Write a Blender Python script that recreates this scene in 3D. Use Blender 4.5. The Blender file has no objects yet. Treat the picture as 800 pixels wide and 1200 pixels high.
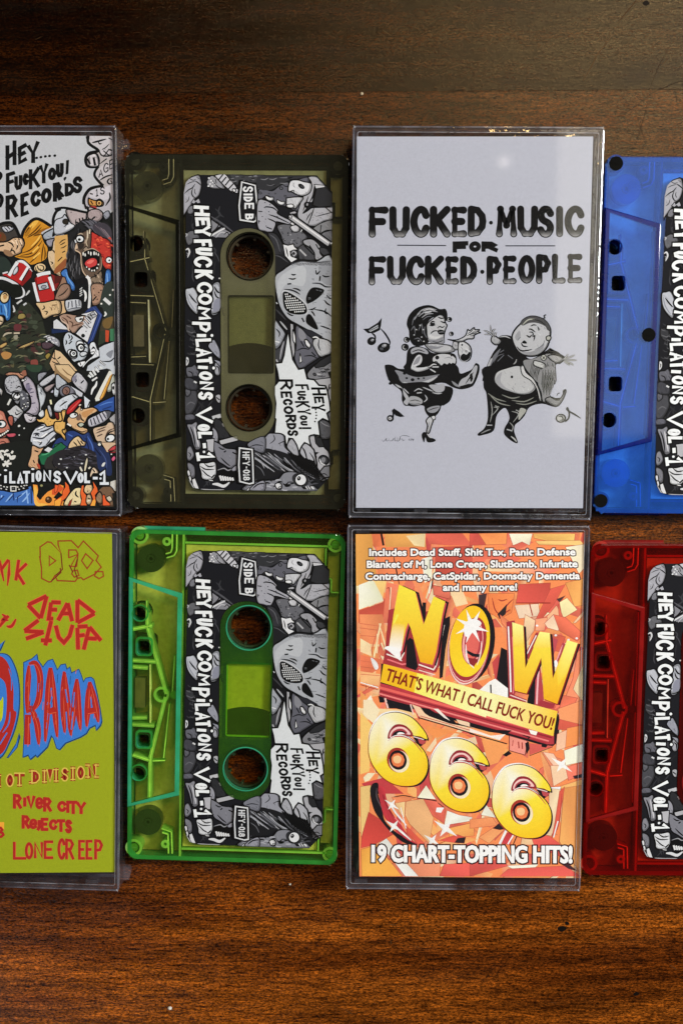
# Close-up of eight cassette things lying on a dark wooden table top.
import bpy, bmesh, math, random
import numpy as np
from mathutils import Matrix, Vector
from math import sin, cos, pi, radians

S = bpy.context.scene
COL = S.collection
MM = 0.001

# ------------------------------------------------------------------ camera
FOC, PPX, PPY, CAMH, TX, TY = 1968.6425, 374.8922, 808.7368, 505.4181, 0.1617, -0.0252
cam = bpy.data.cameras.new('camera')
cam.sensor_fit = 'AUTO'
cam.sensor_width = 36.0
cam.lens = FOC / 1200.0 * 36.0
cam.shift_x = (400.0 - PPX) / 1200.0
cam.shift_y = (PPY - 600.0) / 1200.0
cam.clip_start = 0.01
cam.clip_end = 50.0
camo = bpy.data.objects.new('camera', cam)
COL.objects.link(camo)
CROT = Matrix.Rotation(-TX, 3, 'X') @ Matrix.Rotation(-TY, 3, 'Y')
camo.matrix_world = Matrix.Translation((0, 0, CAMH * MM)) @ CROT.to_4x4()
S.camera = camo

# ------------------------------------------------------------------ world, lamps, exposure
w = bpy.data.worlds.new('World')
S.world = w
w.use_nodes = True
bg = w.node_tree.nodes['Background']
bg.inputs[0].default_value = (0.92, 0.96, 1.0, 1)
bg.inputs[1].default_value = 0.035

def area(name, loc, target, sx, sy, power, col, spread=180):
    l = bpy.data.lights.new(name, 'AREA')
    l.shape = 'RECTANGLE'; l.size = sx; l.size_y = sy
    l.energy = power; l.color = col
    l.spread = radians(spread)
    o = bpy.data.objects.new(name, l)
    COL.objects.link(o)
    o.location = loc
    d = Vector(target) - Vector(loc)
    o.rotation_euler = d.to_track_quat('-Z', 'Y').to_euler() if abs(d.x) + abs(d.y) > 1e-6 else (0, 0, 0)
    return o
# lamp light from the upper right, a wide dim window beyond it, a ceiling bulb past the top right corner, faint fill
area('key_light', (0.90, 0.26, 0.90), (0.02, -0.02, 0), 0.26, 0.26, 19.5, (0.95, 0.98, 1.0))
area('window_light', (0.725, 0.54, 1.10), (0.725, 0.54, 0), 1.10, 1.12, 6.5, (1.0, 0.93, 0.76))
area('far_lamp', (0.235, 0.35, 1.00), (0.235, 0.35, 0), 0.29, 0.14, 2.9, (1.0, 0.66, 0.26))
area('room_light', (-0.70, -0.95, 1.00), (0.0, -0.05, 0), 0.6, 0.5, 6.0, (0.95, 0.96, 1.0))
bulb = bpy.data.lights.new('ceiling_bulb', 'POINT')
bulb.energy = 0.010; bulb.color = (1.0, 0.94, 0.82); bulb.shadow_soft_size = 0.007
bo = bpy.data.objects.new('ceiling_bulb', bulb); COL.objects.link(bo)
bo.location = (0.192, 0.34, 1.9)

S.view_settings.view_transform = 'Standard'
S.view_settings.look = 'None'
S.view_settings.exposure = 0.0
S.view_settings.gamma = 1.0
S.view_settings.use_curve_mapping = False
S.cycles.use_denoising = True
S.cycles.max_bounces = 14
S.cycles.transparent_max_bounces = 40
S.cycles.transmission_bounces = 12
S.cycles.glossy_bounces = 6
S.cycles.caustics_reflective = False
S.cycles.blur_glossy = 0.3
S.cycles.sample_clamp_indirect = 4.0

# ------------------------------------------------------------------ colour and materials
def lin(c):
    c = c / 255.0
    return c / 12.92 if c <= 0.04045 else ((c + 0.055) / 1.055) ** 2.4

def hexlin(h, k=1.0):
    return tuple(min(0.86, k * lin(int(h[i:i + 2], 16))) for i in (0, 2, 4))

def newmat(name):
    m = bpy.data.materials.new(name)
    m.use_nodes = True
    nt = m.node_tree
    for n in list(nt.nodes): nt.nodes.remove(n)
    out = nt.nodes.new('ShaderNodeOutputMaterial')
    return m, nt, out

def N(nt, t, **kw):
    n = nt.nodes.new('ShaderNode' + t)
    for k, v in kw.items(): setattr(n, k, v)
    return n

def setin(n, **kw):
    for k, v in kw.items():
        n.inputs[k.replace('_', ' ')].default_value = v

def print_material(name, rough=0.6):
    """printed paper: ink colour kept per vertex, with fine paper grain"""
    m, nt, out = newmat(name)
    p = N(nt, 'BsdfPrincipled')
    a = N(nt, 'VertexColor'); a.layer_name = 'ink'
    tc = N(nt, 'TexCoord')
    nz = N(nt, 'TexNoise'); setin(nz, Scale=2600.0, Detail=2.0, Roughness=0.7)
    n2 = N(nt, 'TexNoise'); setin(n2, Scale=1200.0, Detail=3.0, Roughness=0.7)
    nt.links.new(tc.outputs['Object'], nz.inputs['Vector'])
    nt.links.new(tc.outputs['Object'], n2.inputs['Vector'])
    ad = N(nt, 'Math', operation='ADD')
    nt.links.new(nz.outputs['Fac'], ad.inputs[0]); nt.links.new(n2.outputs['Fac'], ad.inputs[1])
    mr = N(nt, 'MapRange'); setin(mr, From_Min=0.6, From_Max=1.4, To_Min=0.92, To_Max=1.07)
    nt.links.new(ad.outputs[0], mr.inputs['Value'])
    mx = N(nt, 'Mix', data_type='RGBA', blend_type='MULTIPLY')
    mx.inputs[0].default_value = 1.0
    nt.links.new(a.outputs['Color'], mx.inputs[6]); nt.links.new(mr.outputs[0], mx.inputs[7])
    nt.links.new(mx.outputs[2], p.inputs['Base Color'])
    p.inputs['Roughness'].default_value = rough
    p.inputs['Specular IOR Level'].default_value = 0.08
    nt.links.new(p.outputs[0], out.inputs[0])
    return m

def simple_material(name, hexcol, rough=0.5, metal=0.0, k=1.0, var=0.25, scale=300.0, spec=0.5):
    m, nt, out = newmat(name)
    p = N(nt, 'BsdfPrincipled')
    tc = N(nt, 'TexCoord'); nz = N(nt, 'TexNoise'); setin(nz, Scale=scale, Detail=4.0)
    nt.links.new(tc.outputs['Object'], nz.inputs['Vector'])
    mr = N(nt, 'MapRange'); setin(mr, From_Min=0.3, From_Max=0.7, To_Min=1 - var, To_Max=1 + var)
    nt.links.new(nz.outputs['Fac'], mr.inputs['Value'])
    mx = N(nt, 'Mix', data_type='RGBA', blend_type='MULTIPLY'); mx.inputs[0].default_value = 1.0
    mx.inputs[6].default_value = hexlin(hexcol, k) + (1,)
    nt.links.new(mr.outputs[0], mx.inputs[7])
    nt.links.new(mx.outputs[2], p.inputs['Base Color'])
    p.inputs['Roughness'].default_value = rough
    p.inputs['Metallic'].default_value = metal
    p.inputs['Specular IOR Level'].default_value = spec
    nt.links.new(p.outputs[0], out.inputs[0])
    return m

def plastic_material(name, clear, body, turbid, rough=0.06, spec=1.45, bump=0.0, patchy=0.25):
    """tinted see-through plastic: filters what lies behind, a little milky, glossy skin"""
    m, nt, out = newmat(name)
    tr = N(nt, 'BsdfTransparent'); tr.inputs[0].default_value = tuple(clear) + (1,)
    df = N(nt, 'BsdfDiffuse'); df.inputs[0].default_value = tuple(body) + (1,)
    tl = N(nt, 'BsdfTranslucent'); tl.inputs[0].default_value = tuple(body) + (1,)
    md = N(nt, 'MixShader'); md.inputs[0].default_value = 0.35
    nt.links.new(df.outputs[0], md.inputs[1]); nt.links.new(tl.outputs[0], md.inputs[2])
    m1 = N(nt, 'MixShader'); m1.inputs[0].default_value = turbid
    tc = N(nt, 'TexCoord'); nz = N(nt, 'TexNoise'); setin(nz, Scale=160.0, Detail=3.0)
    nt.links.new(tc.outputs['Object'], nz.inputs['Vector'])
    mr = N(nt, 'MapRange'); setin(mr, From_Min=0.3, From_Max=0.7, To_Min=turbid * (1 - patchy), To_Max=min(1, turbid * (1 + patchy)))
    nt.links.new(nz.outputs['Fac'], mr.inputs['Value']); nt.links.new(mr.outputs[0], m1.inputs[0])
    nt.links.new(tr.outputs[0], m1.inputs[1]); nt.links.new(md.outputs[0], m1.inputs[2])
    gl = N(nt, 'BsdfGlossy'); gl.inputs['Roughness'].default_value = rough
    # Schlick reflectance, the same from both sides of the sheet
    lw = N(nt, 'LayerWeight'); lw.inputs[0].default_value = 0.5
    pw = N(nt, 'Math', operation='POWER'); pw.inputs[1].default_value = 5.0
    nt.links.new(lw.outputs['Facing'], pw.inputs[0])
    f0 = ((spec - 1) / (spec + 1)) ** 2
    fr = N(nt, 'MapRange'); setin(fr, From_Min=0.0, From_Max=1.0, To_Min=f0, To_Max=1.0)
    nt.links.new(pw.outputs[0], fr.inputs['Value'])
    if bump > 0:
        b = N(nt, 'Bump'); b.inputs['Strength'].default_value = bump; b.inputs['Distance'].default_value = 0.0004
        n3 = N(nt, 'TexNoise'); setin(n3, Scale=260.0, Detail=2.0)
        nt.links.new(tc.outputs['Object'], n3.inputs['Vector'])
        nt.links.new(n3.outputs['Fac'], b.inputs['Height'])
        nt.links.new(b.outputs[0], gl.inputs['Normal'])
    m2 = N(nt, 'MixShader')
    nt.links.new(fr.outputs[0], m2.inputs[0])
    nt.links.new(m1.outputs[0], m2.inputs[1]); nt.links.new(gl.outputs[0], m2.inputs[2])
    nt.links.new(m2.outputs[0], out.inputs[0])
    return m

def glass_material(name, col, rough=0.03, ior=1.45):
    m, nt, out = newmat(name)
    p = N(nt, 'BsdfPrincipled')
    p.inputs['Base Color'].default_value = tuple(col) + (1,)
    p.inputs['Roughness'].default_value = rough
    p.inputs['IOR'].default_value = ior
    p.inputs['Transmission Weight'].default_value = 1.0
    tc = N(nt, 'TexCoord'); nz = N(nt, 'TexNoise'); setin(nz, Scale=300.0, Detail=2.0)
    b = N(nt, 'Bump'); b.inputs['Strength'].default_value = 0.25; b.inputs['Distance'].default_value = 0.0003
    nt.links.new(tc.outputs['Object'], nz.inputs['Vector'])
    nt.links.new(nz.outputs['Fac'], b.inputs['Height']); nt.links.new(b.outputs[0], p.inputs['Normal'])
    nt.links.new(p.outputs[0], out.inputs[0])
    return m

# ------------------------------------------------------------------ objects
def empty(name, loc, rz, label, cat, group=None):
    o = bpy.data.objects.new(name, None)
    o.empty_display_size = 0.02
    COL.objects.link(o)
    o.location = loc; o.rotation_euler = (0, 0, rz)
    o['label'] = label; o['category'] = cat
    if group: o['group'] = group
    return o

def meshobj(name, me, mats, parent=None):
    o = bpy.data.objects.new(name, me)
    for m in (mats if isinstance(mats, (list, tuple)) else [mats]): me.materials.append(m)
    COL.objects.link(o)
    if parent is not None: o.parent = parent
    return o

def bmobj(name, bm, mats, parent=None, smooth=False):
    bmesh.ops.recalc_face_normals(bm, faces=bm.faces)
    me = bpy.data.meshes.new(name)
    bm.to_mesh(me); bm.free()
    if smooth:
        for p in me.polygons: p.use_smooth = True
    return meshobj(name, me, mats, parent)

def box(bm, x0, x1, y0, y1, z0, z1, mi=0):
    v = [bm.verts.new((x * MM, y * MM, z * MM)) for z in (z0, z1) for (x, y) in ((x0, y0), (x1, y0), (x1, y1), (x0, y1))]
    for q in ((3, 2, 1, 0), (4, 5, 6, 7), (0, 1, 5, 4), (1, 2, 6, 5), (2, 3, 7, 6), (3, 0, 4, 7)):
        f = bm.faces.new([v[i] for i in q]); f.material_index = mi

def bar(bm, p, q, wdt, z0, z1):
    """an upright rib of width wdt between two plan points (mm)"""
    dx, dy = q[0] - p[0], q[1] - p[1]
    L = math.hypot(dx, dy) or 1e-6
    nx, ny = -dy / L * wdt / 2, dx / L * wdt / 2
    c = [(p[0] + nx, p[1] + ny), (q[0] + nx, q[1] + ny), (q[0] - nx, q[1] - ny), (p[0] - nx, p[1] - ny)]
    v = [bm.verts.new((x * MM, y * MM, z * MM)) for z in (z0, z1) for (x, y) in c]
    for k in ((3, 2, 1, 0), (4, 5, 6, 7), (0, 1, 5, 4), (1, 2, 6, 5), (2, 3, 7, 6), (3, 0, 4, 7)):
        bm.faces.new([v[i] for i in k])

def ring_pts(cx, cy, r, n=40, ry=None):
    return [(cx + r * cos(2 * pi * i / n), cy + (ry or r) * sin(2 * pi * i / n)) for i in range(n)]

def round_rect(x0, x1, y0, y1, r, n=6):
    rs = r if isinstance(r, (list, tuple)) else [r] * 4      # BL BR TR TL
    out = []
    for (cx, cy, a), rr in zip(((x0, y0, 180), (x1, y0, 270), (x1, y1, 0), (x0, y1, 90)), rs):
        ox = cx + rr if cx == x0 else cx - rr
        oy = cy + rr if cy == y0 else cy - rr
        for i in range(n + 1):
            t = radians(a + 90 * i / n)
            out.append((ox + rr * cos(t), oy + rr * sin(t)))
    return out

def plate(bm, outer, holes, z0, z1, ease=0.0):
    """flat plate with holes, outlines in mm"""
    loops = [outer] + list(holes)
    top = []
    edges = []
    for lp in loops:
        vs = [bm.verts.new((x * MM, y * MM, z1 * MM)) for x, y in lp]
        top.append(vs)
        for i in range(len(vs)): edges.append(bm.edges.new((vs[i], vs[(i + 1) % len(vs)])))
    r = bmesh.ops.triangle_fill(bm, use_beauty=True, use_dissolve=False, edges=edges, normal=(0, 0, 1))
    faces = [g for g in r['geom'] if isinstance(g, bmesh.types.BMFace)]
    low = {}
    for vs in top:
        for v in vs: low[v] = bm.verts.new((v.co.x, v.co.y, z0 * MM))
    for f in faces: bm.faces.new([low[v] for v in reversed(f.verts)])
    for vs in top:
        for i in range(len(vs)):
            a, b = vs[i], vs[(i + 1) % len(vs)]
            bm.faces.new((a, b, low[b], low[a]))
    if ease:
        vs = top[0]
        es = [bm.edges.get((vs[i], vs[(i + 1) % len(vs)])) for i in range(len(vs))]
        bmesh.ops.bevel(bm, geom=[e for e in es if e], offset=ease * MM, segments=2, affect='EDGES', profile=0.6)

def tube(bm, cx, cy, ro, ri, z0, z1, n=40):
    o = ring_pts(cx, cy, ro, n); i_ = ring_pts(cx, cy, ri, n)
    vo = [[bm.verts.new((x * MM, y * MM, z * MM)) for x, y in o] for z in (z0, z1)]
    vi = [[bm.verts.new((x * MM, y * MM, z * MM)) for x, y in i_] for z in (z0, z1)]
    for k in range(n):
        j = (k + 1) % n
        bm.faces.new((vo[0][k], vo[0][j], vo[1][j], vo[1][k]))
        bm.faces.new((vi[0][j], vi[0][k], vi[1][k], vi[1][j]))
        bm.faces.new((vo[1][k], vo[1][j], vi[1][j], vi[1][k]))
        bm.faces.new((vo[0][j], vo[0][k], vi[0][k], vi[0][j]))

def disc(bm, cx, cy, r, z0, z1, n=36):
    o = ring_pts(cx, cy, r, n)
    a = [bm.verts.new((x * MM, y * MM, z0 * MM)) for x, y in o]
    b = [bm.verts.new((x * MM, y * MM, z1 * MM)) for x, y in o]
    bm.faces.new(list(reversed(a))); bm.faces.new(b)
    for k in range(n):
        j = (k + 1) % n
        bm.faces.new((a[k], a[j], b[j], b[k]))

# ------------------------------------------------------------------ reading plan positions on a thing's own flat face
# poses of the eight things on the table (mm, radians)
POSE = dict(
    comic_case=(-104.3613, 26.4363, -0.0094), lime_case=(-106.717, -85.5645, -0.0295),
    white_case=(31.6152, 25.0677, -0.013), orange_case=(30.3569, -85.9041, -0.0059),
    smoke=(-36.3679, 23.435, -0.0109), green=(-38.2373, -83.7604, -0.0294),
    blue=(100.0312, 21.5646, -0.0115), red=(98.7085, -87.6178, -0.0039))

def plan(pose, z):
    """survey of the photograph: a picture position -> mm on the face at height z of the thing lying in that pose"""
    X, Y, t = POSE[pose]
    c, s = cos(t), sin(t)
    def f(px, py):
        d = CROT @ Vector(((px - PPX) / FOC, -(py - PPY) / FOC, -1.0))
        k = (z - CAMH) / d.z
        x, y = d.x * k - X, d.y * k - Y
        return (c * x + s * y, -s * x + c * y)
    return f

# ------------------------------------------------------------------ printed artwork
GLYPH = {
 'A': ["0,0 .5,1 1,0", ".2,.34 .8,.34"], 'B': ["0,0 0,1", "0,1 .65,.97 .85,.77 .6,.55 0,.53", ".5,.54 .9,.42 1,.24 .75,.03 0,0"],
 'C': ["~1,.76 .82,.95 .5,1 .16,.83 0,.5 .16,.17 .5,0 .82,.05 1,.24"], 'D': ["0,0 0,1", "0,1 .55,.95 .93,.72 1,.5 .93,.28 .55,.05 0,0"],
 'E': ["1,1 0,1 0,0 1,0", "0,.52 .8,.52"], 'F': ["1,1 0,1 0,0", "0,.52 .8,.52"],
 'G': ["~1,.8 .8,.96 .5,1 .15,.83 0,.5 .15,.17 .5,0 .9,.1", "1,.08 1,.45 .55,.45"],
 'H': ["0,0 0,1", "1,0 1,1", "0,.5 1,.5"], 'I': [".5,0 .5,1"], 'J': ["1,1 1,.25 .7,0 .3,0 0,.25"], 'K': ["0,0 0,1", "1,1 .1,.48", ".3,.58 1,0"],
 'L': ["0,1 0,0 1,0"], 'M': ["0,0 .08,1 .5,.35 .92,1 1,0"], 'N': ["0,0 0,1 1,0 1,1"],
 'O': ["@.5,1 .16,.85 0,.5 .16,.15 .5,0 .84,.15 1,.5 .84,.85"], 'P': ["0,0 0,1", "0,1 .65,.97 1,.75 .7,.48 0,.45"],
 'R': ["0,0 0,1", "0,1 .65,.97 .95,.76 .65,.52 0,.48", ".4,.5 1,0"], 'S': ["~.95,.82 .7,.98 .3,.98 .06,.78 .25,.57 .75,.44 .95,.24 .7,.02 .3,.02 .03,.18"],
 'T': ["0,1 1,1", ".5,1 .5,0"], 'U': ["0,1 .02,.25 .3,0 .7,0 .98,.25 1,1"], 'V': ["0,1 .5,0 1,1"], 'W': ["0,1 .25,0 .5,.75 .75,0 1,1"],
 'X': ["0,0 1,1", "0,1 1,0"], 'Y': ["0,1 .5,.48 1,1", ".5,.5 .5,0"], 'i': [".5,0 .5,.7"], '!': [".5,1 .5,.3", ".5,.13 .5,0"], '-': ["0,.5 1,.5"], '.': [".5,0 .5,.16"],
 '0': ["@.5,1 .1,.8 0,.5 .1,.2 .5,0 .9,.2 1,.5 .9,.8"], '1': ["0,.75 .5,1 .5,0", "0,0 1,0"], '8': ["@.5,1 .1,.88 .1,.63 .5,.52 .9,.63 .9,.88", "@.5,.52 0,.4 0,.12 .5,0 1,.12 1,.4"],
 'e': ["~1,.56 .9,.88 .5,1 .1,.85 0,.5 .1,.15 .5,0 .95,.14", ".2,.5 .95,.5"], 'j': [".6,.75 .6,.1 .2,-.1"],
}

def P(s):
    return [tuple(float(k) for k in q.split(',')) for q in s.split()]

def catmull(pts, closed, n=4):
    m = len(pts); out = []
    rng = range(m) if closed else range(m - 1)
    for i in rng:
        if closed: a, b, c, d = pts[(i - 1) % m], pts[i], pts[(i + 1) % m], pts[(i + 2) % m]
        else: a, b, c, d = pts[max(0, i - 1)], pts[i], pts[i + 1], pts[min(m - 1, i + 2)]
        for k in range(n):
            t = k / n
            out.append(tuple(0.5 * (2 * b[j] + (c[j] - a[j]) * t + (2 * a[j] - 5 * b[j] + 4 * c[j] - d[j]) * t * t + (3 * b[j] - a[j] - 3 * c[j] + d[j]) * t ** 3) for j in (0, 1)))
    if not closed: out.append(pts[-1])
    return out

def inside(p, poly):
    c = False
    for i in range(len(poly)):
        (x1, y1), (x2, y2) = poly[i], poly[i - 1]
        if (y1 > p[1]) != (y2 > p[1]) and p[0] < (x2 - x1) * (p[1] - y1) / (y2 - y1) + x1: c = not c
    return c

_tmpfont = None
def font_faces(txt, off):
    """outline faces of a line of sans lettering, in em units"""
    cu = bpy.data.curves.new('tmp_text', 'FONT')
    cu.body = txt; cu.size = 1.0; cu.offset = off; cu.resolution_u = 3; cu.fill_mode = 'BOTH'
    ob = bpy.data.objects.new('tmp_text', cu)
    COL.objects.link(ob)
    dg = bpy.context.evaluated_depsgraph_get(); dg.update()
    ev = ob.evaluated_get(dg)
    me = ev.to_mesh()
    vs = [(v.co.x, v.co.y) for v in me.vertices]
    fs = [tuple(p.vertices) for p in me.polygons]
    ev.to_mesh_clear()
    bpy.data.objects.remove(ob); bpy.data.curves.remove(cu)
    return vs, fs

class Art:
    """flat printed artwork: polygons stacked a hair apart like layers of ink"""
    DZ = 0.0008   # mm between inks that overlap
    def __init__(s, name, clip, k=1.35):
        s.name, s.k, s.pen = name, k, 1.0
        s.shade, s.sun, s.vary, s.grey = False, (.7, .7), 0.0, 0.0
        s.items = []          # (points, faces, colours)
        s.fr = (0.0, 0.0, 1.0)
        s.clip = clip         # convex outline of the sheet
        a = sum(clip[i][0] * clip[(i + 1) % len(clip)][1] - clip[(i + 1) % len(clip)][0] * clip[i][1] for i in range(len(clip)))
        s.cs = 1 if a > 0 else -1
        s.rnd = random.Random(7)
    def at(s, x, y, k): s.fr = (x, y, k); return s
    def g(s, pts):
        if isinstance(pts, str): pts = P(pts)
        x, y, k = s.fr
        return [(x + a / k, y + b / k) for a, b in pts]
    def colour(s, col, p):
        if callable(col): col = col(p[0], p[1])
        if not isinstance(col, str): return col
        c = hexlin(col, s.k)
        if s.vary:
            f = 1 + s.rnd.uniform(-s.vary, s.vary); c = tuple(min(.86, k * f) for k in c)
        if s.grey:
            m = sum(c) / 3; c = tuple(k + (m - k) * s.grey for k in c)
        return c
    def _clip(s, poly):
        c = s.clip; out = poly
        for i in range(len(c)):
            (x1, y1), (x2, y2) = c[i], c[(i + 1) % len(c)]
            inp, out = out, []
            if not inp: return []
            def d(p): return s.cs * ((x2 - x1) * (p[1] - y1) - (y2 - y1) * (p[0] - x1))
            for j in range(len(inp)):
                a, b = inp[j - 1], inp[j]
                da, db = d(a), d(b)
                if (da >= 0) != (db >= 0):
                    t = da / (da - db); out.append((a[0] + t * (b[0] - a[0]), a[1] + t * (b[1] - a[1])))
                if db >= 0: out.append(b)
        return out
    def raw(s, pts, col):
        q = s._clip(pts)
        if len(q) < 3: return
        s.items.append((q, [tuple(range(len(q)))], [s.colour(col, p) for p in q]))
    def poly(s, col, pts, ol=0, olc='08080a', sm=0):
        p = s.g(pts)
        if sm: p = catmull(p, True, sm)
        s.raw(p, col)
        if ol: s.stroke_px(p + [p[0]], s.pen * ol / s.fr[2] if ol > 2 else ol, olc, closed=True)
    def blob(s, col, pts, ol=0, olc='08080a'):
        if not s.shade or ol <= 2: return s.poly(col, pts, ol, olc, sm=4)
        # drawn figures: darker underside, lighter body, short hatching, then the pen line
        p = catmull(s.g(pts), True, 4)
        full = s.colour(col, p[0])
        dark = tuple(k * 0.50 for k in full)
        x0, x1 = min(q[0] for q in p), max(q[0] for q in p); y0, y1 = min(q[1] for q in p), max(q[1] for q in p)
        cx, cy = sum(q[0] for q in p) / len(p), sum(q[1] for q in p) / len(p)
        m = min(x1 - x0, y1 - y0)
        s.raw(p, dark)
        f = 1 - min(2.2, 0.20 * m) / max(1.0, m) * 1.2
        d = min(0.9, 0.08 * m)
        s.raw([(cx + (q[0] - cx) * f - d * s.sun[0], cy + (q[1] - cy) * f - d * s.sun[1]) if inside((cx + (q[0] - cx) * f - d * s.sun[0], cy + (q[1] - cy) * f - d * s.sun[1]), p) else (q[0] + (cx - q[0]) * .03, q[1] + (cy - q[1]) * .03) for q in p], full)
        n = int(min(26, (x1 - x0) * (y1 - y0) / 11))
        for i in range(n):
            x, y = s.rnd.uniform(x0, x1), s.rnd.uniform(y0, y1)
            t = s.rnd.uniform(.5, 1.3); L = s.rnd.uniform(1.0, 2.6)
            a, b = (x - cos(t) * L, y - sin(t) * L), (x + cos(t) * L, y + sin(t) * L)
            if inside(a, p) and inside(b, p):
                lo = (x - cx) * s.sun[0] + (y - cy) * s.sun[1] > 0
                s.stroke_px([a, b], s.rnd.uniform(.3, .6), tuple(k * (.42 if lo else .72) for k in full) if i % 4 else tuple(min(.86, k * 1.35) for k in full))
        s.stroke_px(p + [p[0]], s.pen * ol / s.fr[2], olc, closed=True)
    def ell(s, col, cx, cy, rx, ry=None, rot=0, ol=0, olc='08080a', n=28):
        ry = ry or rx; c, q = cos(radians(rot)), sin(radians(rot))
        pts = [(cx + rx * cos(2 * pi * i / n) * c - ry * sin(2 * pi * i / n) * q, cy + rx * cos(2 * pi * i / n) * q + ry * sin(2 * pi * i / n) * c) for i in range(n)]
        s.poly(col, pts, ol, olc)
    def ink(s, wd, pts, col='08080a', sm=4, taper=1, step=0):
        """pen stroke, width in picture units, tapered ends"""
        p = s.g(pts)
        if sm and len(p) > 2: p = catmull(p, False, sm)
        s.stroke_px(p, s.pen * wd / s.fr[2], col, taper=taper, step=step)
    def stroke_px(s, p, wd, col, closed=False, taper=0, step=0, cap=1.7):
        q = [p[0]]
        for a in p[1:]:
            if math.hypot(a[0] - q[-1][0], a[1] - q[-1][1]) > 1e-4: q.append(a)
        if closed and len(q) > 2 and math.hypot(q[0][0] - q[-1][0], q[0][1] - q[-1][1]) < 1e-3: q.pop()
        if step:
            r = []
            m = len(q)
            for i in range(m if closed else m - 1):
                a, b = q[i], q[(i + 1) % m]
                n = max(1, int(math.hypot(b[0] - a[0], b[1] - a[1]) / step))
                r += [(a[0] + (b[0] - a[0]) * j / n, a[1] + (b[1] - a[1]) * j / n) for j in range(n)]
            if not closed: r.append(q[-1])
            q = r
        n = len(q)
        if n < 2: return
        L, R = [], []
        for i in range(n):
            a = q[i - 1] if (i > 0 or closed) else q[i]
            b = q[(i + 1) % n] if (i < n - 1 or closed) else q[i]
            d1 = (q[i][0] - a[0], q[i][1] - a[1]); d2 = (b[0] - q[i][0], b[1] - q[i][1])
            l1, l2 = math.hypot(*d1), math.hypot(*d2)
            if l1 < 1e-6: d1, l1 = d2, l2
            if l2 < 1e-6: d2, l2 = d1, l1
            n1 = (-d1[1] / l1, d1[0] / l1); n2 = (-d2[1] / l2, d2[0] / l2)
            mx, my = n1[0] + n2[0], n1[1] + n2[1]
            ml = math.hypot(mx, my)
            if ml < 0.3: mx, my, sc = n1[0], n1[1], 1.0
            else:
                mx, my = mx / ml, my / ml
                sc = min(cap, 1.0 / max(0.2, mx * n1[0] + my * n1[1]))
            h = wd / 2
            if taper and not closed and n > 2:
                t = i / (n - 1)
                h *= 0.35 + 0.65 * min(1.0, 3.2 * min(t, 1 - t)) if taper == 1 else (1 - 0.75 * t)
            L.append((q[i][0] + mx * h * sc, q[i][1] + my * h * sc)); R.append((q[i][0] - mx * h * sc, q[i][1] - my * h * sc))
        m = n if closed else n - 1
        inner = all(s._in(a) for a in L) and all(s._in(a) for a in R)
        if inner:
            pts = L + R
            fs = [(i, (i + 1) % n, n + (i + 1) % n, n + i) for i in range(m)]
            s.items.append((pts, fs, [s.colour(col, p) for p in pts]))
        else:
            for i in range(m):
                j = (i + 1) % n
                s.raw([L[i], L[j], R[j], R[i]], col)
    def _in(s, p):
        c = s.clip
        return all(s.cs * ((c[(i + 1) % len(c)][0] - c[i][0]) * (p[1] - c[i][1]) - (c[(i + 1) % len(c)][1] - c[i][1]) * (p[0] - c[i][0])) >= 0 for i in range(len(c)))
    def glyph(s, ch, o, u, v, wd, col, step=0, rnd=False):
        """one letter of drawn lettering: origin o (lower left), u along the line, v up, all in sheet units"""
        lu, lv = math.hypot(*u), math.hypot(*v)
        au, av = wd / 2 / lu, wd / 2 / lv
        if ch in '.i!I1': au = min(au, 0.5)
        for st in GLYPH[ch]:
            sm = closed = False
            if st[0] == '~': sm, st = True, st[1:]
            elif st[0] == '@': sm = closed = True; st = st[1:]
            p = [(au + a * (1 - 2 * au), av + b * (1 - 2 * av)) for a, b in P(st)]
            if not closed and not sm:      # let straight ends run out to the edge of the letter's box
                pass
            p = [(o[0] + a * u[0] + b * v[0], o[1] + a * u[1] + b * v[1]) for a, b in p]
            if sm: p = catmull(p, closed, 3)
            if rnd:
                for q in p: s.raw([(q[0] + wd / 2 * cos(2 * pi * i / 16), q[1] + wd / 2 * sin(2 * pi * i / 16)) for i in range(16)], col)
            elif not closed:
                for e, f in ((0, 1), (-1, -2)):
                    dx, dy = p[e][0] - p[f][0], p[e][1] - p[f][1]; l = math.hypot(dx, dy) or 1
                    p[e] = (p[e][0] + dx / l * wd * 0.42, p[e][1] + dy / l * wd * 0.42)
            s.stroke_px(p, wd, col, closed=closed, step=step, cap=1.0 if rnd else 1.35)
    def letters(s, spec, wd, col, edge=0, edgec='08080a', turn=False, sk=0.0, step=0, jig=0.0, rnd=False):
        """spec: letter:x0,y0,x1,y1 boxes in the current frame; turn = lettering that reads downwards"""
        got = []
        wd = wd / s.fr[2]
        for tok in spec.split():
            ch, b = tok[0], tok[2:].split(',')
            x0, y0, x1, y1 = [float(k) for k in b]
            (x0, y0), (x1, y1) = s.g([(x0, y0), (x1, y1)])
            if turn: o, u, v = (x0, y0), (sk * (x1 - x0), y1 - y0), (x1 - x0, 0)
            else: o, u, v = (x0, y1), (x1 - x0, sk * (y1 - y0)), (0, y0 - y1)
            if jig:
                a = s.rnd.uniform(-jig, jig)
                if turn: v = (v[0], v[1] + a * abs(v[0]))
                else: v = (v[0] + a * abs(v[1]), v[1])
            got.append((ch, o, u, v))
        if edge:
            for ch, o, u, v in got: 
                lu, lv = math.hypot(*u), math.hypot(*v)
                e = edge
                o2 = (o[0] - e * u[0] / lu - e * v[0] / lv, o[1] - e * u[1] / lu - e * v[1] / lv)
                s.glyph(ch, o2, (u[0] * (1 + 2 * e / lu), u[1] * (1 + 2 * e / lu)), (v[0] * (1 + 2 * e / lv), v[1] * (1 + 2 * e / lv)), wd + 2 * e, edgec)
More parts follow.
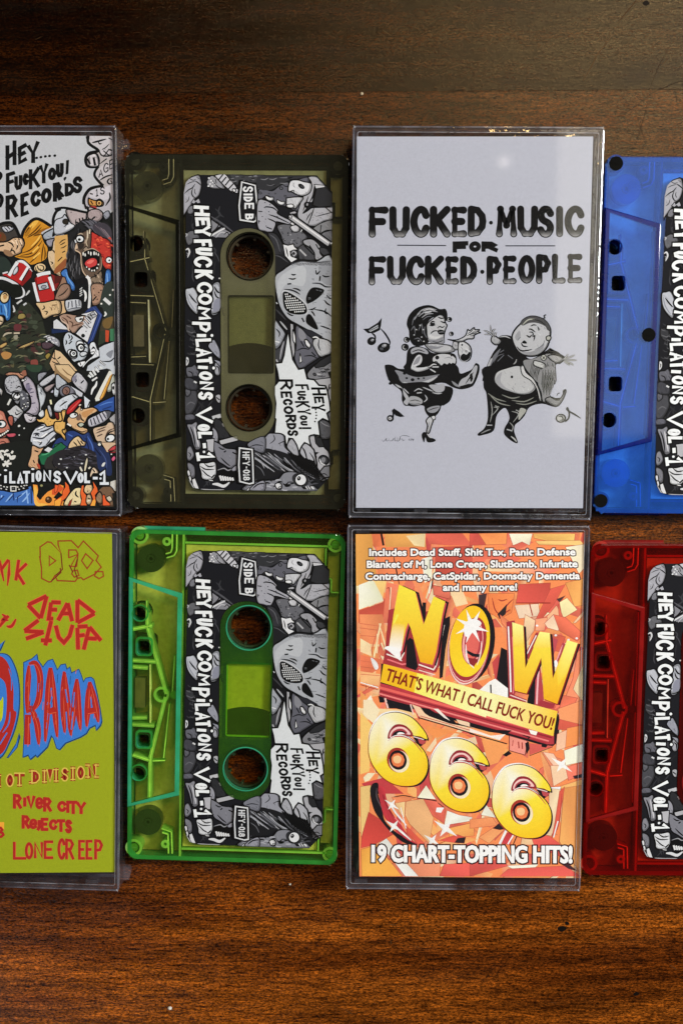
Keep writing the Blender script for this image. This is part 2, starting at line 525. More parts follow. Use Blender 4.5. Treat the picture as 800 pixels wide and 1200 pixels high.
        for ch, o, u, v in got: s.glyph(ch, o, u, v, wd, col, step, rnd)
    def type(s, txt, x0, yb, x1, yb1, capx, col, bold=0.02, edge=0.0, edgec='08080a', sh=0.0):
        """a line of plain sans type from (x0,yb) to (x1,yb1) on its baseline; capx = cap height in frame units"""
        (ax, ay), (bx, by) = s.g([(x0, yb), (x1, yb1)])
        cap = capx / s.fr[2]
        base = font_faces(txt, 0.0)
        xs = [v[0] for v in base[0]]
        xmin, xmax = min(xs), max(xs)
        capf = max(v[1] for v in font_faces('H', 0.0)[0])
        dx, dy = bx - ax, by - ay
        L = math.hypot(dx, dy)
        ux, uy = dx / (xmax - xmin), dy / (xmax - xmin)
        vx, vy = -(-dy / L) * cap / capf + sh, -(dx / L) * cap / capf
        def place(vs): return [(ax + (a - xmin) * ux + b * vx, ay + (a - xmin) * uy + b * vy) for a, b in vs]
        vs, fs = font_faces(txt, 0.0)
        pts = place(vs)
        cnt = {}
        for q in fs:
            for n in range(len(q)):
                e = (q[n], q[(n + 1) % len(q)])
                cnt[e] = cnt.get(e, 0) + 1
        nxt = {}
        for (p_, q_) in cnt:
            if (q_, p_) not in cnt: nxt[p_] = q_
        loops = []
        while nxt:
            st = next(iter(nxt)); lp = [st]; cur = nxt.pop(st)
            while cur != st and cur in nxt:
                lp.append(cur); cur = nxt.pop(cur)
            if len(lp) > 2: loops.append([pts[n] for n in lp])
        em = cap / capf
        if edge:
            for lp in loops: s.stroke_px(lp, 2 * (bold + edge) * em, edgec, closed=True, cap=1.3)
        if bold:
            for lp in loops: s.stroke_px(lp, 2 * bold * em, col, closed=True, cap=1.3)
        s.items.append((pts, fs, [s.colour(col, p) for p in pts]))
    def mesh(s, inv, z):
        v, f, c = [], [], []
        # an ink is lifted only over the inks it really covers
        X0 = min(p[0] for p in s.clip) - 2; Y0 = min(p[1] for p in s.clip) - 2
        W = int(max(p[0] for p in s.clip) - X0) + 4; H = int(max(p[1] for p in s.clip) - Y0) + 4
        cell = 1.0
        if W < 40: cell = 0.5
        lev = np.zeros((int(H / cell) + 2, int(W / cell) + 2), dtype=np.int32)
        for pts, fs, cols in s.items:
            b = len(v)
            xs = [p[0] for p in pts]; ys = [p[1] for p in pts]
            i0, i1 = int((min(xs) - X0) / cell), int((max(xs) - X0) / cell) + 1
            j0, j1 = int((min(ys) - Y0) / cell), int((max(ys) - Y0) / cell) + 1
            i0, j0 = max(0, i0), max(0, j0)
            l = int(lev[j0:j1, i0:i1].max()) + 1 if lev[j0:j1, i0:i1].size else 1
            lev[j0:j1, i0:i1] = l
            zi = z + l * s.DZ
            for p in pts:
                x, y = inv(*p); v.append((x * MM, y * MM, zi * MM))
            for q in fs: f.append(tuple(b + i for i in reversed(q)))
            c += cols
        me = bpy.data.meshes.new(s.name)
        me.from_pydata(v, [], f)
        at = me.color_attributes.new('ink', 'FLOAT_COLOR', 'POINT')
        for i, k in enumerate(c): at.data[i].color = (k[0], k[1], k[2], 1)
        me.update()
        s.levels = int(lev.max())
        return me

def paper(name, pts, inv, z, col, thick=0.15, k=1.35, holes=()):
    """the blank sheet under the artwork"""
    bm = bmesh.new()
    plate(bm, [inv(*p) for p in pts], [[inv(*p) for p in h] for h in holes], z - thick, z)
    bmesh.ops.recalc_face_normals(bm, faces=bm.faces)
    me = bpy.data.meshes.new(name); bm.to_mesh(me); bm.free()
    at = me.color_attributes.new('ink', 'FLOAT_COLOR', 'POINT')
    cc = hexlin(col, k)
    for d in at.data: d.color = cc + (1,)
    return me

# ------------------------------------------------------------------ printed sheet of the cassettes (same print on all four)
LABEL_EDGE = [(232, 204), (371, 205.5), (389.4, 225), (388, 400), (386.5, 559), (371, 575.5), (234, 574), (226, 571), (220, 564), (218, 556), (216.5, 400), (215.6, 226), (218, 214), (224, 207)]
SLOT = ([(290.5 - 32.3 * cos(radians(a)), 299.5 - 32.3 * sin(radians(a))) for a in range(0, 181, 12)] +
        [(291 + 31.6 * cos(radians(a)), 486 + 31.6 * sin(radians(a))) for a in range(0, 181, 12)])

def label_art():
    a = Art('artwork', LABEL_EDGE, 0.86)
    K = '0a0b0e'
    a.pen, a.shade, a.grey = 1.75, True, .5
    rnd = random.Random(3)
    # dim underdrawing in the black ground
    for i in range(60):
        x, y = rnd.uniform(216, 262), rnd.uniform(206, 574)
        a.at(0, 0, 1).ink(rnd.uniform(.5, 1.2), [(x, y), (x + rnd.uniform(-6, 6), y + rnd.uniform(4, 9)), (x + rnd.uniform(-9, 9), y + rnd.uniform(10, 20))], rnd.choice(['26282e', '1c1e24', '30323c']))
    # --- top left
    a.at(210, 200, 8)
    a.blob('9a9cb0', "40,140 70,90 120,55 185,40 208,90 212,150 190,230 150,270 110,330 60,400 40,420", 7)
    a.ink(6, "50,215 90,180 125,160 150,125"); a.ink(6, "130,165 118,205 130,240 160,262"); a.ink(6, "150,95 180,115 208,140")
    a.ink(4, "150,170 145,200 160,225"); a.ink(4, "60,300 85,280 95,240"); a.ink(4, "70,130 110,110 150,100"); a.ink(3, "165,60 190,80"); a.ink(4, "90,70 130,90 160,80")
    a.poly('9a9cb0', "112,300 140,262 150,285 185,258 202,300 175,310 160,295 140,312", 4)
    a.blob('8a8c9c', "265,90 320,45 430,160 380,170 300,165 262,130", 5)
    for x, y in P("280,70 300,95 290,125 320,110 275,145 310,145 340,130"): a.ell('d8dce4', x, y, 9, 7)
    a.ink(5, "310,90 360,150 400,165"); a.ink(4, "340,80 350,120")
    a.poly('b6b8c8', "330,45 380,32 430,30 490,85 555,180 550,215 495,205 420,140", 6)
    for q in ("372,85 412,35", "400,110 442,60", "432,138 475,85", "462,172 512,120", "490,200 540,165"): a.ink(7, q, sm=0, taper=0)
    a.ell('d0d2dc', 515, 185, 18, 14, 40, 5)
    a.blob('3a3c44', "450,35 640,45 800,40 800,100 700,120 575,90 540,140", 4)
    for i in range(16):
        x, y = rnd.uniform(470, 790), rnd.uniform(45, 110); a.ink(4, [(x, y), (x + 30, y + rnd.uniform(-12, 12))], rnd.choice([K, '70727e']), sm=0)
    a.blob('5a5c68', "725,120 800,100 800,280 745,280 735,200", 4)
    for x, y in P("760,150 780,200 755,230 790,250"): a.ell('24262c', x, y, 12, 9, 20)
    # side box
    a.poly(K, "560,85 735,125 755,330 745,480 705,505 550,480 540,330")
    a.poly('c8ced8', "582,100 718,135 738,330 728,470 700,488 566,468 556,330")
    a.poly('10121a', "594,114 706,143 725,330 716,464 696,474 578,456 569,330")
    a.letters("S:597,146,692,204 I:602,208,690,240 D:604,244,690,292 E:612,302,702,362 B:618,404,698,462", 17, 'd4dae4', turn=True)
    # hand under the box
    a.blob('8e90a6', "745,300 800,275 810,560 780,560 725,515 745,440", 6)
    for x, y in P("760,340 785,370 765,420 790,450 770,500"): a.ell('54566a', x, y, 6, 5)
    # lapel
    a.ink(10, "300,430 400,495 505,575", '4a4c58')
    a.poly('787a8a', "300,455 420,540 492,582 440,632 325,628 300,600", 6)
    a.ink(8, "300,612 360,575 428,540", 'c8ccd6', taper=0); a.ink(14, "300,590 350,555 405,520", K); a.ink(7, "345,628 392,578 455,592", 'a8aab8'); a.ink(6, "340,480 370,510 330,560"); a.ink(6, "420,600 450,580 470,605")
    a.blob('5c5e6a', "62,600 130,560 195,620 150,660 100,700 70,680", 5)
    a.ink(9, "62,745 85,732 98,765 80,815", 'c0c4ce'); a.ink(7, "60,590 75,600 62,620", 'a0a4b0'); a.ink(5, "70,770 85,780 75,800", '8a8c98')
    a.blob('6e7080', "95,340 140,330 130,400 80,400", 4)
    a.ink(6, "130,940 125,1000 140,1040", '3a3c46'); a.ink(6, "300,740 350,790 380,860", '3a3c48'); a.ell('c8ccd4', 380, 1010, 9, 7)
    # --- top right creature
    a.at(300, 200, 8)
    a.blob('54566a', "20,190 60,170 150,190 210,150 270,120 330,105 480,60 500,100 480,330 380,380 290,340 210,330 165,280 100,235 20,290", 5)
    a.blob('2c2e36', "20,60 200,55 480,55 300,95 200,150 120,185 20,165")
    for i in range(14):
        x, y = rnd.uniform(30, 420), rnd.uniform(65, 140); a.ink(5, [(x, y), (x + 40, y + rnd.uniform(-10, 14)), (x + 75, y + rnd.uniform(-14, 10))], rnd.choice([K, '585a66', '70727e']))
    for x, y, r in ((235, 165, 20), (40, 210, 16), (275, 240, 14), (180, 215, 9), (120, 215, 8), (300, 150, 8)): a.ell('1a1c22', x, y, r, r * .8, 20); a.ell('5c5e6e', x, y, r * .5, r * .4, 20)
    a.blob('9c9eae', "490,60 565,55 600,90 645,135 700,200 560,150 530,290 490,300 470,360 440,400 480,380 540,345 715,335 715,450 640,480 560,520 490,520 415,480 390,400 440,250 520,130", 5)
    a.poly('26282f', "565,165 645,150 715,215 715,335 590,345 530,325", 5)
    a.poly('b8bac6', "545,130 640,138 650,155 560,170", 4); a.ink(7, "550,130 535,230 500,300"); a.ink(6, "490,240 470,300 440,380")
    a.blob('c6cad8', "300,190 320,100 390,88 450,105 520,125 505,205 440,238 380,225 335,200", 6)
    a.ell('0c0d10', 425, 148, 34, 20, 35); a.ell('3a3c46', 430, 150, 16, 8, 35)
    a.ink(5, "320,195 350,185 360,205"); a.ink(4, "360,110 350,140 370,160", '7a7c8c')
    a.blob('b4b8c6', "285,275 300,255 440,250 400,320 370,358 345,350 290,345", 6); a.blob('d0d4de', "290,320 340,315 355,335 340,350 295,345", 5)
    a.ell('0c0d10', 475, 320, 26, 30, 10); a.ell('8a8c9a', 480, 318, 9, 13, 10)
    a.ink(6, "460,385 520,350 600,345 715,345"); a.ink(6, "545,345 520,420 485,510"); a.ink(5, "470,470 490,430 520,390"); a.ink(5, "560,430 640,410 715,390"); a.ink(5, "650,345 715,400"); a.ink(6, "490,515 560,520 640,475 715,465")
    for i in range(26):
        x, y = rnd.uniform(510, 700), rnd.uniform(390, 470); a.ell('5c5e6a', x, y, 4, 3)
    a.blob('74767f', "560,520 640,480 715,470 715,590 600,600 500,590", 5); a.ink(5, "610,510 600,590"); a.ink(5, "600,590 660,560 715,560")
    for nx, ny in ((130, 255), (235, 295)): a.blob('ccd0da', [(nx - 38, ny - 22), (nx, ny - 5), (nx + 32, ny - 6), (nx + 30, ny + 22), (nx - 5, ny + 28), (nx - 36, ny + 8)], 5)
    # hand
    a.blob('9698ac', "15,290 90,278 160,318 210,370 205,405 330,470 360,495 320,510 195,480 185,515 150,580 80,570 15,530", 7)
    a.ink(7, "75,350 100,340 165,352 212,395"); a.ink(7, "120,412 200,440 320,498"); a.ink(7, "110,450 160,470 190,490"); a.ink(5, "20,380 60,385"); a.ink(6, "100,530 150,550"); a.ink(5, "30,500 25,470 40,480")
    for x, y in P("85,300 120,385 200,430 210,450 90,455 60,430 130,320 95,520"): a.ell('34364a', x, y, 6, 5)
    # dots field
    a.blob('5c5e6c', "200,515 330,510 470,600 470,650 430,700 395,725 270,690 235,610", 5)
    for i in range(26):
        x, y = rnd.uniform(225, 450), rnd.uniform(530, 690); a.ell(rnd.choice(['2a2c36', '3a3c48', '8a8c9a']), x, y, 8, 6)
    a.blob('b4b6c4', "320,530 360,510 405,520 400,570 350,575", 5); a.ink(6, "405,520 430,545 420,575", 'c8ccd4'); a.blob('9a9cac', "315,395 365,380 380,400 330,410", 4); a.ell('c4c8d2', 342, 498, 20, 13, 20, 4)
    a.blob('2c2e38', "110,585 180,588 225,640 255,700 265,790 180,800 160,700", 5); a.ink(7, "130,600 190,650 225,760", '50525e')
    a.blob('1a1c22', "170,800 270,800 330,870 240,930 180,980", 0); a.ink(5, "180,795 230,810 300,860", '4a4c58')
    a.poly('ccd0da', "250,688 300,700 350,688 362,715 392,742 350,745 320,760 330,800 392,828 330,865 270,800", 6); a.ell('26282e', 355, 780, 38, 36); a.ink(7, "330,780 350,755 375,775 355,800 345,785", '9a9caa'); a.ink(6, "280,720 290,760 300,810")
    a.blob('3e404a', "395,725 470,690 560,760 560,840 420,838 400,800", 4); a.ink(9, "410,740 470,800", 'a0a2ae'); a.ink(7, "450,700 540,790", K)
    a.blob('8a8c9a', "440,655 500,640 550,655 610,720 600,770 640,815 690,838 620,850 555,835 545,770 500,720 450,690", 7); a.ink(6, "500,700 540,760"); a.ink(6, "560,690 590,740")
    a.blob('60626e', "610,600 680,565 715,570 715,690 690,700", 5); a.blob('34363e', "600,720 680,745 690,830 640,800 605,770", 5); a.ell('0c0d10', 690, 730, 25, 34); a.ell('c8ccd4', 702, 680, 10, 8)
    # drumstick
    a.ink(42, "318,428 690,695", K, sm=0, taper=0); a.ink(24, "320,430 685,690", '9a9ca8', sm=0, taper=0); a.ink(7, "325,428 680,680", 'd4d6de', sm=0, taper=0); a.ell('b0b2be', 322, 432, 17, 13, 35, 4)
    # --- mask
    a.at(300, 325, 8)
    def maskc(x, y): return 'a9b0bf' if x < 352 else '8b91a0'
    a.blob('98a0b0', "175,0 250,-70 330,-125 420,-160 560,-150 720,-165 720,590 690,608 600,560 400,452 300,392 235,305 195,190", 9)
    a.blob('a8b0be', "200,40 300,-60 420,-110 470,-60 440,80 300,60 240,120 215,200")
    a.blob('838a98', "600,-140 720,-150 720,60 640,60 590,-20")
    a.ink(6, "330,-118 420,-150 560,-140 700,-150", '2a2c34')
    for i in range(30):
        t = i / 30; x = 330 + 370 * t; a.ink(3, [(x, -140 + rnd.uniform(-4, 4)), (x + 14, -120 + rnd.uniform(0, 14))], '4a4e5a', sm=0)
    a.blob('0a0b0d', "250,160 265,135 300,140 380,185 455,250 478,310 460,342 390,350 310,332 262,275", 0)
    a.ink(6, "245,150 260,128 310,136 390,182 462,246 486,312 462,352", 'b4bac6', taper=0)
    mouth = P("266,160 282,150 375,195 445,255 462,308 448,328 390,334 318,318 275,268")
    for i in range(-10, 24):
        for j in range(-10, 24):
            x, y = 250 + i * 19 + j * 6.5, 140 + j * 21 - i * 1.5
            if inside((x, y), mouth): a.poly('d8dee6', [(x, y - 9), (x + 7, y), (x, y + 9), (x - 7, y)])
    a.blob('0a0b0d', "478,245 468,200 488,140 520,102 565,94 625,110 638,128 615,165 550,218 500,243", 0)
    a.blob('0a0b0d', "468,380 482,350 512,350 555,415 582,485 545,482 475,432", 0)
    for q in ("262,112 330,120 380,140 412,162", "345,103 390,112 418,132", "295,64 330,60", "305,10 345,18 375,8", "500,303 530,300 560,282", "515,318 535,335 552,366", "545,302 610,312 660,330 712,372",
              "600,455 650,470 702,492", "640,212 665,245 702,266", "662,165 680,190 705,205", "600,-10 595,35", "525,55 600,60 650,88 705,90", "290,330 320,352 352,360", "450,420 430,380", "655,290 648,330 670,345", "560,-70 570,-30 600,-60", "620,-20 650,-5 690,-10", "330,-30 350,-22 375,-28"): a.ink(8, q)
    for i in range(40):
        x, y = rnd.uniform(480, 700), rnd.uniform(-130, 560); a.ink(3, [(x, y), (x + 22, y + rnd.uniform(-4, 8))], '5e6472', sm=0)
    # under the mask
    a.poly('101116', "178,240 225,290 300,392 325,430 312,480 285,520 178,395", 4); a.ink(9, "225,412 262,455 292,492", '9aa0ac'); a.ink(8, "185,300 230,345 280,400", '34363e'); a.ink(5, "190,235 200,250", 'c0c4cc')
    a.blob('8e96a8', "176,405 225,450 275,520 270,560 230,640 176,662", 8); a.ink(7, "185,480 220,520 215,560"); a.ink(5, "180,600 220,610", 'd4d8e0')
    a.poly('34363f', "176,680 230,655 290,545 265,730 235,805 176,800", 5); a.ink(10, "225,770 240,680 262,600", '8a8c9a'); a.ink(7, "190,770 205,800", 'a0a2ae')
    a.poly('9a9ca8', "320,430 350,440 365,700 345,770 325,650", 5); a.blob('c4c8d2', "345,492 360,520 382,600 366,625 345,580", 6)
    a.blob('54566a', "372,455 430,482 490,540 545,590 575,680 600,742 540,790 480,830 455,850 400,862 360,760 375,640", 7)
    a.blob('787a8a', "400,480 440,500 470,560 440,600 400,560"); a.blob('c8ccd6', "455,590 480,588 515,640 498,665 470,640", 7); a.poly('d0d4dc', "412,712 432,790 408,806", 5)
    for q in ("380,690 440,665 500,680", "450,740 520,735 580,765", "420,600 450,650", "520,700 560,740"): a.ink(6, q)
    a.poly('222430', "430,478 520,500 620,555 545,575 480,540", 4)
    a.blob('a4a8b2', "545,580 600,570 702,608 706,705 650,735 598,745 555,680 530,625", 7); a.ink(6, "590,580 585,640 605,690"); a.ink(7, "530,565 560,560 590,575", 'd0d4da')
    a.blob('70727e', "480,900 540,830 600,790 705,740 710,960 640,990 560,1020 545,962 495,955", 8)
    a.poly('24262d', "545,830 600,780 707,722 707,790 640,835 560,850", 5)
    a.ell('3a3c46', 550, 910, 16, 12, 30, 4)
    for i in range(14):
        x, y = rnd.uniform(560, 690), rnd.uniform(850, 960); a.ink(6, [(x, y), (x + 30, y + 6), (x + 55, y - 6)], rnd.choice([K, '40424c', 'a4a6b2']))
    a.poly(K, "670,890 706,880 706,980")
    # --- speech burst
    a.at(300, 450, 8)
    a.poly('9a9ca8', "545,-40 700,-60 706,40 680,60 600,20", 5)
    a.ink(6, "690,0 680,40"); a.blob('5a5c66', "665,270 706,240 706,370 690,352", 6); a.blob('8a8c98', "675,60 706,40 706,165 690,160", 5)
    a.blob('4a4c56', "575,360 610,335 660,340 706,390 706,500 640,520 600,500", 8); a.ink(5, "600,350 640,380 690,400", '7a7c88')
    a.poly('c6d0da', "300,-480 325,-350 345,-230 400,-138 455,-150 480,-50 545,-40 590,12 650,18 668,60 688,160 698,250 665,275 686,350 625,325 585,355 602,495 545,475 500,490 517,582 455,550 428,585 400,640 380,570 345,515 310,510 286,580 270,490 235,470 172,465 185,330 175,320 185,180 172,100 172,20 215,-30 200,-120 178,-195 240,-202 262,-270", 9)
    B = '0a0a0c'
    a.letters("H:512,32,650,108 E:538,116,632,184 Y:510,188,640,256", 22, B, turn=True, sk=.12)
    for x, y in P("558,240 562,267 565,294 562,323 552,352"): a.ell(B, x, y, 8, 8)
    a.letters("F:362,2,486,60 U:380,64,462,112 C:384,114,458,152 K:360,160,495,222 Y:380,232,505,288 O:405,292,478,340 U:412,346,478,390 !:392,392,512,436", 19, B, turn=True, sk=.12)
    a.letters("R:218,-44,346,56 E:226,68,334,134 C:248,138,340,200 O:254,206,348,284 R:270,288,376,364 D:284,366,376,428 S:290,430,392,490", 23, B, turn=True, sk=.08)
    # --- lower zombie
    a.blob('868aa0', "-20,590 60,530 110,470 150,460 260,478 275,590 340,660 300,700 200,640 100,610 -40,640", 7)
    a.blob('9498a8', "288,590 318,520 345,515 380,570 402,640 400,720 345,660", 7); a.ink(5, "160,470 175,520 130,560"); a.ink(5, "210,560 260,540 275,560"); a.ell('3a3c48', 220, 560, 5); a.ell('3a3c48', 235, 650, 5)
    a.blob('9ea2b2', "410,640 440,570 470,555 520,590 545,620 560,690 575,820 520,780 450,700", 7); a.ink(8, "430,590 460,640 480,720"); a.ink(6, "500,640 540,700 560,780")
    a.blob('9c9eac', "500,495 545,478 602,495 640,590 690,660 692,870 600,910 575,830 570,740 555,670 545,620 517,582", 8)
    a.poly('22242a', "548,485 610,505 642,588 590,590 560,555", 5); a.ell('2c2e36', 635, 712, 48, 40, 30, 8); a.ell('70727e', 630, 712, 22, 26, 20); a.ink(7, "595,700 610,740 650,760", 'c0c4cc')
    a.poly('6c6e7a', "580,840 640,770 692,765 692,870 640,880 600,910", 7); a.ink(5, "600,850 640,840 670,860"); a.ink(6, "545,650 575,640"); a.ink(6, "570,690 560,660 590,640")
    hair = "-60,640 60,612 200,622 320,665 420,715 520,780 600,900 560,960 400,900 250,830 150,880 -60,900"
    a.blob('18191f', hair, 0)
    for i in range(70):
        t = i / 70
        x0 = -50 + 420 * t + rnd.uniform(-20, 20); y0 = 640 + 90 * t * t + rnd.uniform(-15, 40)
        L = rnd.uniform(.6, 1.1)
        a.ink(rnd.uniform(4, 9), [(x0, y0), (x0 + 75 * L, y0 + 50 * L + 20 * t), (x0 + 190 * L, y0 + 140 * L)], rnd.choice(['8a8ea0', '5a5e6c', '3a3c48', '08080a', '08080a', '9a9eae']))
    for i in range(14):
        x0 = 300 + 18 * i; a.ink(8, [(x0, 640 + 6 * i), (x0 + 70, 740 + 7 * i), (x0 + 150, 850 + 5 * i)], K, taper=2)
    a.blob('74788a', "-80,940 60,905 200,895 260,835 330,822 390,830 480,860 520,930 560,970 540,1005 -80,1005", 5)
    for i in range(34):
        x, y = rnd.uniform(-60, 540), rnd.uniform(900, 990); a.ink(8, [(x, y), (x + 25, y + rnd.uniform(-16, 16)), (x + 55, y + rnd.uniform(-14, 14))], rnd.choice([K, K, '9a9eb0', '40424e']))
    a.blob('c8ccd6', "180,940 210,925 240,940 235,985 195,980", 6); a.ell('c8ccd6', 225, 970, 12, 8, 0, 4)
    a.blob('26282f', "340,870 380,835 460,840 490,890 480,950 400,960 355,930")
    a.ell('ccd2dc', 420, 897, 54, 54, 0, 6); a.ell('0a0a0c', 402, 884, 17, 21, 20); a.ell('c8ccd4', 400, 880, 5)
    for i in range(9): a.ink(6, [(430 + 12 * i, 960), (450 + 12 * i, 985)], rnd.choice(['c0c4ce', K]), sm=0)
    # --- bottom left
    a.at(210, 450, 8)
    a.blob('40424e', "58,60 130,20 185,130 130,270 60,290", 5); a.blob('565868', "60,50 100,40 110,90 70,120", 4); a.ink(6, "70,200 110,170 150,190", '5c5e6a'); a.blob('54566a', "60,290 140,285 150,330 60,340", 4)
    a.ink(20, "312,318 392,296", 'aeb2be', sm=0, taper=0); a.blob('9ea2b0', "340,110 370,95 392,110 385,180 350,160", 6); a.ink(6, "350,125 380,150")
    a.blob('26282f', "330,330 400,350 470,470 470,520 350,500", 4); a.ink(6, "405,370 420,400", '8a8c98')
    a.blob('8a8ca0', "310,410 345,425 368,480 362,545 320,540", 6)
    a.ink(36, "378,552 550,506", K, sm=0, taper=0); a.ink(22, "385,550 545,508", 'a4a6b2', sm=0, taper=0)
    a.blob('707286', "320,545 380,560 440,600 545,622 552,745 520,770 480,795 420,760 350,705", 7)
    for q in ("370,590 400,610 430,610", "420,640 440,625", "390,690 440,740 480,770", "500,640 540,660"): a.ink(7, q)
    a.blob('7c7e90', "72,380 120,372 165,350 185,420 200,520 205,600 150,612 110,480", 7); a.ink(8, "105,400 135,480 155,600"); a.ink(9, "140,400 165,500 185,590", 'b8bac8'); a.ink(6, "165,380 180,450 190,540")
    a.poly('a8aab8', "250,520 330,510 325,640 270,640", 5)
    a.blob('787a8c', "75,605 110,580 140,640 140,680 105,720 75,705", 6); a.blob('707284', "75,742 120,745 150,785 150,872 105,870", 6); a.ink(5, "85,640 110,660 100,690")
    a.blob('c4c8d2', "75,815 98,808 106,850 100,868 85,860", 5); a.blob('c4c8d2', "88,870 108,862 118,900 105,915", 5); a.poly('c8ccd6', "120,895 150,880 190,985 150,980 130,950", 5); a.ink(5, "95,900 130,960 150,985", 'a0a4b0')
    a.blob('c2c8d4', "188,745 260,738 338,728 352,800 348,852 310,900 220,892 205,830", 8)
    for q in ("200,770 250,800 330,800", "210,800 260,850 300,870", "235,745 280,775 335,765", "300,880 335,850"): a.ink(7, q)
    a.poly('c8ccd4', "270,895 320,900 320,912 290,910", 3)
    a.blob('0a0b0e', "360,815 430,790 490,790 545,840 540,900 440,960 370,900", 0)
    a.ink(6, "360,808 420,790 460,810 500,790", '8a8c98'); a.blob('8688a0', "490,800 540,760 550,800 510,820", 4)
    for i in range(6): a.ink(10, [(382 + 23 * i, 858 + 4 * i), (398 + 22 * i, 905)], 'ced2da', sm=0)
    a.ink(16, "312,938 360,940 420,958 472,922", 'c8ccd6'); a.ink(6, "205,985 300,992 420,990", '9a9ca8'); a.blob('b0b4c2', "630,1000 655,970 665,990 640,1005", 3)
    a.blob('8688a0', "660,985 720,930 800,905 800,1000 680,1000", 5); a.ink(7, "690,980 740,940 800,930"); a.blob('6c7086', "640,560 800,490 800,640 700,620", 4); a.ink(5, "660,590 720,570 790,580"); a.ink(6, "700,700 760,720 800,790", '9498a8'); a.ink(5, "715,760 770,800 800,860", '5c5e6c')
    a.poly(K, "545,580 705,598 712,730 718,940 665,955 548,930 538,760")
    a.poly('c8ced8', "561,592 690,608 697,730 703,932 660,942 564,918 554,760"); a.poly('101218', "574,607 679,620 684,730 690,921 657,929 577,908 567,760")
    a.letters("H:594,634,662,672 F:594,680,662,716 Y:596,722,664,764 -:600,772,664,792 0:600,802,664,838 1:602,842,664,864 8:602,868,664,902", 11, 'ccd2dc', turn=True)
    # pale shapes behind the title
    a.at(210, 325, 8)
    a.blob('aab2c6', "60,110 100,98 138,92 170,140 185,200 175,345 120,312 78,250 60,180", 8); a.ink(8, "92,155 130,205 168,245"); a.ink(6, "75,150 95,230 150,310", '7c84a0')
    a.blob('a2aabe', "312,66 386,58 386,310 300,352 310,180", 8); a.ink(9, "330,85 355,130 386,150"); a.ink(8, "330,130 350,180 386,200"); a.blob('7a80a0', "330,220 386,200 386,290 320,320"); a.ink(6, "300,345 350,335 386,310")
    a.blob('30323c', "60,450 120,440 150,500 120,560 70,520", 4); a.ink(6, "70,500 120,520 150,500", '5a5c68')
    a.blob('868ca6', "318,582 345,600 386,690 386,765 345,740 300,690 270,640", 7); a.ink(8, "300,740 345,750 388,790"); a.blob('9498ac', "335,800 365,800 392,860 380,915 345,920 330,880", 7); a.ink(7, "345,830 372,850 375,900"); a.blob('8086a0', "320,770 388,790 388,840 350,800", 5)
    a.blob('c4c8d4', "64,745 92,752 96,800 78,832 62,830", 6); a.ink(5, "68,770 80,780 74,810"); a.blob('585a6c', "66,850 120,835 155,820 205,930 150,930 80,935", 5); a.ink(6, "85,880 120,895 130,930"); a.ink(7, "100,950 120,965", 'c8ccd4'); a.blob('3a3c4a', "60,945 130,950 180,1010 160,1060 60,1040", 4); a.ink(9, "140,975 165,990", 'c4c8d2', sm=0)
    for i in range(16):
        x, y = rnd.uniform(62, 150), rnd.uniform(360, 720); a.ink(5, [(x, y), (x + 20, y + 14), (x + 44, y + 18)], rnd.choice(['44464f', '34363e', '565862']))
    # title, reading downwards
    W = 'dde6ee'
    a.at(210, 200, 8)
    t1 = "H:134,325,280,422 E:148,436,285,522 Y:140,522,290,622 F:134,646,300,718 U:150,716,306,790 C:132,800,302,905 K:142,925,312,1012"
    a.letters(t1, 31, W, edge=1.7, turn=True, sk=.08, jig=.10)
    a.at(210, 325, 8)
    a.letters("C:162,45,305,150 O:172,152,306,258 M:176,272,292,398 P:118,415,292,510 i:160,522,278,568 L:150,578,300,656 A:152,662,300,748 T:156,752,304,818 i:170,818,296,866 O:182,878,308,962 N:190,972,318,1056", 29, W, edge=1.7, turn=True, sk=.08, jig=.06)
    for x, y in ((308, 545), (324, 850)): a.ell('0a0a0c', x, y, 24, 24); a.ell(W, x, y, 13, 14)
    a.at(210, 450, 8)
    a.letters("S:174,72,312,150 V:152,212,308,368 O:168,376,284,442 L:172,446,310,512 -:200,552,270,604 1:156,640,330,724", 30, W, edge=1.8, turn=True, sk=.08)
    a.ell(W, 234, 636, 12, 11)
    return a

# ------------------------------------------------------------------ sheets of the four cases
WHITE_EDGE = [(418, 160), (694.5, 160), (682.5, 595.5), (417, 595)]
ORANGE_EDGE = [(416.5, 626), (684, 624), (680, 1029), (421, 1027)]
COMIC_EDGE = [(-150, 157), (132, 159.5), (137, 595), (-146, 593)]
LIME_EDGE = [(-146, 622.5), (131.5, 624), (135.5, 1022), (-152, 1024)]

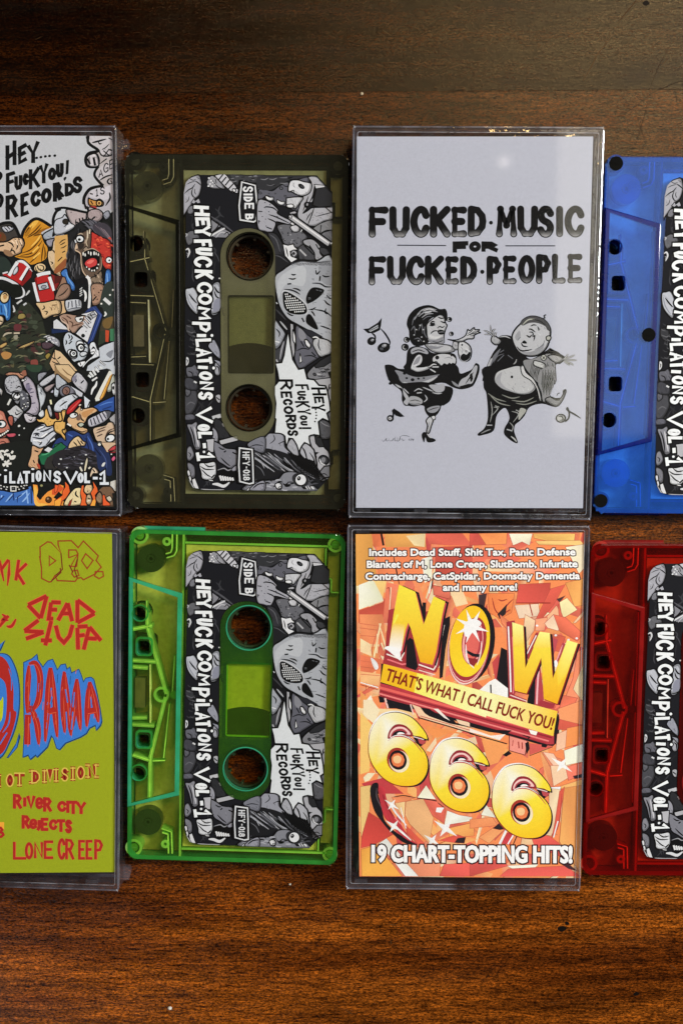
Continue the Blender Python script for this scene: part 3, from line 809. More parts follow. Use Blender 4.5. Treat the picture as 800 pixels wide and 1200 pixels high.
def white_art():
    a = Art('artwork', WHITE_EDGE, 0.74)
    a.pen, a.shade = 1.2, True
    K = '0a0a0c'
    def grad(y0, y1):
        def f(x, y):
            t = (y - y0) / (y1 - y0) + 0.18 * sin(x * 2.3) * 0.4
            t = max(0.0, min(1.0, t))
            c = 10 + (198 - 10) * t
            return '%02x%02x%02x' % (int(c), int(c), int(c + 2))
        return f
    def fat(spec, wd, yb, y1):
        # outline, then the filled letter fading to white at the foot
        a.letters(spec, wd, K, rnd=True)
        for tok in spec.split():
            ch, b = tok[0], tok[2:].split(',')
            x0, y0, x1, y1_ = [float(k) for k in b]
            e = 7
            s = "%s:%f,%f,%f,%f" % (ch, x0 + e, y0 + e, x1 - e, y1_ - e)
            a.letters(s, wd - 2 * e, grad(yb, y1), step=1.6, rnd=True)
    a.at(420, 230, 5.714)
    fat("F:66,68,202,278 U:204,66,344,278 C:344,64,476,278 K:476,64,616,278 E:618,68,726,276", 50, 269, 279)
    a.at(420, 230, 5.714)
    fat("F:66,400,186,598 U:188,398,318,594 C:316,398,442,596 K:442,396,572,594 E:578,400,670,592 D:678,398,794,592", 46, 324.5, 334)
    a.at(550, 230, 5.714)
    fat("D:-14,62,112,274 M:174,62,318,276 U:316,62,458,274 S:448,62,568,278 I:570,64,632,274 C:632,62,768,276", 48, 269, 279)
    fat("P:112,398,214,594 E:220,396,314,590 O:322,392,440,586 P:442,386,546,588 L:548,384,642,586 E:652,384,754,584", 44, 324, 333)
    a.ell(K, 142, 177, 13); a.ell(K, 84, 506, 14)
    a.ink(6, "238,332 572,332", '30323a', sm=0, taper=0)
    a.at(420, 230, 5.714)
    a.ink(6, "258,328 585,330", '30323a', sm=0, taper=0)
    a.letters("F:628,302,736,380 O:738,302,818,374", 30, K, sk=-.03); a.at(550, 230, 5.714); a.letters("R:78,302,190,374", 28, K)
    # notes on the left
    a.at(420, 350, 8)
    a.poly(K, "42,285 95,278 180,225 218,178 210,250 200,295 150,320 90,325"); a.poly('b8bcc4', "95,298 180,245 185,275 110,312"); a.ink(5, "105,300 180,262", sm=0)
    a.ink(14, "205,280 250,330 290,400 288,440"); a.ink(14, "120,320 150,345 160,380")
    a.ell(K, 122, 398, 42, 38, -20); a.ell('8a8c94', 128, 388, 16, 12, -20); a.ell('c8cad0', 134, 382, 7, 5)
    a.ell(K, 236, 458, 60, 46, -15); a.ell('8a8c94', 240, 440, 24, 16, -20); a.ell('c8cad0', 246, 436, 10, 7); a.ell('50525a', 215, 470, 18, 12, 20)
    # woman
    hair = "470,300 450,240 470,160 530,95 620,62 690,66 760,98 812,96 832,150 822,210 780,200 700,175 640,240 645,330 660,400 600,440 520,440 478,380"
    a.blob(K, hair)
    a.at(420, 350, 8)
    for x, y, r in ((450, 385, 28), (435, 455, 34), (520, 470, 18), (850, 195, 24), (868, 330, 22)):
        a.ell(K, x, y, r * 1.05, r, 0); a.ink(8, [(x + r * .55 * cos(t * .7 + 1), y + r * .55 * sin(t * .7 + 1)) for t in range(6)], 'b4b6bc')
    for q in ("540,160 590,110 660,90 730,105", "560,170 610,130 680,115 740,125", "590,180 640,145 700,140", "520,200 545,160 580,130"): a.ink(9, q, 'a4a6ae')
    for q in ("600,118 660,98 720,112", "620,135 680,122"): a.ink(7, q, 'd4d6dc')
    for q in ("500,250 520,180 570,150", "490,300 520,260 530,330", "560,300 590,240 600,330", "520,380 560,370 590,400", "600,200 640,170 680,165", "620,260 615,320 640,370"): a.ink(8, q, '6a6c74')
    for x, y in P("540,290 560,395 610,400 520,340 590,360 575,250 605,290"): a.ell('c8cad0', x, y, 7, 6)
    face = "640,240 700,185 760,150 800,170 815,230 830,250 815,290 800,350 800,410 760,420 680,410 645,370 638,300"
    a.blob('c4c6cc', face, 8)
    a.blob('90929a', "650,380 720,385 790,360 800,410 760,428 690,420"); a.blob('d8dade', "660,340 720,355 770,350 740,375 680,370")
    a.ink(12, "668,235 690,215 715,220"); a.ell(K, 692, 240, 24, 13, -15); a.ink(7, "660,250 690,255 720,245"); a.ink(10, "740,170 775,185 800,180"); a.ink(11, "765,210 800,225 820,222"); a.ink(9, "735,275 760,262 785,270 805,255"); a.ink(9, "672,330 700,305 740,300")
    a.blob(K, "735,305 765,290 800,300 812,315 790,335 755,335"); a.ink(4, "745,315 775,312 805,312", 'a0a2aa'); a.ink(6, "690,400 740,410 790,390")
    # bodice and shoulders
    a.at(420, 350, 8)
    a.blob('c0c2c8', "620,430 700,420 800,430 860,440 900,470 880,500 760,510 680,490", 8); a.blob('8c8e96', "660,440 740,450 800,440 740,470 680,470")
    a.blob(K, "455,500 490,455 560,445 640,470 700,510 870,510 915,550 910,620 840,650 780,690 640,720 500,720 440,670 420,640 445,600")
    a.blob('a8aab2', "490,480 540,455 610,465 650,500 640,520 560,500 500,520"); a.ink(8, "500,500 560,480 620,500"); 
    a.blob('d0d2d8', "485,650 520,560 560,520 595,535 600,580 580,620 540,640 600,640 690,625 650,665 560,690 510,675", 8); a.blob('989aa2', "510,620 540,560 580,540 560,600"); a.ink(7, "640,640 700,650 730,680"); a.ink(6, "660,620 710,640 745,640")
    for q in ("660,640 700,615 730,620", "670,660 720,690", "690,640 750,640"): a.ink(9, q, 'd0d2d8')
    a.blob('c8cad0', "700,550 760,520 850,525 905,560 905,600 880,620 850,600 830,615 800,605 775,625 745,600 700,590"); a.ell(K, 735, 552, 19); a.ell(K, 868, 534, 8); a.ink(8, "800,560 850,550 880,570", '9a9ca4'); a.ink(8, "690,600 730,590 740,620")
    a.blob('d0d2d8', "985,400 945,400 930,470 945,560 990,590 1040,570 1058,500 1040,440", 9); a.blob('a4a6ae', "945,520 980,560 1030,560 1050,500 1040,560 990,595 950,570"); a.ell(K, 968, 433, 9); a.ell(K, 1010, 490, 6); a.blob(K, "960,530 985,515 1010,525 1035,500 1050,510 1035,560 990,585 955,565"); a.ink(5, "955,450 975,480 965,510", '8a8c94')
    a.blob('b8bac0', "890,400 930,410 930,470 905,480 880,450", 6)
    # outstretched arm
    a.blob('c8cad0', "880,395 940,380 1000,345 1020,290 1040,300 1080,270 1090,290 1130,290 1120,310 1140,320 1090,335 1075,375 1020,380 960,405", 9)
    for q in ("1010,350 1050,330 1100,300", "1040,340 1090,320 1130,295", "1040,350 1080,345 1130,322", "1020,330 1050,310 1075,285"): a.ink(6, q)
    a.ink(12, "830,380 880,390 930,385")
    # skirt
    a.blob(K, "245,640 265,618 320,625 370,655 440,662 520,700 640,715 780,680 850,640 880,600 930,640 950,700 1000,690 1060,660 1090,610 1105,605 1130,625 1128,690 1090,790 1050,830 960,850 880,830 800,790 700,800 580,840 440,830 340,800 280,760")
    a.blob('8a8c94', "340,670 420,690 480,720 560,735 690,720 760,710 690,745 560,790 440,800 390,770 370,720"); a.blob('c0c2c8', "420,780 520,795 640,765 740,725 680,775 560,812 450,812")
    for x, y, r in ((430, 700, 16), (505, 760, 18), (560, 750, 12), (450, 745, 12), (610, 745, 10)): a.ell(K, x, y, r, r * .8)
    a.blob('b0b2ba', "935,820 960,760 1010,730 1050,690 1080,640 1100,625 1112,640 1100,700 1065,790 1020,800"); a.ink(8, "1000,800 1040,740 1075,690"); a.blob(K, "1040,720 1060,700 1070,750 1050,780"); a.blob('90929a', "870,770 920,800 950,830 900,815")
    # legs
    a.at(420, 440, 8)
    a.blob(K, "275,30 330,90 400,150 405,230 430,280 470,285 520,292 580,280 615,290 620,330 660,385 720,380 760,330 775,285 800,280 860,230 880,120 760,90 600,60 400,70")
    a.blob(K, "280,75 310,50 330,65 300,88")
    a.blob('b4b6be', "340,80 370,110 410,125 420,180 440,220 420,250 440,272 460,272 470,210 430,150 400,110 370,90", 0); a.blob('a8aab0', "465,225 490,195 550,200 595,230 590,265 530,278 480,265"); a.ink(6, "480,240 530,230 580,245"); a.ink(7, "470,260 520,270 580,262", '60626a')
    for q in ("520,150 560,125 600,140", "545,165 590,160", "420,120 450,150 470,170", "600,110 650,130 700,150", "620,180 640,220 610,250", "690,160 740,170 780,165"): a.ink(9, q, 'b8bac2')
    a.blob('b0b2ba', "660,90 740,85 800,80 800,140 740,160 690,130"); a.blob('9a9ca4', "640,315 690,290 760,285 740,330 700,350 660,345"); a.ink(6, "650,330 700,310 750,300")
    a.blob('c8cad0', "640,410 665,385 695,390 700,420 680,480 660,540 635,530 645,470 632,430", 9); a.blob('d4d6dc', "680,385 715,378 718,410 695,415", 6); a.ink(6, "660,430 655,480 645,520", '80828a')
    a.blob(K, "590,560 610,530 640,540 680,580 718,600 715,618 670,628 640,620 625,580 615,622 606,620"); a.ink(9, "640,545 665,575 690,585", 'c8cad0')
    # small note, signature
    a.ink(13, "320,320 325,360 320,400", taper=0); a.poly(K, "310,335 330,308 380,340 430,385 390,390 345,375"); a.ell(K, 297, 402, 33, 32); a.ell('c0c2c8', 294, 402, 17, 16); a.ell(K, 290, 405, 6)
    for q in ("218,600 230,618 245,608 262,590 258,612 278,610 285,590", "285,610 310,612 330,590 325,615", "345,575 340,612 360,608", "365,580 362,615 380,605 390,575 385,612", "395,600 410,595 415,612 435,600", "385,575 420,562 460,568 480,575", "478,590 470,605 490,605", "492,590 490,612", "505,590 500,602 520,600", "515,592 508,614"): a.ink(3.5, q, '1a1a1e')
    # man
    a.at(560, 350, 6.667)
    a.blob(K, "160,300 215,285 265,300 300,360 360,440 420,470 540,400 560,385 620,420 680,460 640,510 605,520 600,667 440,667 340,600 200,540 50,640 35,620 60,540 110,430 150,370")
    a.blob('b0b2b8', "100,330 110,290 130,290 160,310 180,330 165,355 130,360", 8); a.ink(7, "165,300 210,295 250,310", 'c0c2c8')
    for q in ("130,305 100,280 45,280", "125,300 80,262 40,248", "125,290 100,250 95,205", "125,285 115,250 137,238", "130,290 140,262"): a.ink(12, q); a.ink(5, q, 'c0c2c8')
    head = "265,320 270,270 300,225 330,195 350,165 400,140 460,142 520,170 555,215 565,260 555,330 530,390 480,435 420,450 350,440 300,400"
    a.blob('c4c6cc', head, 11)
    a.blob('505052', "330,195 350,165 400,140 460,142 520,170 555,215 560,255 535,240 520,215 460,190 400,190 350,210"); a.ink(8, "345,205 390,165 440,160", 'b8bab0'); a.ink(6, "420,160 480,175 530,210", '1a1a1c')
    a.blob('a2a4aa', "285,300 320,250 330,290 310,330"); a.blob('9c9ea4', "300,370 360,415 440,405 510,350 500,400 430,435 350,425")
    a.ink(9, "392,238 415,240 445,262"); a.ink(8, "408,215 430,205 455,208"); a.ink(8, "462,215 472,240 470,250"); a.ink(10, "375,285 400,300 415,285"); a.ink(8, "395,262 420,262 428,280 410,290"); a.ink(9, "420,300 440,290 432,330")
    a.blob(K, "340,345 360,325 380,345 370,352"); a.ink(9, "335,345 350,370 385,375"); a.ink(9, "300,375 330,405 380,405 420,395"); a.ink(5, "440,400 500,365 520,320", '70727a'); a.ink(5, "330,300 310,320", '70727a')
    a.blob('b8bab4', "530,300 550,290 568,300 560,325 535,325", 7); a.ink(8, "505,155 520,150 512,135 530,125", taper=0)
    # jacket highlights
    a.blob('70727a', "65,560 85,500 130,430 175,390 140,460 100,520 95,580"); a.blob('b4b6bc', "70,590 60,560 90,480 110,470 85,540 80,585")
    for q in ("120,500 150,450 200,430", "150,490 200,440", "170,420 200,400", "230,440 270,470", "380,500 420,540", "400,480 430,520 420,560"): a.ink(5, q, '6a6c74')
    a.blob('d2d4d8', "55,605 140,550 260,515 295,470 305,480 285,515 190,545 90,590 60,625", 7)
    a.blob('8e8f92', "350,490 430,470 560,430 600,520 595,660 460,660 400,590"); 
    for i in range(22): a.ink(3.5, [(420 + 8 * i, 500 + (i % 5) * 14), (400 + 8 * i, 600 + (i % 4) * 14)], '3c3e3a', sm=0)
    a.blob('c8caca', "430,492 450,485 520,510 515,548 440,525", 6); a.ell('c4c6c0', 510, 460, 22, 22, 0, 5); a.ink(5, "500,450 520,470"); a.ink(5, "522,450 500,472")
    a.blob('a8a9aa', "540,450 600,440 660,465 650,490 600,500", 6)
    for q in ("660,475 690,450 700,430", "665,475 720,455 755,438", "670,480 730,480 770,482", "668,485 720,505 745,522", "660,485 700,510 715,522"): a.ink(12, q, '2a2a28'); a.ink(5, q, 'c8cac8')
    a.ink(8, "555,395 620,420 665,462"); a.ink(6, "605,510 660,492")
    # belly and legs
    a.at(560, 430, 6.154)
    a.blob(K, "45,0 300,-20 330,0 440,120 480,40 555,0 548,120 520,210 600,220 610,170 635,165 612,235 590,245 560,290 460,265 370,290 335,350 300,390 265,420 260,470 285,545 250,540 190,490 190,440 225,370 200,300 165,310 130,360 110,460 30,492 0,495 0,478 45,440 70,360 60,200 40,150 38,90")
    belly = "115,100 130,40 200,10 290,-10 330,20 390,90 415,150 380,190 310,200 230,180 150,140"
    a.blob('c4c6ca', belly, 6); a.blob('a8aab0', "125,110 140,60 170,40 160,100 200,150 280,185 180,160"); a.ell(K, 242, 72, 9, 10)
    a.blob('cfd1d4', "305,0 325,-10 345,40 400,90 440,170 455,240 440,240 420,160 380,100 320,60", 6)
    a.blob('949598', "455,20 548,0 545,110 515,210 470,250 455,180 430,110"); 
    for i in range(18): a.ink(3.5, [(465 + 5 * i, 20 + (i % 4) * 20), (455 + 4 * i, 130 + (i % 5) * 18)], '484a44', sm=0)
    a.blob('929394', "480,240 520,215 580,235 615,190 625,170 632,180 605,245 560,285", 6); a.ink(8, "515,215 570,240 600,215", '3a3c36'); a.ink(5, "565,210 575,190 590,190")
    for q in ("70,190 130,230 200,250", "170,200 240,225 300,215", "240,240 330,250 400,220", "90,210 150,260 230,280", "270,260 340,270 420,245"): a.ink(7, q, '8a8c86')
    for q in ("90,250 100,320 85,400", "110,290 140,300 100,350", "120,280 150,290", "240,320 290,340 250,400", "270,310 310,330", "225,400 250,430 240,470"): a.ink(6, q, '9a9c9c')
    a.blob('b0b2ac', "300,300 345,310 320,350 290,380"); a.ink(7, "20,480 60,460 90,450", '8a8c90'); a.ink(9, "235,500 260,520 275,540", 'b4b6b8'); a.ink(7, "60,420 100,420", 'a8aab0'); a.ink(7, "205,450 240,460", 'a8aab0')
    # right note
    a.ink(10, "640,290 655,330 650,370 625,395", '2a2c2a', taper=0); a.ink(10, "632,300 650,318 690,340 738,370", '2a2c2a'); a.ell('2a2c2a', 595, 370, 38, 33); a.ell('c0c2c0', 593, 370, 27, 23); a.ink(8, "575,360 600,355 610,380 585,385", '2a2c2a')
    return a

def lime_art():
    a = Art('artwork', LIME_EDGE, 1.6)
    R, RH = '8c1e18', 'b0482c'
    a.at(0, 620, 5.714)
    # outlined block letters
    for q, c in (("272,185 270,120 320,85 345,90 410,160 392,110 390,80 480,78 525,125 560,80 660,180 645,210 680,255 665,270 640,300 560,340 545,325 520,330 505,350 385,345 370,310 345,352 330,355 280,330 280,260 268,185", 1), ("332,180 375,212 332,245", 1), ("462,190 462,140 510,140 524,165 515,250 475,250 520,170 470,190", 1), ("575,165 625,210 585,265 548,212", 1), ("490,280 520,275 530,310 500,322 482,300", 1), ("640,285 690,285 695,315 665,332 635,315", 1)):
        p = a.g(q); a.stroke_px(p + [p[0]], 1.5, '5c1c10', closed=True); a.stroke_px(p + [p[0]], .55, '9a3018', closed=True)
    for q in ("410,160 420,270 375,310", "345,350 410,290 405,260", "465,240 490,290", "520,200 500,270 520,330"): a.ink(8, q, '5c1c10', taper=0, sm=0)
    # cropped jagged word
    for c, w in ((RH, 26), (R, 17)):
        a.ink(w, "-60,195 -40,370", c, sm=0, taper=0); a.ink(w, "0,200 12,270 28,350", c, sm=0); a.ink(w, "12,270 60,205", c, sm=0); a.ink(w, "65,205 62,300 52,380", c, sm=0)
        a.ink(w, "128,205 108,345", c, sm=0); a.ink(w, "182,230 110,300", c, sm=0); a.ink(w, "120,300 165,372", c, sm=0)
        a.ink(w, "-10,660 60,580", c, sm=0); a.ink(w, "15,570 40,590 20,610 60,610", c); a.ink(w, "45,650 80,650 110,600", c)
    # angular two-line name
    for c, w in ((RH, 34), (R, 24)):
        for q in ("190,508 315,448", "190,508 275,598", "315,448 275,598", "345,490 328,600 360,600", "345,490 410,492", "335,540 385,540", "455,495 390,612", "455,495 485,618", "415,565 472,565", "520,475 520,628", "520,475 635,565", "635,565 520,628",
                  "260,610 165,682", "165,682 295,690", "295,690 175,735", "345,615 305,780", "275,745 350,745", "375,645 395,725 430,760 468,715 488,640", "520,660 525,808", "520,655 590,650", "525,715 570,708", "600,655 562,808", "600,655 678,748", "580,730 650,735"):
            a.ink(w, q, c, sm=0, taper=0)
    # dripping word
    a.at(0, 750, 5.714)
    DB, BL = '15345a', '2c62a8'
    big = "-160,120 -60,95 40,90 90,140 130,260 138,420 118,560 70,690 0,800 -160,830"
    a.blob(DB, big); a.blob(BL, "-160,130 -60,100 36,96 84,146 122,262 130,420 108,560 60,690 -5,790 -160,820")
    a.blob(R, "-160,150 -50,110 20,115 70,190 92,330 92,460 112,485 100,560 60,680 0,770 -160,800"); a.blob(BL, "-160,290 -60,220 0,250 40,300 48,430 30,560 -40,660 -160,690"); a.blob('94a018', "-160,400 -60,380 0,410 22,380 24,460 10,540 -60,600 -160,610")
    for q in ("60,190 80,260 78,340", "20,620 60,560 70,480", "0,700 50,620", "-10,260 20,290"): a.ink(9, q, BL)
    a.poly(DB, "-40,60 40,0 10,70 -30,120"); a.poly(BL, "-40,70 28,8 0,66 -30,110")
    a.poly(DB, "45,790 110,690 130,620 140,650 120,720 60,790"); a.poly(BL, "55,788 110,700 128,640 116,716 62,782")
    sh = "160,150 215,125 250,95 255,130 290,180 300,165 320,140 355,128 372,165 385,200 410,165 440,160 450,195 470,180 480,220 530,195 545,230 560,280 575,255 610,248 630,262 650,350 670,450 684,540 675,570 645,605 640,570 600,590 580,625 540,650 440,690 400,735 380,725 360,660 345,640 320,715 250,785 240,770 205,800 190,770 155,785 165,600 160,400"
    a.poly(DB, [(x + 5, y + 5) for x, y in P(sh)]); a.poly(BL, sh, 1.0, DB)
    # red strokes of the letters with blue slivers
    for q in ("195,170 190,330 185,490", "195,160 240,155 270,240 265,380 235,450 190,480", "205,440 250,560 262,700", "190,500 185,700", "335,185 322,400 305,680", "345,185 365,420 385,650", "325,480 375,470", "430,210 425,420 435,620", "435,215 455,450 478,640", "515,260 500,430 478,620", "518,260 525,430 540,600", "600,280 590,430 582,580", "605,280 640,430 660,550", "585,480 640,470"):
        a.ink(42, q, R); a.ink(5, [(x + 4, y + 14) for x, y in P(q)], RH)
    for q in ("215,230 210,330 200,410", "225,220 240,300 232,390", "345,320 350,450", "352,380 340,430", "440,330 455,420", "500,350 490,450", "610,380 615,450", "205,560 215,700", "225,600 228,760", "445,480 452,600", "490,480 480,600"): a.ink(9, q, BL)
    rnd = random.Random(5)
    for i in range(30):
        x = rnd.uniform(180, 650); y = 200 + rnd.uniform(0, 380) - 0.1 * (x - 180); a.ink(4, [(x, y), (x - 4, y + rnd.uniform(20, 60))], rnd.choice([DB, RH, '2a5ca0']), sm=0)
    # outlined serif line
    a.at(0, 885, 5.714)
    O = '7c2014'
    def serif(spec):
        for c, w in ((O, 27), ('b09a40', 9)):
            a.letters(spec, w, c)
            for tok in spec.split():
                ch = tok[0]; x0, y0, x1, y1 = [float(k) for k in tok[2:].split(',')]
                if ch in 'HIDNTV':
                    for xx in ([x0, x1] if ch in 'HN' else [x0] if ch == 'D' else [(x0 + x1) / 2] if ch in 'IT' else []):
                        ends = (y0 + 8, y1 - 8) if ch != 'T' else (y1 - 8,)
                        for yy in ends: a.ink(w * .8, [(xx - 17, yy), (xx + 17, yy)], c, sm=0, taper=0)
    serif("I:-22,128,10,216 O:40,122,98,214 T:96,116,170,208 D:212,98,272,192 I:288,96,312,186 V:312,92,362,184 I:366,88,390,180 S:410,82,462,176 I:478,78,502,170 O:512,70,572,164 N:588,58,648,154")
    # hand set names
    for c, w, d in ((RH, 25, 3), (R, 20, 0)):
        a.letters("R:88,258,150,360 i:150,262,186,346 V:180,270,240,360 e:238,280,292,362 R:290,280,350,380 C:384,306,446,380 I:442,302,470,388 T:462,304,522,396 Y:512,312,578,396", w, c)
        a.letters("R:146,400,204,494 e:198,424,252,496 j:244,416,282,500 E:274,418,328,508 C:328,428,386,502 T:380,428,440,516 S:436,430,486,524", w, c)
        a.letters("L:88,578,180,700 O:168,582,226,698 N:228,580,292,692 E:294,570,360,696", w * .85, c)
        a.letters("C:386,556,440,700 R:438,558,500,700 E:524,566,572,700 E:574,566,622,700 P:632,562,692,700", w * .85, c)
    a.poly('c8882c', "-30,448 30,448 30,500 -30,500"); a.letters("B:-36,476,34,556", 18, R)
    return a

def orange_art():
    a = Art('artwork', ORANGE_EDGE, 1.35)
    rnd = random.Random(11)
    K = '141014'
    cols = ['de8c50', 'd67c50', 'c86650', 'bc5448', 'ac4040', 'd07858', 'e8b48c', 'e4be9a', 'c25c4a', 'd89460']
    a.at(0, 0, 1)
    a.poly('d07a4a', "410,615 690,615 690,1035 410,1035")
    a.vary = .26
    # shards of the background
    for i in range(190):
        x, y = rnd.uniform(415, 690), rnd.uniform(622, 1030)
        t = rnd.uniform(0, pi); L = rnd.uniform(12, 48); wd = rnd.uniform(4, 16)
        dx, dy = cos(t) * L, sin(t) * L; nx, ny = -sin(t) * wd, cos(t) * wd
        q = [(x - dx, y - dy), (x - dx * rnd.uniform(.5, .9) + nx, y - dy * .6 + ny), (x + dx * rnd.uniform(.6, 1) + nx * .6, y + dy * .8 + ny * .6), (x + dx, y + dy)]
        c1, c2 = rnd.choice(cols), rnd.choice(cols)
        a.raw(q, lambda px, py, c1=c1, c2=c2, x=x: c1 if px < x else c2)
        if i % 4 == 0: a.stroke_px([q[0], q[1], q[2]], .5, rnd.choice(['7c2c28', 'e8bc90', '943830']))
    a.at(415, 620, 5.714)
    def G(c1, c2, x0, y0, x1, y1):
        (ax, ay), (bx, by) = a.g([(x0, y0), (x1, y1)])
        A, B = hexlin(c1, a.k), hexlin(c2, a.k)
        def f(x, y):
            t = ((x - ax) * (bx - ax) + (y - ay) * (by - ay)) / ((bx - ax) ** 2 + (by - ay) ** 2)
            t = max(0, min(1, t)); return tuple(A[i] + (B[i] - A[i]) * t for i in range(3))
        return f
    # larger planes, top left to top right
    for c, q in (('e0954c', "0,20 115,25 150,330 30,380 0,380"), ('c06440', "115,25 175,25 190,115 130,120"), ('dc9450', "200,30 470,30 480,120 210,120"), ('e8bc90', "345,45 475,30 470,120 400,110"), ('c05848', "475,30 720,25 790,110 640,110 500,100"), ('e6d2b4', "30,375 120,340 165,380 195,480 30,540"), ('dfa566', "130,345 215,350 190,460"), ('b44c3c', "30,545 190,490 240,400 215,629 30,629"), ('c87048', "150,120 480,120 520,300 300,360 160,340"), ('e8d4bc', "450,200 520,180 520,330 470,360"), ('b84e40', "540,120 790,110 790,300 540,320"), ('c86a50', "215,360 290,370 255,629 190,629"), ('e0b088', "640,420 720,400 760,500 680,520")):
        a.poly(c, q)
    a.ink(14, "180,30 195,110", K, sm=0); a.ink(9, "262,180 280,270 300,370", K); a.ink(8, "515,350 500,430", 'e8dcc8', sm=0); a.ink(8, "525,330 515,400", K, sm=0)
    a.poly('c46450', "525,375 640,400 640,470 530,440", .6, '7c2c28'); a.ink(8, "215,400 235,400 240,520 220,629", '8c3430'); a.ink(6, "245,390 235,560", 'e8b898', sm=0)
    a.at(550, 620, 5.714)
    for c, q in (('d87c48', "0,30 250,25 245,100 0,110"), ('b84c42', "0,30 60,30 110,105 0,110"), ('e6c8b0', "262,30 420,30 400,110 350,85 290,110"), ('e6a058', "425,30 705,30 700,75 560,90 430,60"), ('e2a868', "440,80 740,75 770,110 460,105"), ('e8c4a8', "640,120 770,100 770,260 730,300"), ('b4483e', "330,370 540,360 530,490 310,495"), ('e0b8a0', "300,510 460,500 470,580 330,600"), ('b84e40', "540,400 640,370 560,510 460,629 430,629"), ('dc9050', "640,360 760,330 760,510 700,520"), ('e4c090', "600,490 650,460 720,540 620,600"), ('d89c78', "480,629 580,510 640,629"), ('c05a48', "590,500 640,629 600,629"), ('cc7040', "120,430 300,430 280,560 200,600 130,560"), ('3a2a2c', "60,440 115,430 95,540 60,540"), ('34282a', "580,470 640,445 600,490"), ('dca684', "690,629 760,550 760,580 710,629")):
        a.poly(c, q, .4, '8c3a30')
    for q in ("190,470 215,480 250,470", "200,590 250,510 290,470", "150,460 170,540 210,580", "220,570 270,540", "310,495 540,495", "400,500 420,580"): a.ink(8, q, '8c3028')
    a.poly('241c1e', "185,570 250,500 240,570 200,600")
    a.at(415, 720, 5.714)
    for c, q in (('c87850', "35,0 190,0 215,200 120,200 40,180"), ('e6b890', "40,160 110,200 115,280 40,250"), ('c46848', "40,270 180,300 190,350 40,440"), ('d89868', "40,380 175,400 165,480 40,450"), ('d88c50', "40,510 150,629 40,629"), ('e8c8b0', "60,600 110,540 145,629")):
        a.poly(c, q)
    for q in ("35,90 190,110", "40,140 150,150", "40,310 180,330", "40,350 170,365", "40,400 170,410", "35,60 180,80"): a.ink(4, q, 'b05840', sm=0)
    a.ink(7, "40,455 160,490", 'eadcc8', sm=0, taper=0); a.ink(5, "40,470 160,505", '8c3430', sm=0, taper=0)
    for q in ("175,60 130,290", "165,60 200,180 210,230", "155,130 150,260", "180,190 200,240"): a.ink(11, q, 'e4b890', sm=0)
    for q in ("165,70 115,240 130,300", "170,130 175,200 160,260"): a.ink(6, q, 'a0443a', sm=0)
    a.blob('f0ece8', "110,290 150,320 160,360 135,365")
    a.at(550, 720, 5.714)
    for c, q in (('cc7450', "200,0 280,60 250,100 215,60"), ('e0a888', "370,0 440,40 430,110 380,180 360,90"), ('d88868', "440,30 520,20 500,110 440,110"), ('dcae94', "500,60 560,0 610,80 590,110 520,90"), ('c46048', "560,0 640,20 760,130 720,180 600,110"), ('b4503e', "560,130 640,150 600,250 550,240"), ('d07858', "720,250 760,230 760,629 610,629 690,430"), ('e4b890', "760,330 690,500 760,590"), ('c06048', "620,540 720,560 690,629 600,629"), ('b84c40', "380,250 440,130 470,110 380,300")): a.poly(c, q, .5, '94403a')
    for x, y in P("450,75 575,140 640,200 715,160 660,170"): a.ell('f4ecec', x, y, 9, 7)
    a.vary = .07
    # NOW : red chrome sides, dark gaps, yellow faces
    a.at(415, 720, 5.714)
    a.poly('8c2c30', "230,-30 330,-60 480,-20 610,-40 600,120 580,320 545,390 330,360 190,330 205,250"); a.poly(K, "350,180 370,155 395,170 425,350 410,375 345,350"); a.poly(K, "455,-80 480,-80 475,60 460,90")
    a.poly(K, "600,30 640,10 640,70 610,230 590,420 570,430 570,330")
    for q, c, w_ in (("215,265 310,300 330,260 345,120", 'f0c8c0', 9), ("220,300 320,335 345,330", 'c86468', 10), ("430,335 530,370 548,340 600,70", 'ecc4bc', 9), ("425,355 530,392", 'b04c50', 9), ("430,372 540,405", 'e8b8b0', 6), ("345,140 360,110 372,60", 'c46464', 10)): a.ink(w_, q, c, sm=0, taper=0)
    # (the letter faces, from the upper-left view)
    Nf = [(415 + x / 5.714, 620 + y / 5.714) for x, y in P("300,372 408,420 463,640 530,450 608,485")] + [(415 + x / 5.714, 720 + y / 5.714) for x, y in P("588,0 548,250 522,338 440,318 378,95 360,55 345,100 315,240 298,262 228,240 262,0")]
    Ns = [(x + 4.2, y + 1.0) for x, y in Nf]
    a.at(0, 0, 1); a.poly(K, Ns); a.poly('a83c44', [(x + 1.6, y + 2.2) for x, y in Nf])
    a.poly(lambda x, y: tuple(hexlin('eec23a', a.k)[i] * (1 - max(0, min(1, (y - 690) / 90))) + hexlin('cc9418', a.k)[i] * max(0, min(1, (y - 690) / 90)) for i in range(3)), Nf)
    a.at(415, 720, 5.714)
    a.poly(G('dcae22', 'f0ece0', 290, 60, 240, 200), "262,60 340,60 315,240 298,262 228,240 252,90"); a.poly('eac848', [(280, 0), (300, 0), (270, 60), (258, 60)])
    a.blob('f8f4f0', "200,225 235,212 300,235 310,300 322,310 300,305 230,245")
    # O
    a.at(415, 720, 5.714)
    O1 = (772, 190)
    a.ell(K, 788, 192, 150, 268, 8); a.ell('8c2c34', 765, 210, 140, 265, 8); a.ell('e8b4ac', 762, 214, 134, 258, 8); a.ell('b04850', 764, 208, 132, 254, 8); a.ell('e0a8a4', 765, 203, 130, 250, 8); a.ell('8c2830', 766, 200, 129, 247, 8)
    a.ell(G('d2a41c', 'e6b828', 660, -40, 860, 380), O1[0], O1[1] - 10, 132, 240, 8, n=48)
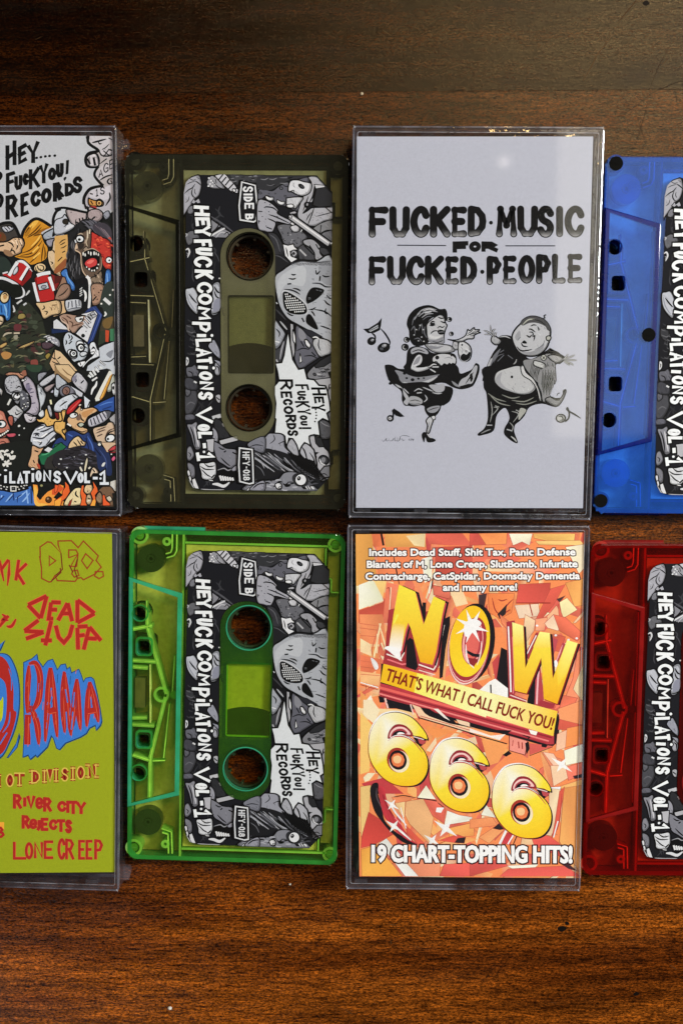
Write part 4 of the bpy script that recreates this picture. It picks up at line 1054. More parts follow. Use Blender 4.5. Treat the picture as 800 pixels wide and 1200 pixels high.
    a.ell('8a2c30', 800, 178, 82, 162, 8); a.ell('d8908c', 792, 186, 68, 146, 8); a.ell('943038', 796, 184, 58, 130, 8); a.ell('c05850', 790, 200, 44, 106, 8); a.poly('18141a', "745,235 800,262 850,268 845,288 790,282 748,255"); a.ink(12, "745,200 755,300 800,360", 'ecc4c0'); a.ink(8, "850,180 845,260 820,340", 'e8b8b4'); a.poly('7c2428', "760,290 830,300 800,350 770,330")
    a.ell('6a2028', 805, 90, 30, 40)
    a.blob('e8e0d8', "740,60 800,30 850,60 800,110 760,150 735,130")
    a.blob('f4f4f4', "745,80 785,50 830,70 800,105 765,120")
    for t in (0.3, 1.1, 1.9, 2.7, 3.6, 4.4, 5.2): a.poly('fbf6e4', [(785 + 120 * cos(t), 80 + 120 * sin(t)), (785 + 20 * cos(t + 1.4), 80 + 20 * sin(t + 1.4)), (785 + 20 * cos(t - 1.4), 80 + 20 * sin(t - 1.4))])
    # W
    a.at(550, 720, 5.714)
    a.poly(K, "210,220 250,240 262,560 215,480 180,430"); a.poly('dcd0cc', "130,450 170,430 255,495 255,575 140,540 60,510"); a.poly(K, "135,470 145,470 148,545 138,540")
    a.poly('8c2c34', "245,50 300,40 330,200 320,470 300,540 380,570 375,590 262,560")
    a.ink(10, "258,80 268,300 275,520", 'f0d0d0', taper=0); a.ink(8, "285,150 296,400 290,530", 'c06068', taper=0); a.ink(7, "270,540 380,580", 'e4b0ac', taper=0)
    a.poly('8c3038', "370,270 445,120 470,130 400,310"); a.ink(7, "375,280 445,140", 'ecc8c8', sm=0)
    a.poly('943840', "550,380 620,190 650,200 600,300"); a.ink(10, "560,360 600,260 620,205", 'd88c8c', sm=0); a.ell('f6eef0', 575, 330, 13, 24); a.poly('a04048', "545,150 590,170 560,280 548,250")
    a.poly(K, "385,580 440,350 455,370 470,600 440,629 385,610"); a.poly('983840', "440,370 470,340 500,560 480,600 430,629 435,560"); a.ink(12, "460,380 452,500 448,600", 'e0a0a4', taper=0); a.poly('8c2c34', "470,570 570,600 560,629 440,629")
    Wf = P("284,52 358,75 372,360 468,115 535,125 555,430 650,172 722,192 585,600 495,565 478,290 380,530 300,510")
    a.poly(K, [(x + 18, y + 8) for x, y in Wf]); a.poly('7c1c1c', [(x + 6, y + 8) for x, y in Wf])
    a.poly(lambda x, y: tuple(hexlin('eec640', a.k)[i] * (1 - max(0, min(1, (y - 735) / 90))) + hexlin('cc9418', a.k)[i] * max(0, min(1, (y - 735) / 90)) for i in range(3)), Wf); a.poly(G('ecd070', 'dcae24', 690, 190, 620, 420), "650,172 722,192 650,400 590,480 580,370"); a.poly(G('f0d880', 'dcae24', 320, 60, 330, 240), "284,52 358,75 364,220 292,220"); a.poly(G('ecd878', 'dcae24', 480, 115, 470, 250), "468,115 535,125 540,220 440,230 425,215")
    # banner
    a.at(415, 720, 5.714)
    (b0x, b0y) = (0, 0)
    a.poly(K, "180,328 1340,650 1375,680 1365,850 1330,880 1290,885 170,570")
    a.poly('9c3038', "175,460 1335,770 1335,870 1290,870 165,540")
    for q, c, w_ in (("170,490 1320,800", 'c85850', 18), ("170,512 1320,825", '7c2028', 10), ("168,530 1300,848", 'cc706c', 10), ("168,548 1280,862", '8c2830', 8)): a.ink(w_, q, c, sm=0, taper=0)
    ban = "195,330 1358,648 1330,815 175,452"
    a.poly('d8a41c', ban); a.poly(G('e8ca50', 'e8d898', 400, 400, 900, 560), "420,392 900,524 880,690 400,522"); a.poly(G('e8d898', 'dcae30', 900, 560, 1340, 700), "900,524 1358,648 1330,815 880,677")
    a.type("THAT'S WHAT I CALL FUCK YOU!", 205, 438, 1318, 772, 78, '701c10', bold=0.022, sh=0)
    a.poly('e8e0c8', "1165,770 1225,785 1215,810 1180,800")
    # below the banner
    a.poly(K, "160,545 210,560 200,590 170,590"); a.poly(K, "205,570 390,629 215,629"); a.ink(12, "205,560 225,629", 'e0a8a0', sm=0)
    a.at(415, 820, 5.714)
    a.poly(K, "230,0 390,40 385,85 250,50 215,20"); a.poly('e0b090', "385,30 440,50 490,100 800,200 800,225 480,130 430,110"); a.poly(K, "440,50 500,60 560,100 660,130 680,155 800,160 800,190 640,160 500,110 470,90"); a.poly('d8c8c0', "530,60 560,60 640,140 600,120"); a.poly('e0b498', "680,130 760,150 800,175 800,190 700,160"); a.ink(8, "375,30 395,100", 'e8b8b0', sm=0)
    a.ink(7, "430,120 640,180 800,230", K, taper=0); a.ink(5, "440,108 640,165 800,212", 'a84840', taper=0)
    a.poly('d08048', "480,170 800,240 640,220 540,260 480,200"); a.poly('e0b896', "480,340 545,250 550,290 510,350"); a.poly('e8c0a0', "60,0 120,0 170,70 130,160 60,100"); a.poly('e8a860', "40,80 120,170 100,480 40,500"); a.poly('e8c4a4', "60,520 90,490 140,490 100,540 70,550"); a.poly('a8383c', "50,560 200,520 330,629 100,629"); a.poly(K, "110,600 120,560 150,570 165,629 100,629")
    a.at(550, 820, 5.714)
    a.poly(K, "0,150 150,200 280,205 250,230 130,215 0,180"); a.poly('d8c4bc', "0,190 140,240 240,230 200,270 60,230 0,215"); a.ink(7, "0,225 250,295", K, sm=0, taper=0); a.poly('d08850', "80,270 260,300 190,420 130,440"); a.poly('c87c70', "265,240 385,275 370,370 265,340", .8, '5c2420'); a.ink(6, "290,270 285,310", 'a04840', sm=0); a.ink(9, "325,280 330,325", '8c3830', sm=0); a.ink(9, "350,285 352,330", '8c3830', sm=0); a.poly(K, "370,290 395,280 400,330 380,365"); a.ink(10, "350,235 400,250 385,270", K, sm=0); a.poly(K, "220,370 260,340 280,360 245,380")
    a.poly('b85048', "400,290 560,310 480,340 400,370"); a.poly(K, "480,300 520,305 510,320 480,315"); a.ink(4, "400,375 555,315", '3a2020', sm=0)
    for c, q in (('d88458', "590,60 760,0 760,170 600,130"), ('b85040', "600,130 760,170 640,200 590,200"), ('dca488', "585,230 650,200 640,320 575,345"), ('d08048', "650,190 755,170 755,290 640,320"), ('ecd2bc', "630,340 755,295 755,415 640,440"), ('c87858', "480,350 620,400 560,480 540,450"), ('e0a890', "490,350 560,360 610,440 580,470"), ('e8b090', "540,440 640,440 700,500 560,580"), ('d06c58', "640,450 755,420 755,500 660,540"), ('241c20', "690,510 755,495 755,520 700,530"), ('e0a060', "600,580 755,530 755,629 640,629"), ('e8dcd0', "490,590 610,580 600,629 540,629")): a.poly(c, q, .4, '94403a')
    def spark(x, y, r):
        for rr, wd_, c in ((1.0, .20, 'f0d8c8'), (.8, .12, 'fbf6f2')):
            for i in range(4):
                t = i * pi / 2 + .6; L = r * rr * (1 if i % 2 == 0 else .7)
                a.poly(c, [(x + cos(t) * L, y + sin(t) * L), (x + cos(t + 1.2) * r * wd_, y + sin(t + 1.2) * r * wd_), (x - cos(t) * r * .1, y - sin(t) * r * .1), (x + cos(t - 1.2) * r * wd_, y + sin(t - 1.2) * r * wd_)])
        a.ell('fdfaf8', x, y, r * .17)
    spark(615, 435, 85)
    # 666
    def six(cx, cy):
        a.at(cx, cy, 5.714)
        body = [(-198, 30), (-190, -60), (-160, -130), (-110, -185), (-40, -205), (20, -200), (90, -170), (150, -110), (185, -60), (190, -25), (150, -45), (95, -55), (80, -85), (40, -118), (-10, -118), (-50, -85), (-65, -30), (-20, -50), (50, -45), (120, 0), (175, 60), (196, 130), (185, 205), (140, 265), (70, 285), (-20, 275), (-100, 230), (-160, 160), (-190, 95)]
        a.poly('f4ece4', catmull([(x - 4, y - 12) for x, y in body], True, 3)); a.poly('3a1416', catmull([(x + 4, y - 5) for x, y in body], True, 3)); a.poly(K, catmull([(x + 11, y + 9) for x, y in body], True, 3)); a.poly('7c2c1c', catmull([(x - 5, y + 5) for x, y in body], True, 3))
        A, B, C = hexlin('ece4cc', a.k), hexlin('e2c034', a.k), hexlin('dcaa1e', a.k)
        ox, oy = cx, cy
        def gr(x, y):
            d = math.hypot((x - ox) * 5.714 + 95, (y - oy) * 5.714 + 95)
            t = max(0, min(1, (d - 30) / 200)); u = max(0, min(1, (d - 230) / 150))
            m = [A[i] + (B[i] - A[i]) * t for i in range(3)]
            return tuple(m[i] + (C[i] - m[i]) * u for i in range(3))
        # face as rings so that the sheen of the printed gold shades smoothly
        a.poly(gr, catmull(body, True, 4))
        # the open crook
        a.blob('7c2028', [(-70, -30), (-62, -80), (-20, -125), (40, -122), (85, -85), (98, -52), (70, -45), (20, -58), (-30, -52)]); a.blob('e0a8a4', [(-58, -40), (-50, -78), (-15, -108), (35, -108), (72, -80), (80, -58), (40, -62), (-20, -55)]); a.blob('8c3038', [(-48, -42), (-38, -75), (-5, -96), (30, -96), (58, -74), (50, -62), (0, -66)]); a.blob(K, [(-40, -48), (-28, -72), (0, -84), (35, -80), (48, -66), (10, -70), (-10, -58)]); a.blob('f0e4e0', [(-10, -62), (5, -74), (30, -72), (42, -62), (15, -64)])
        a.ink(9, [(-68, -18), (-30, -45), (40, -44), (100, -12), (160, 60)], 'a03c40'); a.ink(5, [(-65, -22), (-25, -50), (45, -48), (110, -10)], 'f0d4d0')
        a.poly(K, [(95, -55), (190, -28), (180, 0), (150, 20), (120, -10), (105, -30)]); a.poly('a04044', [(130, -30), (188, -15), (165, 10), (140, 0)]); a.ink(6, [(100, -45), (170, -25)], 'e8b8b4', sm=0)
        # counter
        a.ell('8c2c20', -4, 112, 72, 84, -15); a.ell('dcb0a0', 6, 122, 68, 74, -15); a.ell('e8c4a4', 8, 126, 62, 70, -15); a.ell(K, -2, 112, 58, 66, -15); a.ell('702420', -4, 112, 44, 50, -15)
        a.poly('c86c40', [(-46, 96), (-30, 72), (4, 66), (30, 82), (42, 112), (30, 146), (0, 158), (-34, 146), (-44, 124)]); a.blob('e8a878', [(-30, 90), (0, 82), (20, 100), (10, 130), (-20, 132), (-34, 112)])
    a.vary = .24
    # bottom shards
    a.at(415, 920, 5.714)
    for c, q in (('e4b070', "40,10 110,0 95,320 45,345"), ('b84038', "95,180 190,240 260,330 130,400 45,420 50,340"), ('e09040', "45,430 150,400 320,610 50,610"), ('ece0cc', "165,390 215,355 430,610 340,610 240,480"), ('d88060', "430,610 300,470 580,470 570,610"), ('c05048', "570,610 600,530 800,520 800,610"), ('e0a070', "345,110 460,90 530,220 500,390 370,260 340,200"), ('e8ccb4', "420,85 480,0 545,95"), ('eed8c4', "600,270 620,170 700,200 790,215 780,240"), ('c85c4c', "460,90 550,110 610,160 600,260 520,200"), ('d8884c', "620,290 800,250 800,340 640,350"), ('b8483c', "560,370 690,330 740,350 700,390"), ('241c20', "670,385 690,355 745,348 735,390"), ('c87850', "250,80 420,80 345,110 280,130"), ('d8a878', "270,120 340,110 335,220 300,180"), ('c05040', "345,270 470,390 430,400 350,320")): a.poly(c, q, .35, '8c3a30')
    a.blob(K, "105,40 125,-10 160,-10 160,60 185,150 200,230 250,290 300,330 380,370 420,400 330,385 240,310 180,240 130,160"); a.blob('a83038', "160,20 200,20 215,90 245,180 300,250 370,350 420,395 330,350 250,260 195,200"); a.ink(7, "150,20 150,80 185,160", '4a4044'); a.ink(12, "230,110 280,190 350,270", 'f0dcd8'); a.ink(8, "215,100 250,190 330,280", 'd87070'); a.ink(14, "245,260 300,300 380,370", 'f0e8e8'); a.ink(10, "190,60 220,140 270,220", '7c1c24'); a.ink(6, "310,150 345,290", 'f4e4dc', sm=0)
    spark(250, 130, 60); spark(265, 275, 70); spark(610, 290, 95); spark(520, 370, 70)
    a.ink(6, "260,80 330,70 410,85", K); a.ink(6, "420,85 550,105", K, sm=0); a.ink(5, "560,120 600,150", K, sm=0); a.poly('f0e8e0', "550,150 600,150 580,185 545,180")
    a.at(550, 920, 5.714)
    for c, q in (('e4d0c0', "75,200 110,130 180,220"), ('cc7c50', "0,230 150,215 190,270 0,290"), ('d88858', "60,350 180,270 230,300 130,390"), ('241c20', "155,290 195,255 230,295 200,300"), ('e0b090', "530,20 610,30 600,220 545,340 490,330 530,220"), ('d88c50', "630,20 745,0 745,610 720,560 600,380"), ('b84c3c', "600,40 635,10 600,230 545,370 570,240"), ('c04c44', "400,335 530,340 600,390 610,480 420,400"), ('a8343a', "250,320 300,310 270,400 210,390"), ('e8a880', "350,345 410,345 430,400 340,400"), ('b84a44', "0,520 200,500 260,540 0,610"), ('e6d4bc', "250,540 460,530 420,570 300,570"), ('c05048', "260,560 640,540 740,610 200,610"), ('3a2428', "600,520 640,510 720,575 660,560")): a.poly(c, q, .35, '8c3a30')
    a.ink(16, "200,395 245,300", 'f4ecec', sm=0); a.ink(10, "255,395 300,320", 'f0d8d8', sm=0); a.ink(7, "290,400 320,330", '241418', sm=0); a.ink(9, "570,330 600,230 615,60", '9c3c34'); a.ink(8, "560,350 590,240", 'f4e8e4')
    a.vary = .05
    six(466.5, 871); six(538, 901.5); six(611, 932)
    a.vary = 0
    # type
    a.at(415, 620, 5.714)
    Wt, Ke = 'f6eef0', '2c1014'
    a.type("Includes Dead Stuff, Shit Tax, Panic Defense", 102, 178, 1476, 174, 44, Wt, bold=.042, edge=.10, edgec=Ke)
    a.type("Blanket of M, Lone Creep, SlutBomb, Infuriate", 86, 258, 1490, 254, 44, Wt, bold=.042, edge=.10, edgec=Ke)
    a.type("Contracharge, CatSpidar, Doomsday Dementia", 76, 338, 1506, 334, 44, Wt, bold=.042, edge=.10, edgec=Ke)
    a.type("and many more!", 594, 412, 1086, 410, 44, Wt, bold=.042, edge=.10, edgec=Ke)
    a.at(415, 920, 5.714)
    a.type("19 CHART-TOPPING HITS!", 120, 510, 1452, 517, 104, Wt, bold=.045, edge=.06, edgec=Ke)
    return a

def comic_art():
    a = Art('artwork', COMIC_EDGE, 1.1)
    K = '0b0b0c'
    a.pen, a.shade = 1.75, True
    rnd = random.Random(9)
    k = 11.43
    a.at(0, 0, 1)
    a.poly('141614', "-160,150 145,150 145,600 -160,600")
    # crowd carried on beyond the picture's edge: dim figures
    for i in range(90):
        x, y = rnd.uniform(-145, -2), rnd.uniform(260, 585)
        a.blob(rnd.choice(['9a8a78', '6a6e7c', '8a3030', '3a5080', 'b07a30', '3a4436', '7c7c88', '4a3a34']), [(x + rnd.uniform(6, 15) * cos(t) , y + rnd.uniform(6, 17) * sin(t)) for t in (0, 1, 2, 3, 4, 5)], 1)
    a.poly('b2b5bc', "-160,150 145,150 145,240 110,262 70,262 60,275 -160,270")
    sp = 'c8cad2'
    a.blob('b2b5bc', "-150,200 -60,210 10,258 24,278 28,270 45,255 62,266 70,250 110,250 105,225 110,180 100,155 -150,155")
    # ---- right column of names and figures at the top
    a.at(68, 145, k)
    a.poly('a8a2a4', "405,170 740,175 740,1143 400,1143 350,1020 400,920 560,840 490,690 540,570 400,560 370,480 520,360 415,270")
    a.blob('b8b4ba', "405,160 430,260 540,350 600,430 740,400 740,160", 10); a.ink(22, "408,165 412,260 530,345 530,370 430,390 385,430 372,490 395,560 460,580 550,570", K, taper=0)
    a.blob('c0bcc2', "385,470 420,420 520,405 550,560 450,580 400,550", 12); a.poly('7c787c', "390,480 430,430 440,570 400,545"); a.ink(18, "480,450 500,560", K, sm=0); a.ink(14, "395,470 435,540", K, sm=0); a.ink(10, "530,400 555,470 560,530", K)
    a.ink(14, "460,255 540,235 650,205", K); a.ink(10, "540,230 560,270 590,260", K); a.ink(8, "590,350 640,320 690,270", K); a.ink(9, "560,540 640,480 660,470", K); a.ink(12, "690,345 740,365", K); a.ink(8, "680,190 740,220", K)
    a.letters("X:608,360,690,450", 15, K, sk=-.25)
    a.blob('b4b0b6', "500,700 530,620 600,560 740,500 740,680 640,700 560,770", 0); a.ink(20, "545,570 500,640 495,700 545,770 610,830", K, taper=0)
    a.letters("A:545,620,608,725 G:610,540,680,670 E:690,490,748,620", 15, K, sk=-.2); a.ink(12, "560,760 640,710 740,680", K); a.ink(12, "740,740 690,740 665,780 700,810 730,790 700,760", K)
    a.blob('a8a4ac', "360,1000 400,900 460,860 560,840 620,860 740,820 740,1143 380,1143 350,1080", 0); a.ink(24, "350,1080 352,1000 390,920 450,865 570,838 610,825", K, taper=0); a.ink(16, "352,1050 380,1143", K)
    a.blob('bcb8c0', "430,920 500,870 620,850 740,830 740,950 640,1020 520,1000 430,980", 0)
    a.letters("1:508,870,545,980 S:565,850,632,955", 15, K, sk=-.1); a.ink(10, "430,935 470,945", K)
    a.blob('c08a48', "410,1000 440,1010 510,1030 560,1010 610,1050 600,1100 520,1110 420,1090", 10); a.ink(9, "440,1030 470,1080", K); a.ell('d8b070', 555, 1065, 38, 38, 0, 10); a.ell('6a4020', 555, 1065, 18, 20); a.ink(9, "420,1110 480,1120 520,1143", K); a.ink(14, "690,920 700,1000 640,1100", K); a.blob('9a3030', "420,1110 500,1105 520,1143 430,1150")
    # ---- speech lettering
    a.at(0, 145, k)
    a.letters("H:82,300,222,640 E:244,318,366,560 Y:368,296,530,570", 54, K, sk=-.28)
    for x, y in P("495,458 552,448 612,438 668,432 738,428"): a.ell(K, x, y, 20, 17, -20)
    a.letters("F:84,668,210,940 U:196,706,306,900 C:308,676,388,836 K:390,612,540,890 Y:528,560,652,822 O:646,600,756,770", 50, K, sk=-.15)
    a.letters("R:80,970,245,1300 E:276,950,392,1260 C:410,914,552,1130 O:552,878,700,1080 R:712,800,832,1060", 58, K, sk=-.16)
    a.ink(30, "-20,640 15,690 -10,760", K); a.ink(30, "-20,930 30,1000 10,1120", K); a.ink(26, "0,1080 30,1060", K)
    a.at(68, 145, k)
    a.letters("U:-26,540,82,728 D:92,800,224,980", 52, K, sk=-.12); a.poly(K, "112,490 152,484 142,672 104,680"); a.blob(K, "78,730 105,710 118,730 90,765")
    a.letters("S:196,716,334,944", 54, K, sk=-.1)
    a.ink(38, "0,860 20,930 85,975", K)
    # ---- hood, fist and drums
    a.at(0, 240, k)
    a.blob('3a3634', "-100,300 0,270 80,240 170,245 230,330 290,440 240,480 -100,500", 0); a.ink(24, "-60,290 60,245 160,245 215,310 270,430 295,445", K, taper=0); a.blob('b4b6c0', "25,300 90,285 170,290 185,330 110,370 60,360", 8)
    for q in ("60,300 100,340 110,360", "100,290 140,330", "140,285 170,310"): a.ink(8, q, K)
    a.blob('5c3a20', "-60,380 40,370 90,440 60,490 -60,490"); a.blob('7a2c20', "-20,390 20,400 10,440 -20,440")
    hood = "300,440 320,360 370,270 440,205 500,190 570,215 690,290 660,320 560,370 590,500 640,580 630,700 560,760 440,800 400,790 330,740 200,690 250,640 330,560"
    a.blob('c08426', hood, 0); a.ink(24, "290,450 320,350 375,265 440,205 500,188 575,215 695,292", K, taper=0)
    a.blob('8a5a18', "560,370 640,320 690,290 650,300 560,330 500,360 460,420"); a.blob('d8a848', "420,260 470,215 520,215 480,280 400,340"); a.blob('a06c1c', "330,400 400,300 440,250 420,330 370,420")
    for q in ("340,380 390,310 450,240", "380,420 470,350 550,260", "370,440 480,380 560,300", "450,420 560,400 580,470", "290,650 400,610 480,540 560,440", "280,680 420,650 500,580 570,480", "230,690 380,700 470,660 540,580", "560,760 570,640 590,520", "600,560 610,660 600,730", "400,780 470,720 530,650"): a.ink(10, q, '4a2c0c')
    for q in ("420,560 500,480 550,400", "440,640 520,560", "450,720 540,640", "400,300 450,250"): a.ink(12, q, 'e0b458')
    a.blob('c8a888', "-80,500 0,500 100,490 190,440 260,440 320,460 330,540 300,590 290,640 230,670 140,690 60,640 -80,610", 10)
    for q in ("200,450 230,500 240,560 220,600", "250,450 280,500 300,560", "300,450 330,500 335,530", "110,500 160,520 190,570", "150,600 190,620 210,660", "100,640 150,620 170,570", "-20,560 60,540"): a.ink(11, q, K)
    for q in ("215,470 240,540", "270,470 300,530", "160,480 200,520"): a.ink(9, q, 'e4ccb0')
    a.blob('8a6a50', "60,600 140,620 180,680 120,690 60,650")
    # blue-grey and bodies on the right
    a.blob('9aa2ae', "580,400 690,330 760,300 800,220 870,300 860,420 700,460 600,470", 10); a.blob('b8bcc4', "715,270 730,160 800,80 900,60 900,220 760,300"); a.ink(22, "715,285 720,180 760,90 820,55", K, taper=0); a.poly(K, "710,360 740,420 700,430"); a.blob('8c8a98', "620,480 740,450 760,470 700,560 650,560", 8)
    a.blob('c8b090', "640,700 650,620 700,600 720,480 800,430 870,440 900,700 880,960 800,960 720,900 670,820", 10)
    a.ink(11, "700,600 740,640 760,690", K); a.ink(9, "680,760 710,780 690,800", K); a.ell('a08868', 750, 530, 10); a.blob('a8906c', "700,830 790,900 850,940 850,800 780,760"); a.ink(9, "720,900 780,960 860,940", K)
    # drums
    a.ell('1c211e', -60, 880, 240, 230, 0, 12); a.blob('26302c', "-100,760 60,700 160,820 120,900 -100,900")
    a.poly('c4c6cc', "235,745 300,740 400,810 450,880 430,900 380,850 300,780 240,770"); a.poly('a82424', "240,765 320,790 430,890 420,960 290,1100 200,1040 100,960 40,940 60,910 130,940"); a.poly('7a1818', "390,870 435,900 420,970 290,1100 270,1070"); a.ink(26, "240,765 125,950", 'cfd1d6', sm=0, taper=0); a.ink(26, "385,840 280,1010", 'd8d8dc', sm=0, taper=0); a.ink(9, "400,850 300,1020", K, sm=0, taper=0)
    a.blob('c0c2ca', "190,880 240,820 250,880 215,930 180,940", 6); a.ink(12, "40,920 110,900", 'c4c6cc', sm=0); a.ink(16, "230,740 320,745 420,840 445,890", K); a.ink(18, "245,752 320,765 410,845", 'd4d6da')
    a.ell('161a18', -30, 1250, 330, 260, 18, 0); a.ink(34, "-60,985 50,985 180,1040 290,1120 330,1200", K, taper=0); a.ink(22, "-60,985 50,985 180,1040 290,1120 330,1200", 'c8cad0', taper=0)
    a.ell('d0b890', 540, 845, 85, 66, -10, 11); a.ink(9, "480,830 490,880 520,890", K); a.ink(9, "530,810 580,820 590,860 560,880 540,850", K); a.ink(9, "500,810 520,860 560,890", K)
    a.poly('a82424', "470,990 500,960 650,940 720,1143 740,1280 530,1330 500,1143"); a.poly('7a1a1a', "470,990 490,970 520,1143 540,1320 510,1320"); a.ink(26, "500,950 570,925 680,908", 'd0d2d6', taper=0); a.ink(24, "665,965 730,1150", 'd8d8dc', sm=0, taper=0); a.ink(22, "455,1040 480,1150 520,1300", 'd0d2d8', sm=0, taper=0); a.poly('b8bac2', "505,1070 640,1035 665,1120 530,1150", 7); a.ell('8c8e98', 590, 1100, 36, 22, -10, 5); a.poly('7a2020', "690,930 790,970 800,1143 740,1143")
    # ---- big screaming head
    a.at(68, 240, k)
    a.blob('a89c9e', "110,70 230,80 400,110 420,30 520,60 600,100 600,200 520,230 380,200 240,280 200,280 150,200", 8); a.ink(18, "-40,60 60,40 180,55 300,85 410,100 385,20", K, taper=0); a.ink(9, "385,110 380,190", K); a.ell('6c6468', 180, 100, 10, 10); a.blob('9c8e90', "440,70 540,60 600,110 590,190 520,230 420,190 400,120", 8)
    a.blob('b0b4be', "-40,220 60,170 100,130 170,240 230,290 120,370 -40,400", 8); a.ell('26221c', 105, 225, 40, 36, 0, 6); a.ink(8, "80,300 130,260 160,270", K); a.blob('c8cad0', "150,260 220,280 160,320 100,330")
    a.blob('8a8c98', "610,120 680,80 700,150 640,200", 6)
    a.poly('c49a5c', "-40,420 130,400 140,560 120,760 60,860 -40,920"); a.blob('8a5030', "60,760 110,720 110,820 20,900 -40,920 -40,860")
    for q in ("30,540 70,520 100,500", "40,580 80,570 120,540", "60,640 100,620", "0,760 60,700", "20,520 60,480 110,460"): a.ink(8, q, K)
    hairp = "230,290 330,200 440,190 560,240 650,230 720,330 720,520 640,480 560,430 440,360 420,560 330,620 300,700 320,860 300,950 380,960 420,1143 300,1143 240,1010 140,900 110,830 130,620 140,480 160,380 230,340"
    a.blob('1e1e20', hairp, 0)
    for i in range(46):
        x = rnd.uniform(130, 330); y = rnd.uniform(300, 950); a.ink(9, [(x, y), (x - 12 + rnd.uniform(-8, 8), y + 60), (x - 4, y + 110)], rnd.choice(['3c3c40', '5a5a5e', K, '0a0a0a']))
    for i in range(26):
        x = rnd.uniform(300, 560); y = rnd.uniform(205, 300); a.ink(9, [(x, y), (x + 50, y + 30), (x + 110, y + 110)], rnd.choice(['48484e', '5c5c66', K]))
    for q in ("250,280 240,220 250,190", "300,230 290,180", "340,210 330,170", "390,200 385,160", "460,195 500,160", "280,250 250,230"): a.ink(12, q, K, taper=2)
    a.blob('3c3840', "480,260 560,240 650,260 720,340 720,480 640,470 520,380 470,320")
    for i in range(16): a.ink(7, [(500 + 8 * i, 270 + 4 * i), (580 + 9 * i, 340 + 8 * i), (640 + 6 * i, 420 + 6 * i)], rnd.choice(['5c5660', '1c1c20', '7a6c74']))
    a.blob('b0342c', "440,370 500,380 580,430 680,470 720,560 720,880 650,870 600,800 560,660 480,600 430,560", 8)
    for i in range(40):
        x, y = rnd.uniform(460, 710), rnd.uniform(420, 840); a.ink(10, [(x, y), (x + 20, y + rnd.uniform(-18, 18)), (x + 36, y + rnd.uniform(-10, 26))], rnd.choice(['d86040', '7a1c1c', '8c2420', 'c04838']))
    a.ell('0c0a0a', 685, 740, 48, 50); a.ell('d4d6da', 685, 742, 36, 36); a.ell(K, 692, 745, 13)
    a.blob('5c4c40', "240,420 300,380 440,340 440,560 420,600 560,640 590,760 590,880 540,960 470,1000 380,960 330,880 310,700 240,600", 8)
    a.blob('c0a890', "250,520 270,580 240,600 310,650 320,780 340,880 390,950 460,980 420,990 340,910 310,800 300,660 230,610")
    a.ink(10, "395,340 400,420 390,480", 'c8bca8'); a.ink(10, "430,330 425,390", 'c8bca8'); a.ink(8, "410,430 380,500 400,560", 'b8a890'); a.ink(9, "340,440 370,480 360,520", 'a08c7c'); a.blob('8c7c6c', "340,600 380,560 410,590 370,640", 6)
    a.ell('cfd2d6', 298, 458, 56, 50, 10, 12); a.ell(K, 290, 466, 20, 18); a.ink(10, "232,470 245,510", 'c8ccd0'); a.ink(10, "270,400 310,385 340,400", 'a09080'); a.blob('2c2622', "270,530 350,520 340,580 290,600")
    a.blob('0c0808', "320,640 360,610 440,600 540,620 560,680 560,780 540,860 480,900 410,880 350,820 330,720", 0)
    a.blob('b83c3c', "365,790 400,740 470,715 520,740 520,800 470,830 410,840"); a.blob('d86c64', "390,780 440,740 490,745 440,790")
    for x, y, w_, h in ((342, 655, 12, 32), (368, 672, 12, 26), (444, 655, 13, 30), (412, 640, 10, 24), (488, 650, 13, 30), (515, 655, 10, 24), (545, 668, 11, 22), (422, 862, 14, 18), (458, 882, 13, 14), (492, 880, 12, 16), (528, 848, 14, 16), (388, 836, 10, 14), (545, 800, 12, 12)): a.ell('d8d8d4', x, y, w_, h, 0, 3)
    a.ink(8, "330,640 400,600 480,590 560,640", 'a08c78'); a.ink(8, "580,700 585,820 540,940", '8c7868')
    a.blob('7c6c5c', "440,990 520,950 580,880 600,960 610,1143 450,1143", 8)
    for i in range(26): x, y = rnd.uniform(460, 600), rnd.uniform(930, 1130); a.ink(8, [(x, y), (x + 14, y + 12), (x + 4, y + 28)], rnd.choice([K, '3c302a', 'b09c88']))
    a.blob('3c6cb0', "40,910 120,850 150,960 220,1050 240,1143 160,1143 100,1010", 8); a.blob('3c6cb0', "640,890 700,870 720,960 690,1143 630,1143", 8); a.ink(10, "110,900 150,1000 210,1090", '6a98d0'); a.ink(8, "660,920 670,1080", '7aa4d8')
    a.poly('101012', "240,1010 390,950 440,1143 240,1143"); a.ink(22, "385,955 425,1010 432,1150", 'd4d4d4', taper=0)
    a.poly('8c6c58', "-20,1143 30,1050 60,960 100,970 130,1060 190,1143", 8); a.poly('4a1c18', "-40,950 60,960 30,1040 -40,1060")
    # ---- middle: arms, camouflage, guitar
    a.at(68, 335, k)
    a.blob('8c7060', "0,60 60,-20 150,-20 180,80 130,170 40,200 -40,190", 8); a.ink(9, "10,140 80,100 140,30", K)
    a.poly('101214', "240,-20 420,-20 420,340 260,340 200,180"); a.ink(20, "432,-20 430,140 418,300", 'c8cacc', taper=0); a.ink(16, "345,55 375,110 365,210", 'd4d6d8'); a.ink(14, "345,55 380,140 360,210", 'd4d6d8')
    for y in (30, 60, 90, 120): a.ink(8, [(295, y + 20), (330, y - 8)], 'b8babc', sm=0)
    a.blob('9c7c68', "455,-20 610,-20 620,120 560,240 470,260 455,150", 8)
    for x, y in P("495,125 550,90 480,40 530,180 580,60"): a.ell('3a2420', x, y, 11, 9)
    a.blob('2c3430', "630,-20 760,-20 760,420 640,440 600,300 560,250")
    for x, y, r in ((740, 55, 14), (700, 122, 12), (585, 240, 13)): a.ell('d4d4d0', x, y, r)
